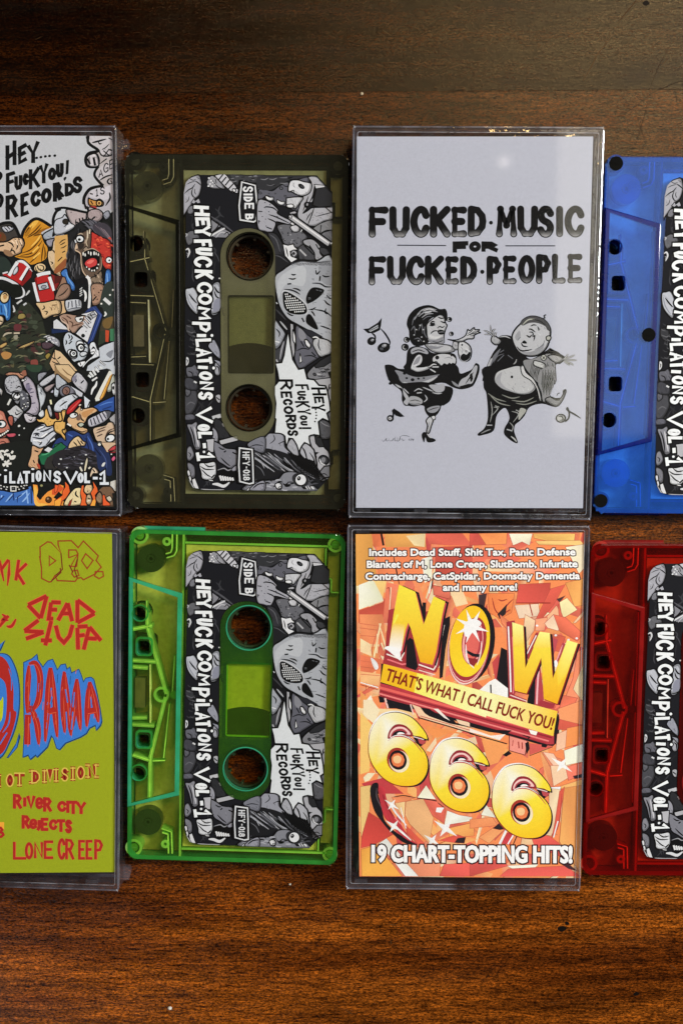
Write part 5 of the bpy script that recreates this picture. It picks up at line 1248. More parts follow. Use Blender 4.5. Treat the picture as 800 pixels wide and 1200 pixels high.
    a.ink(26, "620,170 705,245", 'c8cacc', sm=0, taper=0); a.ink(14, "630,345 645,380 620,410", 'd0d2d0'); a.ink(10, "470,200 520,140", K)
    a.poly('c8a880', "-60,210 100,195 125,330 100,370 -60,420", .9, K)
    a.blob('b8bcc4', "95,210 160,180 280,175 325,215 320,300 250,330 125,345", 10)
    for q in ("150,215 140,300", "190,200 195,290", "240,190 250,290", "285,190 290,270", "130,320 220,300 310,290"): a.ink(9, q, '4a4e58')
    # triangle body of the guitar
    a.poly('26386c', "-80,600 130,590 430,290 510,270 600,390 450,800 380,780 420,640"); a.poly('1a284c', "-80,640 160,610 130,590 -80,570"); a.ink(9, "470,290 580,390 440,760", '4a5c98', sm=0)
    a.poly('c4c6cc', "-60,470 -10,440 160,590 -60,575", .9, K); a.poly('c8cad0', "310,380 500,330 535,380 400,760 240,640 330,540 440,560", .9, K)
    a.poly('a4a6ac', "400,390 480,345 520,400 450,450", .7, K); a.ink(6, "430,400 500,380", K, sm=0); a.ink(6, "430,370 470,430", K, sm=0); a.ell(K, 340, 668, 26, 26); a.ell('7a7c84', 380, 610, 10)
    a.blob('9c8070', "20,410 100,370 240,390 360,400 440,450 400,520 300,560 220,640 130,560 80,480", 10); a.ell('1c1614', 290, 440, 62, 52); a.blob('d0d2d4', "240,430 290,420 340,410 320,470 270,485"); a.ink(12, "320,430 300,450 340,440", K)
    for q in ("370,420 450,500", "350,470 430,560", "340,520 400,570"): a.ink(22, q, 'c0c2c8', sm=0, taper=0); a.ink(5, q, K, sm=0)
    for q in ("60,420 120,460 140,520", "120,400 180,440", "180,540 260,520 330,500", "150,470 200,500 190,560"): a.ink(9, q, '4a342c')
    a.ink(11, "30,410 60,470 130,520 150,600 220,650", 'c0a898')
    a.poly('3a3428', "600,440 760,400 760,620 560,600"); a.blob('6a5430', "600,480 660,430 740,420 700,560 620,560"); a.poly('b0462c', "640,590 690,600 680,750 640,750"); a.poly('3c7050', "700,580 760,570 760,740 700,740"); a.poly('2c3428', "560,600 640,600 640,750 540,800")
    # camouflage figure
    a.at(0, 335, k)
    a.blob('2a2e24', "-80,500 60,500 200,400 280,260 380,220 480,330 560,420 600,560 640,700 740,790 700,900 640,1143 -80,1143", 0)
    cc = ['30382c', '3c4436', '4a2c2c', '1c2018', '545038', '2c2620', '40302c']
    for i in range(90):
        x, y = rnd.uniform(-60, 640), rnd.uniform(320, 1120)
        if x < 180 and y < 560: continue
        if x > 480 and y < 640: continue
        a.blob(rnd.choice(cc), [(x + rnd.uniform(18, 52) * cos(t * 1.05), y + rnd.uniform(14, 42) * sin(t * 1.05)) for t in range(6)])
    for i in range(40):
        x, y = rnd.uniform(0, 560), rnd.uniform(450, 1100); a.ink(8, [(x, y), (x + 50, y - 25), (x + 110, y - 20)], rnd.choice([K, '14160f', '6a6a50']))
    a.blob('8c7c48', "240,440 260,380 330,370 355,420 300,450", 6); a.blob('a89060', "240,840 300,800 400,760 470,735 440,780 330,830", 6); a.blob('a87c48', "20,910 80,880 160,910 130,970 60,980"); a.blob('b89860', "0,800 90,755 100,790 20,840", 6); a.ink(13, "190,635 270,632", 'b0a490', sm=0); a.ink(14, "45,680 90,640 170,630", 'a8a08c'); a.blob('8c8878', "190,670 240,660 240,710 200,715"); a.ink(12, "470,890 540,910 590,890", 'a8a488'); a.blob('5c2c30', "200,520 290,520 280,600 200,600"); a.blob('7a4038', "420,1000 500,990 510,1060 430,1070"); a.blob('8c7a3c', "610,940 650,900 690,920 640,990", 6)
    a.blob('4c3c44', "560,770 640,750 740,790 660,850 580,840", 8)
    a.blob('3a74b8', "-80,70 30,60 110,90 150,150 150,420 90,470 60,400 -80,380", 8); a.ink(14, "60,250 90,330 100,430", '7aaad8'); a.ink(12, "20,260 30,360", '1c4480'); a.ink(10, "120,200 110,400", '1c4480')
    a.ell('d0ba92', 68, 155, 62, 78, 10, 11); a.blob('b08858', "50,130 90,110 100,160 60,180"); a.ink(8, "40,120 80,100 110,140", K); a.blob('c8b498', "-80,420 20,400 60,440 50,500 0,540 -80,540", 10); a.ink(9, "0,470 40,480", K)
    a.ink(18, "250,-20 320,40 340,110 300,160 200,180 160,150", K); a.ink(14, "240,-20 310,40 330,110 290,155 210,170", 'c8cad0'); a.blob('101410', "-80,-20 240,-20 310,60 290,140 180,140 120,60 -80,40")
    for q in ("180,260 200,330 180,350", "230,240 300,190", "350,130 390,80 400,60", "320,260 360,230"): a.ink(14, q, 'b8babc')
    a.blob('c8ac84', "480,230 600,220 800,195 820,360 700,400 590,445 540,330", 10); a.ink(10, "590,260 600,300 570,320", K); a.ink(9, "600,340 640,350 620,390", K); a.ink(8, "700,260 770,255", '6a5038'); a.ell('6a5038', 740, 310, 8); a.ink(8, "690,290 700,330", '6a5038')
    a.ink(11, "590,690 660,670 740,700 800,760", 'b4b6ba'); a.blob('9c9ea8', "620,700 700,670 800,730 800,820 700,760", 6); a.ell(K, 700, 710, 12)
    for i in range(10): a.ell('d0d0d4', rnd.uniform(610, 790), rnd.uniform(680, 790), 12, 8)
    a.poly('c4a480', "740,850 800,860 940,1143 720,1143 665,1040", .9, K); a.ink(9, "700,950 740,980 790,950", K); a.ink(9, "700,1010 760,1040 800,1040", K)
    # ---- pale wide-eyed face
    a.at(68, 335, k)
    a.poly('c8ae8a', "-40,850 40,880 160,1010 270,1143 100,1143 -40,960", .9, K); a.ink(9, "0,980 40,950", K)
    a.blob('b4bcc6', "80,820 70,720 100,640 150,615 200,640 380,760 420,830 400,930 350,1000 270,1060 220,1030 130,930", 12)
    for q in ("140,650 160,680 150,710", "180,660 195,700 160,740", "110,720 120,760 105,790", "150,780 190,740", "380,780 350,800 400,840"): a.ink(10, q, K)
    a.blob('d4d8de', "250,760 300,735 350,760 350,830 310,880 260,850", 8); a.blob('d4d8de', "130,880 180,850 250,880 260,950 210,980 160,950", 8)
    a.ell('d8dce0', 310, 830, 46, 50, 0, 14); a.ell('d8dce0', 212, 908, 46, 46, 0, 14); a.ell(K, 318, 830, 20); a.ell(K, 216, 905, 20); a.ell('a0a8b0', 318, 830, 9); a.ell('a0a8b0', 216, 905, 8)
    a.blob('c0c6ce', "310,890 370,880 400,910 340,950 300,930", 7); a.blob('d0d4da', "420,820 440,760 500,750 540,850 590,880 560,950 440,1000 360,1080 340,1120 330,1060 420,950 430,870", 11)
    a.blob(K, "215,1030 270,1000 330,990 420,940 450,850 480,810 510,860 480,930 400,1000 320,1080 270,1090"); a.blob('d8dade', "440,870 480,840 505,860 480,910 450,910"); a.blob('d8dade', "270,1040 330,1015 370,1020 310,1080")
    a.ink(7, "440,890 490,880", K); a.ink(7, "300,1025 310,1065", K)
    a.poly('b4bac4', "550,830 620,790 760,740 760,1143 380,1143 400,1070 560,960", .9, K); a.blob('7c808a', "650,910 740,860 720,960 690,960"); a.ink(10, "600,1010 700,1010 760,960", K)
    for q in ("500,1080 520,1120", "540,1060 570,1100", "570,1040 590,1000", "560,1000 640,1070", "500,1143 530,1100"): a.ink(13, q, K); a.ink(5, q, 'd8dade')
    # ---- lower left: grey skull, worm, red head
    a.at(0, 430, k)
    a.blob('1c2420', "360,-20 560,-20 640,60 600,200 500,230 400,120"); a.blob('2c4030', "360,-20 560,-20 540,60 420,60")
    a.blob('b08068', "80,110 130,70 280,75 350,40 365,130 280,160", 8); a.ink(9, "260,80 300,110 340,110", K); a.blob('8c5a48', "300,60 350,45 350,110 310,110")
    a.blob('a8aab2', "65,250 75,160 130,115 230,115 275,180 310,290 300,380 250,500 190,460 160,390 90,340", 10)
    for i in range(24): x, y = rnd.uniform(95, 260), rnd.uniform(140, 280); a.ell('6a6c74', x, y, 8, 6)
    a.ink(9, "80,230 95,290 140,320", K); a.ink(9, "90,310 150,340 220,320 290,330", K); a.ink(10, "220,290 260,260 290,280", K)
    a.blob('c0c2c8', "165,390 180,350 250,340 290,360 260,440 200,450", 9); a.ell('d4d6da', 235, 395, 46, 36, -15, 9); a.ell(K, 240, 378, 16, 12); a.ink(12, "190,380 230,350 270,350", K)
    a.blob('50525a', "280,330 340,330 390,420 400,500 360,570 310,590 280,520"); 
    for i in range(14): x, y = rnd.uniform(290, 385), rnd.uniform(350, 570); a.ell(rnd.choice([K, 'b8bac0', '8a8c94']), x, y, 14, 11)
    for x, y in P("330,500 350,530 310,550 380,480"): a.ell('d4d6d8', x, y, 15, 13, 0, 5)
    a.blob('a8a2b0', "310,190 360,120 440,180 490,280 510,400 540,520 510,640 420,650 340,620 400,560 420,480 400,380 340,290", 11); a.blob('78728a', "350,240 390,220 420,300 400,340 360,300"); 
    for q in ("380,300 440,290", "400,350 460,335", "410,390 440,400", "430,490 480,480", "360,230 400,220"): a.ink(9, q, '5a5468')
    a.ell('c8cacc', 315, 180, 24, 18, 0, 6); a.ell('c8cacc', 345, 165, 14, 14, 0, 5)
    a.blob('c0bcc4', "320,640 360,620 480,660 500,700 460,740 400,755 350,730", 10); a.ink(9, "370,640 430,660 490,665", K); a.ink(8, "390,700 420,720 440,690", K)
    a.blob('b8bec6', "500,250 540,230 600,330 625,380 600,490 560,560 600,620 600,660 560,680 520,650 540,540 520,400", 10); a.ink(8, "540,340 570,370", '5a606a'); a.ink(9, "555,300 560,340", '5a606a'); a.blob('c8ccd2', "530,610 580,570 605,640 560,680 520,650", 7)
    a.blob('8c8e98', "520,90 640,70 600,130 540,190 515,190", 8); a.blob('b4b6be', "530,220 620,140 740,80 770,110 700,190 620,250 560,265", 10); a.blob('9c8e90', "600,280 720,220 740,240 640,340", 8); a.blob('b4bcc8', "725,380 740,250 800,150 900,150 820,260 790,380 770,410", 10); a.blob('a0a0b0', "680,340 720,300 720,350", 5)
    a.blob('b8babe', "100,590 140,570 180,530 230,510 300,570 320,610 260,690 190,760 160,700 130,640", 9); a.ink(9, "210,600 230,640 300,600", K); a.ink(9, "220,560 250,590 290,590", '6a6c70'); a.blob('8a8a96', "190,680 240,690 210,740", 5)
    a.ink(16, "150,430 110,510", 'c4c6c4', sm=0); a.blob('c0c2c4', "-30,290 20,285 45,340 20,395 5,340 -30,330", 6)
    a.blob('b07060', "-80,590 -10,570 60,600 90,680 120,760 150,840 110,900 60,960 -80,990", 10); a.blob('c8907c', "-80,630 20,640 40,700 -80,700"); a.blob('a05848', "110,690 140,650 185,670 180,780 140,780", 9); a.ell('d4d6d8', 30, 765, 58, 50, 0, 10); a.ell('1c4050', 10, 765, 22, 24); a.ell(K, 8, 765, 11)
    a.blob(K, "-40,900 60,870 120,830 130,870 60,930 -40,960"); 
    for x, y in P("40,905 65,890 90,870 112,855 15,920"): a.ell('d8d8d4', x, y, 14, 17, 20, 3)
    a.blob('b85060', "90,900 200,885 225,910 190,940 120,940", 7); a.blob('b07060', "-80,980 60,950 120,960 150,1040 100,1100 -80,1110", 8); a.ink(9, "0,1010 60,1000 100,1040", '5a2c24'); a.ink(9, "20,1060 70,1050", '5a2c24')
    for x, y, r in ((262, 790, 18), (328, 822, 12), (262, 912, 10), (300, 1030, 4)): a.ell('c8caca', x, y, r, r * .8, -30)
    # splash, bandaged hand
    a.blob('d0a660', "490,690 540,700 600,660 605,590 630,555 650,600 680,680 740,690 760,600 800,560 860,690 900,900 780,860 720,900 600,760 520,740", 9)
    for x, y in P("640,700 680,730 600,740 740,760 700,780"): a.ell('8a6a30', x, y, 9, 7)
    a.ink(14, "680,440 690,500", 'd8d4b0'); a.blob('a8aab2', "640,520 680,520 710,640 680,670 655,600", 7); a.blob('6a1c1c', "730,570 780,590 800,690 760,700", 6); a.blob('b4b8c4', "740,500 800,420 860,500 800,600", 8)
    a.blob('bcc0ca', "410,960 440,870 520,780 600,760 640,800 740,780 750,830 790,860 720,980 600,1080 500,1080 420,1030", 11)
    for q in ("470,830 540,790 600,780", "500,850 560,820 620,800", "540,870 620,850 720,800", "450,900 500,890 540,900", "580,960 680,880 760,840", "500,1000 560,1010 530,1050", "440,940 560,960 620,930", "620,1050 700,960 790,870", "480,930 500,900 530,930"): a.ink(12, q, '2c2e36')
    for q in ("520,830 590,800", "560,940 640,890", "450,980 560,1000"): a.ink(9, q, 'e0e2e8')
    a.ink(12, "680,1000 740,960", 'c8ccd0', sm=0)
    # ---- running shoe, cap, blue jacket
    a.at(68, 430, k)
    a.poly('c8ae88', "-40,-30 150,-30 250,80 190,190 20,90", .9, K); a.ink(9, "60,20 130,90 190,120", '7a5c3c'); a.poly('8a7050', "-40,-10 40,80 190,190 150,210 -40,110")
    a.blob('b0b0b8', "190,180 215,110 280,70 380,170 410,240 370,350 330,330 250,270", 10); a.ink(10, "230,130 250,180 230,210", '4a4a58'); a.ink(10, "310,220 350,180", K); a.blob('7c7a8c', "200,140 260,110 230,190 200,190")
    a.poly('101214', "400,230 420,100 560,40 660,20 740,50 700,200 600,430 500,490 440,440 380,360"); a.poly('d0d0c8', "510,460 500,420 580,260 690,50 720,60 740,100 700,160 600,350 560,450"); a.poly('b07830', "560,420 600,330 700,120 735,90 700,210 620,390 580,440"); a.ink(8, "560,430 640,280 720,110", '5a3c14', sm=0)
    for i in range(18): a.ink(8, [(575 + 8 * i, 410 - 17 * i), (600 + 7 * i, 400 - 17 * i)], 'd8a850', sm=0)
    a.ink(18, "525,190 510,250 470,300 450,370", 'd4d6d8'); a.ink(14, "460,185 530,140", 'c8cacc', sm=0)
    for q in ("410,110 450,140", "430,70 480,130", "470,40 510,110", "510,20 550,70", "560,0 600,20"): a.ink(16, q, 'ccd0d2', sm=0)
    a.blob('b8bec6', "640,0 760,-20 760,120 740,110 700,30"); a.blob('b0b6ac', "740,100 770,150 760,270 690,340 660,310 700,210", 6); a.blob('c8ccd0', "720,240 770,220 780,360 740,370", 8); a.ell(K, 745, 280, 14, 26)
    a.blob('aab0ba', "-20,100 60,150 130,220 60,280 -20,290", 8); a.blob('6c6c78', "20,300 100,240 190,250 235,310 220,370 60,400", 9); a.ell('7a5c54', 115, 320, 50, 56, 20, 7); a.ink(8, "100,300 130,330 110,360", '3a2420')
    a.poly('b8bcc6', "150,240 340,350 330,400 260,400 230,320", .7, K); a.blob('c0c6d0', "-40,500 60,410 200,360 280,400 240,440 150,520 120,590 -40,600", 10); a.ink(10, "30,530 90,480 130,460", K); a.ink(8, "200,380 240,420", K)
    a.blob('a82428', "120,640 130,560 220,470 300,425 330,450 260,540 190,620", 9); a.ink(7, "160,590 230,520 300,450", 'd05850'); a.poly('c4ccd6', "350,380 440,450 420,550 360,555", .9, K); a.ink(7, "430,460 400,540", K, sm=0)
    a.poly('2c4c90', "480,530 600,460 760,390 760,600 640,590 560,600", .8, K); a.ink(9, "560,520 660,480 740,470", '5078c0'); a.ink(9, "600,570 720,530", '1c3060')
    a.blob('c8a47c', "130,690 200,620 280,540 300,500 330,560 470,540 540,590 420,660 380,730 340,800 400,830 400,880 340,900 220,840 140,760", 10); a.ell('0e0c0c', 215, 645, 62, 46, -15); a.ell('d4d6d8', 212, 650, 48, 30, -15); a.ell(K, 235, 635, 14); a.blob('b88858', "320,620 400,580 500,560 420,640 360,680"); a.ink(10, "310,640 320,700 360,730", K); a.blob(K, "255,770 300,740 370,760 340,810 290,810"); a.blob('a8b0a4', "280,770 320,750 350,770 310,800"); a.ink(10, "120,750 190,800", K); a.ink(8, "230,830 320,870 390,850", K); a.ell('d0c8c0', 300, 510, 22, 14, -20, 5); a.ell('d0c8c0', 320, 570, 16, 12, 0, 5); a.ink(12, "130,760 180,790", 'd8d8d4', sm=0); a.blob('70584c', "250,690 300,620 310,690 280,720")
    a.blob('b4b4c0', "400,740 420,690 520,640 620,590 700,590 710,650 640,730 540,780 450,810 410,790", 10)
    for q in ("440,700 460,780", "480,680 510,770", "520,650 560,750", "560,630 610,730", "600,610 650,690", "640,590 680,660"): a.ink(10, q, '3c3c46')
    a.poly('50525a', "650,590 720,600 700,660 660,690"); a.poly('9a9a9e', "690,690 770,620 770,800 740,790", .6, K)
    a.blob('d0a660', "-40,740 60,720 50,600 90,570 115,590 90,690 80,730 110,740 100,830 60,850 100,920 120,960 110,990 80,970 40,910 -40,860", 9)
    a.blob('c0a890', "470,850 500,810 640,780 680,740 760,780 780,1143 640,1143 600,1050 520,990 490,920", 9)
    for q in ("520,850 600,820 650,800", "510,890 580,860 640,840", "530,930 600,900", "630,960 680,860 770,820", "620,1000 640,1060 620,1100"): a.ink(9, q, '4a3830')
    a.ell('d4d8dc', 705, 955, 66, 52, -20, 12); a.ell(K, 675, 965, 16); a.ink(11, "640,950 690,880 770,850", K); a.ell('d4d8dc', 560, 1030, 38, 32, -10, 9); a.ell(K, 565, 1035, 12); a.blob('a83038', "680,1110 720,1080 790,1070 790,1150 690,1150", 7)
    a.blob('26386c', "110,880 210,850 340,905 420,870 470,960 520,1060 600,1143 -40,1143 -40,1000 40,940 110,985", 8); a.ink(9, "140,900 200,930", '4868b0'); a.ink(9, "400,930 460,1040 480,1143", '4868b0'); a.ink(8, "380,950 420,1100", '101830')
    a.blob('ceb48c', "140,1080 160,1020 220,950 280,925 320,960 340,990 380,1010 360,1060 320,1060 220,1080 150,1110", 9); a.ink(10, "210,1000 250,1040 260,1060", K); a.ink(9, "260,970 300,1030 320,1060", K); a.ink(9, "310,990 340,1030", K)
    a.poly('1f6a48', "-40,1040 60,1010 100,1060 40,1143 -40,1143", .7, K)
    # ---- bottom strip
    a.at(0, 520, k)
    a.blob('171a17', "160,-20 440,-20 380,260 400,360 -60,420 -60,60")
    a.blob('c49c78', "440,20 540,60 600,40 560,120 520,230 550,320 540,360 400,320 380,270 420,150", 9); a.ink(10, "470,90 520,110", K); a.ink(9, "450,220 470,260", K); a.blob('a0402c', "500,260 540,290 540,340 510,310")
    a.poly('1f6040', "520,160 560,120 640,120 700,70 760,30 820,-20 900,40 780,140 640,190 620,290 560,280", .9, K); a.poly('c4c6cc', "595,85 650,40 715,70 660,120", .4, K); a.ink(9, "560,150 620,140 680,110", '4c9a70')
    a.blob('2c2a28', "640,190 820,100 900,100 900,360 620,340"); a.blob('b0988c', "710,240 760,210 810,230 790,320 740,310", 8); a.blob(K, "750,250 800,240 790,300")
    for q in ("-10,130 20,100 60,100", "60,150 100,140 120,170", "140,190 180,170 215,170", "150,200 190,195 205,160", "30,200 20,140 -10,190", "60,120 100,90 115,100", "160,130 180,95", "0,180 40,170 40,220", "120,130 140,170 150,210", "70,230 100,280 110,310", "40,280 90,270 160,265", "50,300 100,250 130,220"): a.ink(16, q, 'd0d0cc', taper=0)
    a.poly('3c68b0', "-60,620 180,640 350,590 420,560 450,660 480,830 -60,830", .9, K)
    for q in ("80,780 150,700 190,660", "210,740 290,690 350,640", "300,780 340,740 400,660", "20,720 30,690", "360,620 380,800"): a.ink(11, q, '88aee0')
    for q in ("120,760 190,680", "240,790 240,720 300,680", "420,600 430,800", "0,760 60,700", "180,650 190,760"): a.ink(10, q, '1c3468')
    a.ink(40, "-40,560 60,600 180,620 300,600 380,570", K, taper=0)
    for x, y in P("15,560 60,575 100,580 240,580 290,570 330,560 360,555 20,600 90,610 260,610 320,595"): a.ell('c8cac8', x, y, 13, 8, 15)
    a.poly('d0d2d0', "140,565 225,565 225,640 145,640"); a.poly(K, "158,578 212,578 212,625 158,625"); a.ell('5a5c5c', 183, 600, 16, 10)
    a.poly('e0903c', "440,540 510,550 520,620 500,700 540,750 580,700 640,640 720,600 800,540 860,560 860,830 480,830 460,700", .8, K); a.blob('f0b050', "470,560 510,640 490,720 520,790 600,800 640,820 480,825 455,650"); a.poly('c85028', "700,620 800,540 860,600 760,690 700,680"); a.poly('101210', "505,560 640,560 680,600 600,650 560,740 530,745 505,700 520,620"); a.poly('101210', "720,720 790,640 860,700 860,740 760,745"); a.ell('4a2c14', 655, 750, 40, 40, 0, 6); a.ell('a08060', 645, 735, 14); a.ell('8c8a60', 560, 560, 18, 16)
    a.at(68, 520, k)
    a.blob('242226', "140,60 300,40 480,100 560,200 560,340 400,330 200,350 -40,300 -40,130")
    for i in range(50): x, y = rnd.uniform(60, 500), rnd.uniform(60, 330); a.ink(7, [(x, y), (x + 40, y + rnd.uniform(-14, 14)), (x + 80, y + rnd.uniform(-10, 20))], rnd.choice(['3c3840', '50505c', K, '0e0e10']))
    a.blob('202c50', "480,-20 620,60 700,160 720,420 560,360 520,160"); a.ink(9, "560,80 640,200 660,330", '3a4a78'); a.ink(9, "500,60 580,160", '10142c')
    a.poly('c4a88c', "580,-20 780,-20 780,100 660,115", .7, K); a.blob('b03c40', "680,100 720,50 780,20 780,80", 7); a.blob('c05878', "720,200 760,160 780,200 740,240", 6); a.ell('ccd0d0', 560, 10, 26, 24, 0, 7); a.ell('ccd0d0', 720, 140, 14, 14, 0, 5)
    a.blob('c8c0a8', "350,380 360,280 385,190 405,185 410,230 390,330 370,390", 8); a.blob('c8b49c', "430,440 440,380 480,310 540,360 540,400 480,400 450,450", 8); a.ink(9, "470,340 500,380", K); a.ink(14, "300,310 330,370", 'c8c4b8', sm=0); a.ink(12, "415,335 440,310", 'c8c4b8', sm=0); a.blob('c8caca', "590,300 605,260 640,250 620,300")
    for x, y, r in ((325, 265, 14), (380, 148, 14), (125, 320, 12), (225, 175, 8), (45, 205, 16), (20, 270, 12)): a.ell('c4c6c8', x, y, r, r * .7)
    a.poly('c4c2bc', "690,510 780,480 780,640 690,600", .6, K); a.blob('6c5440', "590,580 690,560 770,660 780,830 560,830 510,700", 6)
    a.poly('d8582c', "-40,540 10,560 -10,640 -40,660", .5, K); a.poly('d8602c', "95,500 150,560 165,640 120,720 60,770 40,830 -40,830 -40,760 60,690 60,640 100,580", .8, K); a.poly('f0a040', "-40,770 50,720 30,830 -40,830")
    a.blob('d8c89c', "90,830 110,740 200,620 260,585 330,600 310,700 330,800 260,830", 10); a.poly('8c3020', "130,830 160,770 200,730 170,830", .5, K); a.ink(12, "250,630 240,680 280,720", K); a.ink(9, "220,770 250,780", K)
    a.poly('d8602c', "320,560 350,550 350,640 400,720 390,830 300,830 320,740 300,660", .8, K); a.blob('d4b890', "350,640 370,560 440,530 470,580 460,650 400,680", 9); a.ink(8, "390,630 410,640", K); a.blob('b8a080', "390,690 440,680 460,780 420,820 380,790", 8); a.ink(8, "400,730 440,740", K); a.ink(8, "390,770 430,760", 'e0dcc8')
    a.poly('d8602c', "470,500 530,590 540,640 500,690 520,760 500,830 430,830 470,740 440,660 480,590", .8, K); a.poly('f0a040', "470,760 505,740 500,830 440,830"); a.blob('8a7058', "510,720 560,640 600,700 590,800 530,790", 8); a.poly('d8582c', "600,690 625,680 650,760 700,800 700,830 600,830", .8, K); a.blob('c0b4a0', "650,720 700,700 730,750 700,780 670,760", 6); a.poly('181816', "730,660 780,660 780,830 740,830")
    # title along the foot
    a.at(0, 520, k)
    a.letters("P:-130,370,20,520 i:56,388,106,528 L:130,370,216,532 A:234,380,322,536 T:312,364,412,532 i:424,352,470,514 O:484,358,564,506 N:584,352,694,506 S:720,362,826,528", 34, 'd0d6de', edge=2.0, sk=0)
    for x, y in ((82, 354), (448, 338)): a.ell(K, x, y, 36, 26); a.ell('d0d6de', x, y, 22, 13)
    a.at(68, 520, k)
    a.letters("V:78,364,272,544 O:266,390,352,524 L:356,380,438,528 -:470,440,540,480 1:562,352,690,550", 36, 'd0d6de', edge=2.0)
    a.ell('d0d6de', 575, 465, 15, 15)
    return a

# ------------------------------------------------------------------ table top
POSE['table'] = (0.0, 0.0, 0.0)
WOOD_BROAD = 1.9
def wood_material(name, dark, off):
    m, nt, out = newmat(name)
    shift = off
    p = N(nt, 'BsdfPrincipled')
    tc = N(nt, 'TexCoord')
    def noise(sx, sy, sc, det=4.0, rough=0.6, off=0.0):
        mp = N(nt, 'Mapping'); mp.inputs['Scale'].default_value = (sx, sy, 1); mp.inputs['Location'].default_value = (off + shift, off * 1.7 + shift, 0)
        nt.links.new(tc.outputs['Object'], mp.inputs['Vector'])
        n = N(nt, 'TexNoise'); setin(n, Scale=sc, Detail=det, Roughness=rough, Distortion=0.4)
        nt.links.new(mp.outputs[0], n.inputs['Vector'])
        return n.outputs['Fac']
    def ramp(fac, stops):
        r = N(nt, 'ValToRGB'); e = r.color_ramp.elements
        while len(e) < len(stops): e.new(0.5)
        for el, (pos, c) in zip(e, stops): el.position = pos; el.color = tuple(c) + (1,)
        nt.links.new(fac, r.inputs[0]); return r.outputs[0]
    def mul(a, b, f=1.0, mode='MULTIPLY'):
        x = N(nt, 'Mix', data_type='RGBA', blend_type=mode); x.inputs[0].default_value = f
        nt.links.new(a, x.inputs[6])
        if isinstance(b, tuple): x.inputs[7].default_value = b + (1,)
        else: nt.links.new(b, x.inputs[7])
        return x.outputs[2]
    bands = noise(0.35, 4.0, 9.0, 5.0, 0.62, 3.1)
    figure = noise(2.5, 26.0, 12.0, 5.0, 0.65, 1.3)
    fleck = noise(26.0, 190.0, 7.0, 4.0, 0.75, 7.7)
    grit = noise(110.0, 260.0, 9.0, 3.0, 0.8, 2.2)
    base = ramp(bands, [(0.25, (0.014, 0.0030, 0.0006)), (0.42, (0.055, 0.0135, 0.0016)), (0.55, (0.115, 0.032, 0.0035)), (0.72, (0.028, 0.0065, 0.0010))])
    base = mul(base, ramp(figure, [(0.3, (0.35, 0.32, 0.30)), (0.5, (1, 1, 1)), (0.7, (1.55, 1.5, 1.3))]))
    base = mul(base, ramp(fleck, [(0.36, (0.28, 0.25, 0.25)), (0.48, (1, 1, 1)), (0.62, (1.7, 1.7, 1.55))]))
    base = mul(base, ramp(grit, [(0.38, (0.18, 0.17, 0.17)), (0.5, (1, 1, 1)), (0.64, (2.4, 2.3, 2.1))]))
    # light falloff painted into the wood: darker towards high Y, wandering with the grain
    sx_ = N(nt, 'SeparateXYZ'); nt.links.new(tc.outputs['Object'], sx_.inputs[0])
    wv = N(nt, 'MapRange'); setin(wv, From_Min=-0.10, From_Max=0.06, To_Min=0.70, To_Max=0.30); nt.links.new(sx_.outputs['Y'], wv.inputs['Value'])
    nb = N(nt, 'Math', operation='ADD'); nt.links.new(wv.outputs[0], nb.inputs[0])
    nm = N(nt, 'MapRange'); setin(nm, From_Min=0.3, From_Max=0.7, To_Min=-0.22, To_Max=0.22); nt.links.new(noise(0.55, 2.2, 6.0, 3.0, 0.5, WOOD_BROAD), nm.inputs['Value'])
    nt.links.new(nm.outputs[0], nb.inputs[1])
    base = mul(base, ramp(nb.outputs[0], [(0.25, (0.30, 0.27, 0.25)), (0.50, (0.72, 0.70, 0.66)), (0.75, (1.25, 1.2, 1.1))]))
    base = mul(base, (dark, dark, dark))
    nt.links.new(base, p.inputs['Base Color'])
    rr = N(nt, 'MapRange'); setin(rr, From_Min=0.3, From_Max=0.7, To_Min=0.03, To_Max=0.27)
    nt.links.new(noise(1.0, 3.0, 30.0, 4.0, 0.6, 4.0), rr.inputs['Value']); nt.links.new(rr.outputs[0], p.inputs['Roughness'])
    p.inputs['Specular IOR Level'].default_value = 0.24
    ad = N(nt, 'Math', operation='ADD'); nt.links.new(fleck, ad.inputs[0]); nt.links.new(grit, ad.inputs[1])
    b = N(nt, 'Bump'); b.inputs['Strength'].default_value = 0.34; b.inputs['Distance'].default_value = 0.00018
    nt.links.new(ad.outputs[0], b.inputs['Height']); nt.links.new(b.outputs[0], p.inputs['Normal'])
    nt.links.new(p.outputs[0], out.inputs[0])
    return m
M_WOOD = wood_material('varnished_wood', 1.0, 0.0)
M_WOOD2 = wood_material('varnished_wood_shaded_board', 0.20, 5.3)  # separate board, its colour darkened further to paint the light falling off
tp = plan('table', 0)
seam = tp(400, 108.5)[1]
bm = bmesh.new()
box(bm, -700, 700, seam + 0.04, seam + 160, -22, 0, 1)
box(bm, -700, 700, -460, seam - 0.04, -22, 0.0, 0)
for e in list(bm.edges): pass
bmesh.ops.bevel(bm, geom=[e for e in bm.edges if abs(e.verts[0].co.z) < 1e-6 and abs(e.verts[1].co.z) < 1e-6 and abs(e.verts[0].co.y - e.verts[1].co.y) < 1e-6], offset=0.00014, segments=2, affect='EDGES')
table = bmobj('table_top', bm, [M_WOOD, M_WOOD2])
table['kind'] = 'structure'
M_PRINT = print_material('printed_paper')
M_SCR = print_material('scratch_marks', 0.5)
sc = Art('scratch', [(-50, -50), (850, -50), (850, 1250), (-50, 1250)], 1.0)
sc.at(600, 0, 4)
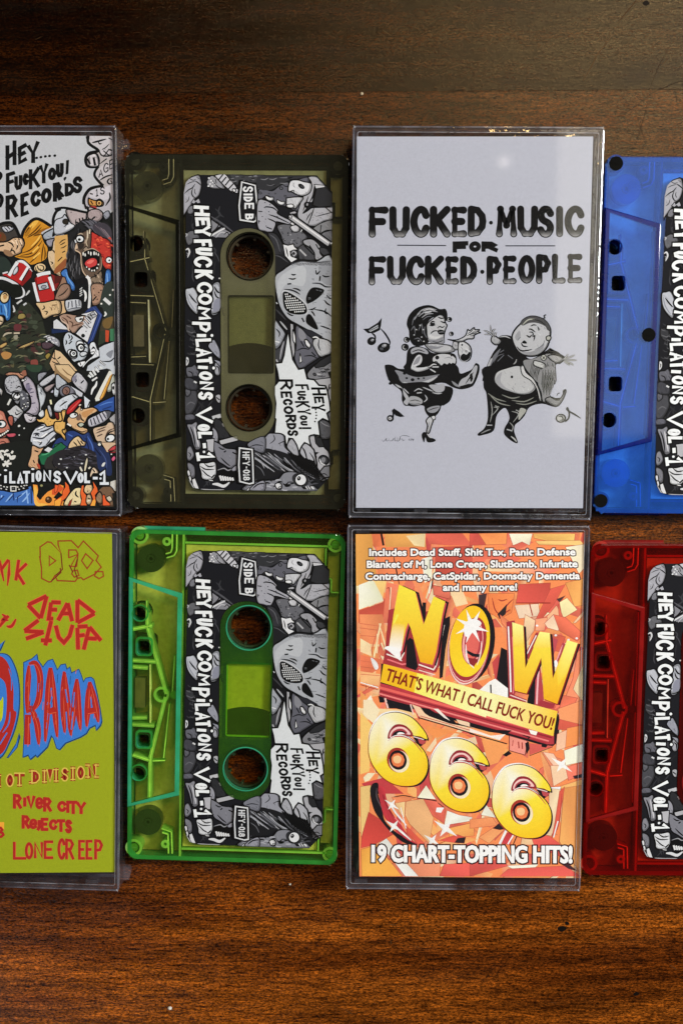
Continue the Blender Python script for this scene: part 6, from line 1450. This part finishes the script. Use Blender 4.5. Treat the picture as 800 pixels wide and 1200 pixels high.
for wd, q, c in ((5, "590,-10 540,50 490,110", '3c2814'), (4, "470,160 430,215 400,250 370,310 330,380", '46301a'), (3, "635,470 612,560 570,700", '140a04'), (3, "440,580 560,510 650,440 760,390 820,375", '1c0f06'), (2.5, "580,540 600,600 620,660", '1c0f06'), (2.5, "690,640 740,600 800,570", '24140a'), (3, "440,560 520,545 560,540", '3a2814'), (2.5, "740,650 760,720", '140a04'), (2.5, "640,420 690,300 760,180", '24140a'), (2.5, "760,420 775,500", '1c0f06'), (2, "700,560 790,520", '34241a')): sc.ink(wd, q, c)
sc.at(0, 0, 1)
rs = random.Random(21)
for i in range(46):
    x, y = rs.uniform(420, 800) if i % 3 else rs.uniform(0, 800), rs.uniform(0, 180) if i % 4 else rs.uniform(1060, 1190)
    t = rs.uniform(-1.2, 1.4); L = rs.uniform(4, 14)
    sc.ink(rs.uniform(.4, .8), [(x, y), (x + L * cos(t) * .5, y + L * sin(t) * .5), (x + L * cos(t), y + L * sin(t))], rs.choice(['3c2a18', '180c05', '44321e']))
for x, y, r in ((757, 4, 4), (658, 1088, 5), (664, 1082, 3), (745, 1165, 3)): sc.blob('0c0604', [(x + r * cos(t) * rs.uniform(.6, 1.3), y + r * sin(t) * rs.uniform(.5, 1)) for t in range(6)])
meshobj('scratches', sc.mesh(tp, 0.012), M_SCR, table)

def crumb(px, py, r, label, hexc):
    x, y = tp(px, py)
    bm = bmesh.new(); bmesh.ops.create_icosphere(bm, subdivisions=2, radius=r * MM)
    rr = random.Random(int(px)); 
    for v in bm.verts: v.co *= rr.uniform(.75, 1.2); v.co.z *= 0.7
    zmin = min(v.co.z for v in bm.verts)
    for v in bm.verts: v.co.z -= zmin
    o = bmobj('crumb', bm, simple_material('crumb_white', hexc, 0.8, k=1.0), None, True)
    o.location = (x * MM, y * MM, 0.00002); o['label'] = label; o['category'] = 'crumb'
crumb(199.5, 1181, 0.62, "tiny white crumb on the bare wood near the bottom edge, below the two left columns", 'd8d2c4')
crumb(424, 110, 0.42, "tiny pale speck on the wood just above the case with the white sheet", 'b8a88c')
crumb(340, 1036, 0.36, "tiny white speck on the wood just under the clear green cassette", 'd8d2c4')

# ------------------------------------------------------------------ cassettes
STYLE = {
 'smoke': dict(face=plastic_material('smoke_plastic', (.90, .90, .82), (.20, .195, .13), .05, .05), edge=plastic_material('smoke_plastic_edge', (.34, .34, .28), (.010, .010, .007), .5, .06),
               rib=plastic_material('smoke_plastic_rib', (.42, .42, .36), (.010, .010, .007), .75, .08), strip=plastic_material('smoke_window_plastic', (.86, .86, .78), (.22, .215, .125), .40, .06), liner='8e9070', roller=plastic_material('smoke_roller', (.72, .72, .62), (.10, .10, .065), .30, .1), pack='241f14', screw='2a2a22'),
 'green': dict(face=plastic_material('green_plastic', (.90, .96, .68), (.16, .30, .05), .05, .04), edge=plastic_material('green_plastic_edge', (.42, .86, .60), (.06, .52, .29), .65, .06),
               rib=plastic_material('green_plastic_rib', (.6, .92, .5), (.50, .93, .36), .75, .06), strip=plastic_material('green_window_plastic', (.72, .90, .56), (.03, .10, .02), .45, .06), liner='d0c488', roller=simple_material('green_roller', '16261c', .35), pack='1e3018', screw='4c8a3c'),
 'blue': dict(face=plastic_material('blue_plastic', (.46, .72, .99), (.06, .24, .86), .22, .05), edge=plastic_material('blue_plastic_edge', (.08, .16, .75), (.006, .02, .24), .60, .06),
              rib=plastic_material('blue_plastic_rib', (.25, .4, .85), (.010, .04, .30), .7, .08), strip=plastic_material('blue_window_plastic', (.46, .72, .99), (.04, .12, .5), .4, .06), liner='e0e4ec', roller=plastic_material('blue_roller', (.6, .78, .99), (.12, .30, .80), .45, .08), pack='1a2030', screw='070706'),
 'red': dict(face=plastic_material('red_plastic', (.92, .44, .38), (.28, .02, .014), .08, .05), edge=plastic_material('red_plastic_edge', (.80, .13, .10), (.42, .02, .018), .5, .06),
             rib=plastic_material('red_plastic_rib', (.78, .2, .16), (.70, .07, .05), .65, .06), strip=plastic_material('red_window_plastic', (.85, .3, .25), (.10, .008, .006), .4, .06), liner='b48a5c', roller=simple_material('red_roller', '26100c', .35), pack='30120c', screw='4a1410'),
}
for k in STYLE:
    STYLE[k]['liner'] = simple_material(k + '_liner', STYLE[k]['liner'], .7, k=.9, var=.12, scale=700)
    STYLE[k]['cap'] = simple_material(k + '_rib_glint', dict(smoke='b0a888', green='c8ffa0', blue='4c86e0', red='ff8070')[k], .35, var=.45, scale=160)  # bright colour that paints highlights along the rib tops
    STYLE[k]['pack'] = simple_material(k + '_tape_pack', STYLE[k]['pack'], .35)
    STYLE[k]['screw'] = simple_material(k + '_screw', STYLE[k]['screw'], .8, metal=.0, spec=.08)
M_STEEL = simple_material('bright_steel', 'f0ecd8', .35, metal=.0)
M_FELT = simple_material('felt_pad', '5c5444', .95)

sp = plan('smoke', 10.3)
spi = plan('smoke', 6.0)
HUBS = [sp(293, 300.5), sp(292, 478)]
LAB = label_art().mesh(sp, 10.40)
SLOTMM = [sp(*q) for q in SLOT]
LABMM = [sp(*q) for q in catmull([(218.5, 220), (224, 210), (234, 205)], False, 3) + [(371, 205.5), (389.4, 225), (388, 400), (386.5, 559), (371, 575.5)] + catmull([(236, 574), (225, 569), (219, 556)], False, 3) + [(216.5, 400)]]
TZ = [sp(148, 240), sp(212, 259), sp(212.5, 512), sp(149, 528)]
TZ[0] = (-31.9 + .15, TZ[0][1]); TZ[3] = (-31.9 + .15, TZ[3][1])
LOC = [sp(160, 286), sp(162.3, 487)]                        # round locating holes
CAP = [sp(166, 328), sp(167.8, 445)]                        # square capstan holes
BODY = round_rect(-31.9, 31.9, -50.2, 50.2, 3.0)
def frame_pts(pts, d):
    cx = sum(p[0] for p in pts) / len(pts); cy = sum(p[1] for p in pts) / len(pts)
    xs = [p[0] for p in pts]; ys = [p[1] for p in pts]
    kx = 1 - 2 * d / (max(xs) - min(xs)); ky = 1 - 2 * d / (max(ys) - min(ys))
    return [(cx + (p[0] - cx) * kx, cy + (p[1] - cy) * ky) for p in pts]
ITZ = frame_pts(TZ, 1.3)

def cassette(kind, label):
    st = STYLE[kind]
    X, Y, t = POSE[kind]
    root = empty('cassette_tape', (X * MM, Y * MM, 0.00002), t, label, 'cassette', 'clear plastic cassettes laid out beside the cases')
    hubh = [ring_pts(h[0], h[1], 6.5, 44) for h in HUBS]
    loch = [ring_pts(c[0], c[1], 2.15, 26) for c in LOC]
    caph = [round_rect(c[0] - 1.95, c[0] + 1.95, c[1] - 2.1, c[1] + 2.1, .9, 3) for c in CAP]
    # two half shells: faces and walls
    bm = bmesh.new()
    plate(bm, BODY, hubh + [TZ], 9.3, 10.3, .45)
    plate(bm, BODY, hubh + [TZ], 1.7, 2.7)
    nf = len(bm.faces)
    plate(bm, BODY, [frame_pts(BODY, 1.25)], 2.72, 9.28)
    box(bm, -28, -10, 50.15, 50.95, 2.2, 5.6); box(bm, -28, -10, -50.95, -50.15, 2.2, 5.6)
    for h in HUBS: tube(bm, h[0], h[1], 6.85, 6.5, 7.7, 10.74)
    bm.faces.ensure_lookup_table()
    for f in bm.faces[nf:]: f.material_index = 1
    bmobj('shell', bm, [st['face'], st['edge']], root)
    # the raised head cover, upper and lower
    bm = bmesh.new()
    plate(bm, ITZ, loch + caph, 11.1, 12.0)
    plate(bm, ITZ, loch + caph, 0.0, 0.9)
    nf = len(bm.faces)
    plate(bm, TZ, [ITZ], 10.32, 12.0, .3); plate(bm, TZ, [ITZ], 0.0, 1.68)
    for c in CAP: plate(bm, round_rect(c[0] - 2.6, c[0] + 2.6, c[1] - 2.9, c[1] + 2.9, 1.2, 4), [round_rect(c[0] - 2.0, c[0] + 2.0, c[1] - 2.2, c[1] + 2.2, .9, 4)], 2.75, 9.25)
    for c in LOC: tube(bm, c[0], c[1], 2.65, 2.2, 2.75, 9.25, 26)
    bm.faces.ensure_lookup_table()
    for f in bm.faces[nf:]: f.material_index = 1
    bmobj('head_cover', bm, [st['face'], st['edge']], root)
    # inner ribs
    w0, w1 = sp(267, 346), sp(321, 438)
    bm = bmesh.new()
    rib_glints = []
    def rb(a, b, wd=.55, z0=2.75, z1=9.15):
        bar(bm, spi(*a), spi(*b), wd, z0, z1); rib_glints.append((spi(*a), spi(*b), min(.22, wd * .4), z1))
    for q in (((199.5, 184), (199.5, 206)), ((199.5, 206), (198, 211)), ((198, 211), (192, 213)), ((205, 184), (205, 209)), ((205, 209), (202, 215)), ((202, 215), (193, 218)),
              ((193, 556), (205, 560)), ((205, 560), (206.5, 587)), ((194, 561), (201, 563)), ((201, 563), (202, 587))): rb(*q, .45)
    for q in (((171.5, 287), (171.5, 306)), ((172, 306), (196, 388)), ((195, 392), (178, 468)), ((178, 468), (178, 518)), ((154, 308), (177, 303)), ((154, 347), (182, 348)), ((153, 355), (173, 356)), ((153, 419), (173, 418)), ((154, 427), (182, 428)), ((157, 465), (177, 471))): rb(*q, 1.15)
    for q in (((154, 258), (154, 275)), ((170, 272), (170, 287)), ((205, 340), (203, 385)), ((200, 400), (194, 468)), ((196, 471), (181, 472)), ((208, 268), (209, 505))): rb(*q, .4, 5.5)
    for c, r in ((sp(188, 388), 2.4), (sp(158, 188), 2.6), (sp(158, 581), 2.6), (sp(396, 584), 2.3), (sp(396, 194), 2.3), (sp(191, 195), 1.3), (sp(196, 576), 1.3)): tube(bm, c[0], c[1], r, r - .8, 2.75, 9.25, 24)
    for p_, q_ in (((w0[0], w0[1]), (w1[0], w0[1])), ((w0[0], w1[1]), (w1[0], w1[1])), ((w0[0], w0[1]), (w0[0], w1[1])), ((w1[0], w0[1]), (w1[0], w1[1]))): bar(bm, p_, q_, .5, 8.2, 9.25)
    box(bm, -15.4, 30.4, 46.3, 46.9, 7.5, 9.25); box(bm, -15.4, 30.4, -46.9, -46.3, 7.5, 9.25); box(bm, 25.9, 26.4, -46, 46, 7.5, 9.25); box(bm, -16.2, -15.6, -49, 49, 2.75, 9.25)
    for s in (1, -1):
        bar(bm, (26.6, s * 37), (28.0, s * 37), .4, 6, 9.2); bar(bm, (28.0, s * 37), (28.0, s * 33), .4, 6, 9.2); bar(bm, (28, s * 33), (30.3, s * 33), .4, 6, 9.2)
    nf = len(bm.faces)
    for p_, q_, wd_, z_ in rib_glints: bar(bm, p_, q_, wd_, z_ + .01, z_ + .07)  # thin bars laid on the ribs as painted highlights
    bm.faces.ensure_lookup_table()
    for f in bm.faces[nf:]: f.material_index = 1
    bmobj('inner_ribs', bm, [st['rib'], st['cap']], root)
    # paper-thin liner with a window between the hubs
    w0, w1 = sp(267, 346), sp(321, 438)
    arc = [(x, HUBS[1][1] + math.sqrt(max(0, 18.6 ** 2 - (x - HUBS[1][0]) ** 2))) for x in [w1[0] + (w0[0] - w1[0]) * i / 10 for i in range(11)]]
    bm = bmesh.new()
    plate(bm, [(-15.2, -46.0), (25.6, -46.0), (25.6, 46.0), (-15.2, 46.0)], [ring_pts(h[0], h[1], 7.2, 40) for h in HUBS] + [[(w0[0], w1[1]), (w1[0], w1[1])] + arc], 8.0, 8.12)
    plate(bm, [(26.8, -44.5), (30.2, -44.5), (30.2, 44.5), (26.8, 44.5)], [], 5.0, 5.12)
    plate(bm, [(-30.4, -48.8), (-16.6, -48.8), (-16.6, 48.8), (-30.4, 48.8)], [frame_pts(lh, -1.0) for lh in loch] + [frame_pts(lh, -1.4) for lh in caph] , 2.76, 2.86)
    bmobj('liner_sheet', bm, st['liner'], root)
    # reels with hubs
    for h, r in ((HUBS[0], 11.2), (HUBS[1], 18.6)):
        bm = bmesh.new(); tube(bm, h[0], h[1], r, 7.4, 4.0, 7.6, 64)
        tr = bmobj('tape_reel', bm, st['pack'], root)
        bm = bmesh.new(); tube(bm, h[0], h[1], 6.35, 5.75, 3.2, 7.5, 40)
        for i in range(6):
            a = 2 * pi * i / 6 + .3; bar(bm, (h[0] + 5.7 * cos(a), h[1] + 5.7 * sin(a)), (h[0] + 4.9 * cos(a), h[1] + 4.9 * sin(a)), .7, 3.6, 6.8)
        bmobj('hub', bm, st['pack'], tr)
    # guide rollers, screws, pad
    for c in (sp(172, 217), sp(174.5, 549)):
        bm = bmesh.new(); tube(bm, c[0], c[1], 4.1, 1.3, 3.2, 8.8, 40); tube(bm, c[0], c[1], 1.15, .55, 3.0, 9.1, 20)
        bmobj('guide_roller', bm, st['roller'], root)
    for c in (sp(158, 188), sp(158, 581), sp(396, 584), sp(396, 194), sp(203.5, 388)):
        bm = bmesh.new(); r = 1.95 if kind == 'blue' else 1.25
        mid = abs(c[1]) < 10
        zt = (12.05 if mid else 10.36) if kind == 'blue' else 9.26
        disc(bm, c[0], c[1], r, 8.3, zt, 28)
        bar(bm, (c[0] - r * .75, c[1] + .2), (c[0] + r * .75, c[1] - .2),   .4, zt + .01, zt + .12) if kind == 'blue' else bar(bm, (c[0] - .8, c[1]), (c[0] + .8, c[1]), .35, 9.27, 9.34)
        bmobj('screw', bm, st['screw'], root)
    bm = bmesh.new(); bar(bm, spi(175.3, 352), spi(176.8, 425), .28, 3.4, 8.6)
    pad = bmobj('pressure_spring', bm, M_STEEL, root)
    a = spi(164, 388); bm = bmesh.new(); box(bm, a[0] - 1.6, a[0] + 1.4, a[1] - 4.5, a[1] + 4.5, 3.6, 8.2)
    bmobj('felt_pad', bm, M_FELT, pad)
    # label and the plain window strip standing a hair above it
    lb = meshobj('label', paper('label', None, None, 0, None) if False else paper_mm('label', LABMM, [SLOTMM], 10.34, 10.39), M_PRINT, root)
    meshobj('artwork', LAB, [] if LAB.materials else M_PRINT, lb)
    bm = bmesh.new()
    win = round_rect(w0[0], w1[0], w1[1], w0[1], .6, 3)
    plate(bm, frame_pts(SLOTMM, .08), hubh + [win], 10.32, 10.70)
    ws = bmobj('window_strip', bm, st['strip'], root)
    bm = bmesh.new(); plate(bm, frame_pts(win, .04), [], 10.32, 10.60)
    bmobj('window_pane', bm, st['face'], ws)
    return root

def paper_mm(name, outer, holes, z0, z1, col='14151a'):
    bm = bmesh.new(); plate(bm, outer, holes, z0, z1)
    bmesh.ops.recalc_face_normals(bm, faces=bm.faces)
    me = bpy.data.meshes.new(name); bm.to_mesh(me); bm.free()
    at = me.color_attributes.new('ink', 'FLOAT_COLOR', 'POINT')
    for d in at.data: d.color = hexlin(col, 1.0) + (1,)
    return me

cassette('smoke', "smoky olive see-through cassette with a monster-art label, left of the white-sheeted case")
cassette('green', "clear bright green cassette with a monster-art label, in the lower row beside the lime case")
cassette('blue', "clear blue cassette with black screws, partly cut off by the right edge of the photo")
cassette('red', "clear dark red cassette, cut off by the right edge, below the blue one")

# ------------------------------------------------------------------ cases
M_CLEAR = plastic_material('clear_plastic', (.992, .993, .996), (.55, .57, .62), .002, .04, 1.45)
M_WALL = plastic_material('clear_plastic_wall', (.95, .95, .97), (.50, .50, .58), .075, .04, 1.75, bump=.4, patchy=.7)
M_EDGE = plastic_material('clear_plastic_rim', (.84, .84, .88), (.40, .40, .48), .14, .05, 1.8, bump=.3, patchy=.7)
M_GLINT = plastic_material('clear_plastic_painted_glint', (.9, .9, .92), (.78, .78, .84), .46, .08, 1.9, bump=.5, patchy=.9)  # pale body colour, paints glints along the case rim

def case(kind, label, hinge, edge_px, art, base_col, spine_col):
    X, Y, t = POSE[kind]
    root = empty('cassette_case', (X * MM, Y * MM, 0.00002), t, label, 'cassette case', 'clear cassette cases with printed sheets')
    s = -1 if hinge == 'left' else 1           # side of the hinge and of the sheet's spine
    # base tray
    bm = bmesh.new()
    plate(bm, round_rect(-34, 34, -53, 53, 1.0, 3), [], 0.0, 1.2)
    nf = len(bm.faces)
    ow = 33.9
    box(bm, min(-s * ow, -s * (ow - 1.2)), max(-s * ow, -s * (ow - 1.2)), -52.2, 52.2, 1.22, 14.2)
    for sy in (1, -1):
        box(bm, -33.9, 33.9, min(sy * 52.9, sy * 51.9), max(sy * 52.9, sy * 51.9), 1.22, 7.5)
    bm.faces.ensure_lookup_table()
    for f in bm.faces[nf:]: f.material_index = 1
    bmobj('base_tray', bm, [M_CLEAR, M_WALL], root)
    # two pegs that hold the cassette's hubs
    for yy in (21.2, -21.2):
        bm = bmesh.new(); tube(bm, 2.5 * s, yy, 3.6, 2.7, 1.22, 9, 24); bmobj('hub_peg', bm, M_WALL, root)
    # lid: face panel, spine-side wall, end walls with their hinge ears
    bm = bmesh.new()
    plate(bm, round_rect(-34.6, 34.6, -54.1, 54.1, .6, 3), [], 15.9, 17.0)
    nf = len(bm.faces)
    rim = round_rect(-35, 35, -54.5, 54.5, .9, 3)
    plate(bm, rim, [round_rect(-34.62, 34.62, -54.12, 54.12, .6, 3)], 15.7, 16.95, .35)
    n3 = len(bm.faces)
    plate(bm, round_rect(-35.02, 35.02, -54.52, 54.52, .9, 3), [round_rect(-34.84, 34.84, -54.34, 54.34, .8, 3)], 16.55, 16.80)  # thin added rings carrying the painted gleam of the edges
    plate(bm, round_rect(-33.72, 33.72, -53.15, 53.15, .5, 3), [round_rect(-33.58, 33.58, -53.01, 53.01, .5, 3)], 15.66, 15.82)
    n2 = len(bm.faces)
    for sy in (1, -1):
        box(bm, -34.9, 34.9, min(sy * 54.4, sy * 53.3), max(sy * 54.4, sy * 53.3), 3.0 if s < 0 else 2.0, 15.68)
        for xx in (-30.5, -14.0, 26.5): box(bm, xx - 1.9, xx + 1.9, min(sy * 53.2, sy * 52.0), max(sy * 53.2, sy * 52.0), 9.5, 14.6)
    box(bm, min(s * 34.9, s * 33.9), max(s * 34.9, s * 33.9), -53.2, 53.2, 2.0, 15.68)
    box(bm, min(-s * 34.9, -s * 34.2), max(-s * 34.9, -s * 34.2), -53.2, 53.2, 11.5, 15.68)
    for sy in (1, -1):                          # hinge ears
        yc = sy * 53.3
        plate(bm, [(s * 34.9, yc - .9), (s * 36.6, yc - .7), (s * 37.1, yc - sy * 1.6), (s * 36.9, yc - sy * 3.4), (s * 34.9, yc - sy * 3.6)], [], 3.5, 6.0) if s > 0 else None
    bm.faces.ensure_lookup_table()
    for f in bm.faces[nf:n3]: f.material_index = 2
    for f in bm.faces[n3:n2]: f.material_index = 3
    for f in bm.faces[n2:]: f.material_index = 1
    bmobj('lid', bm, [M_CLEAR, M_WALL, M_EDGE, M_GLINT], root)
    # printed sheet: face, spine, flap
    zc = 15.3
    inv = plan(kind, zc)
    corners = [inv(*q) for q in edge_px]
    sh = meshobj('printed_sheet', paper_mm('printed_sheet', corners, [], zc - .2, zc, base_col), M_PRINT, root)
    meshobj('artwork', art.mesh(inv, zc + .01), M_PRINT, sh)
    # spine of the folded sheet, leaning down to the tray
    a, b = (corners[0], corners[3]) if s < 0 else (corners[1], corners[2])
    bm = bmesh.new()
    g = s * 33.0
    vs = [bm.verts.new((x * MM, y * MM, z * MM)) for x, y, z in ((a[0] + s * .05, a[1], zc - .05), (b[0] + s * .05, b[1], zc - .05), (g, b[1], 2.2), (g, a[1], 2.2))]
    bm.faces.new(vs)
    v2 = [bm.verts.new((v.co.x - s * .0002, v.co.y, v.co.z)) for v in vs]
    bm.faces.new(list(reversed(v2)))
    for i in range(4): bm.faces.new((vs[i], vs[(i + 1) % 4], v2[(i + 1) % 4], v2[i]))
    bmesh.ops.recalc_face_normals(bm, faces=bm.faces)
    me = bpy.data.meshes.new('spine'); bm.to_mesh(me); bm.free()
    at = me.color_attributes.new('ink', 'FLOAT_COLOR', 'POINT')
    for d in at.data: d.color = hexlin(spine_col, 1.2) + (1,)
    spn = meshobj('spine', me, M_PRINT, sh)
    if kind == 'orange_case':
        # lettering down the spine: u runs down the sheet, v up the spine's height
        L = math.hypot(a[0] - b[0], a[1] - b[1]); Hh = math.hypot(g - a[0], zc - 2.25)
        ar = Art('spine_artwork', [(0, 0), (L, 0), (L, Hh), (0, Hh)], 1.2)
        rnd = random.Random(2)
        for i in range(150):
            x, y = rnd.uniform(0, L), rnd.uniform(0, Hh); ar.ink(rnd.uniform(.3, 1.2), [(x, y), (x + 2, y + rnd.uniform(-2, 2)), (x + 5, y + rnd.uniform(-2, 2))], rnd.choice(['4a6a44', '8a9a84', '1c2c1c', '34502c']))
        x = 3.0
        for wd_ in ("HEY", "FUCK", "COMPILATIONS", "VOL-1"):
            for ch in wd_:
                cw = 1.3 if ch in 'I-1' else 2.7
                ar.letters("%s:%f,%f,%f,%f" % (ch, x, Hh * .30, x + cw, Hh * .82), .75, 'd0dcd0', edge=.3); x += cw + .62
            x += 2.0
        me2 = ar.mesh(lambda p, q: (p, q), 0.0)
        for v in me2.vertices:
            u, h, zz = v.co.x / MM / L, v.co.y / MM / Hh, v.co.z / MM
            # h = 0 at the tray edge of the spine when read downwards, 1 at the fold
            h2 = 1 - h
            px_ = a[0] + (b[0] - a[0]) * u; py_ = a[1] + (b[1] - a[1]) * u
            x_ = px_ + (g - px_) * h2 if False else px_ + (g - px_) * (1 - h2)
            z_ = zc - .05 + (2.2 - zc + .05) * (1 - h2)
            v.co = ((x_ + s * (.08 + zz)) * MM, py_ * MM, (z_ + .02) * MM)
        meshobj('spine_artwork', me2, M_PRINT, spn)
    # flap inside the tray
    return root

case('white_case', "clear case whose white sheet shows two dancing cartoon figures and black lettering", 'left', WHITE_EDGE, white_art(), 'abaebc', '2a2a2c')
case('orange_case', "clear case whose orange sheet has big yellow lettering and three sixes", 'left', ORANGE_EDGE, orange_art(), 'd08048', '1c281c')
case('comic_case', "clear case whose sheet is crowded with cartoon ghouls, cut off by the left edge", 'right', COMIC_EDGE, comic_art(), '141614', '1a1a1a')
case('lime_case', "clear case whose lime green sheet has red band lettering, cut off by the left edge", 'right', LIME_EDGE, lime_art(), '98a41a', '4a4a52')
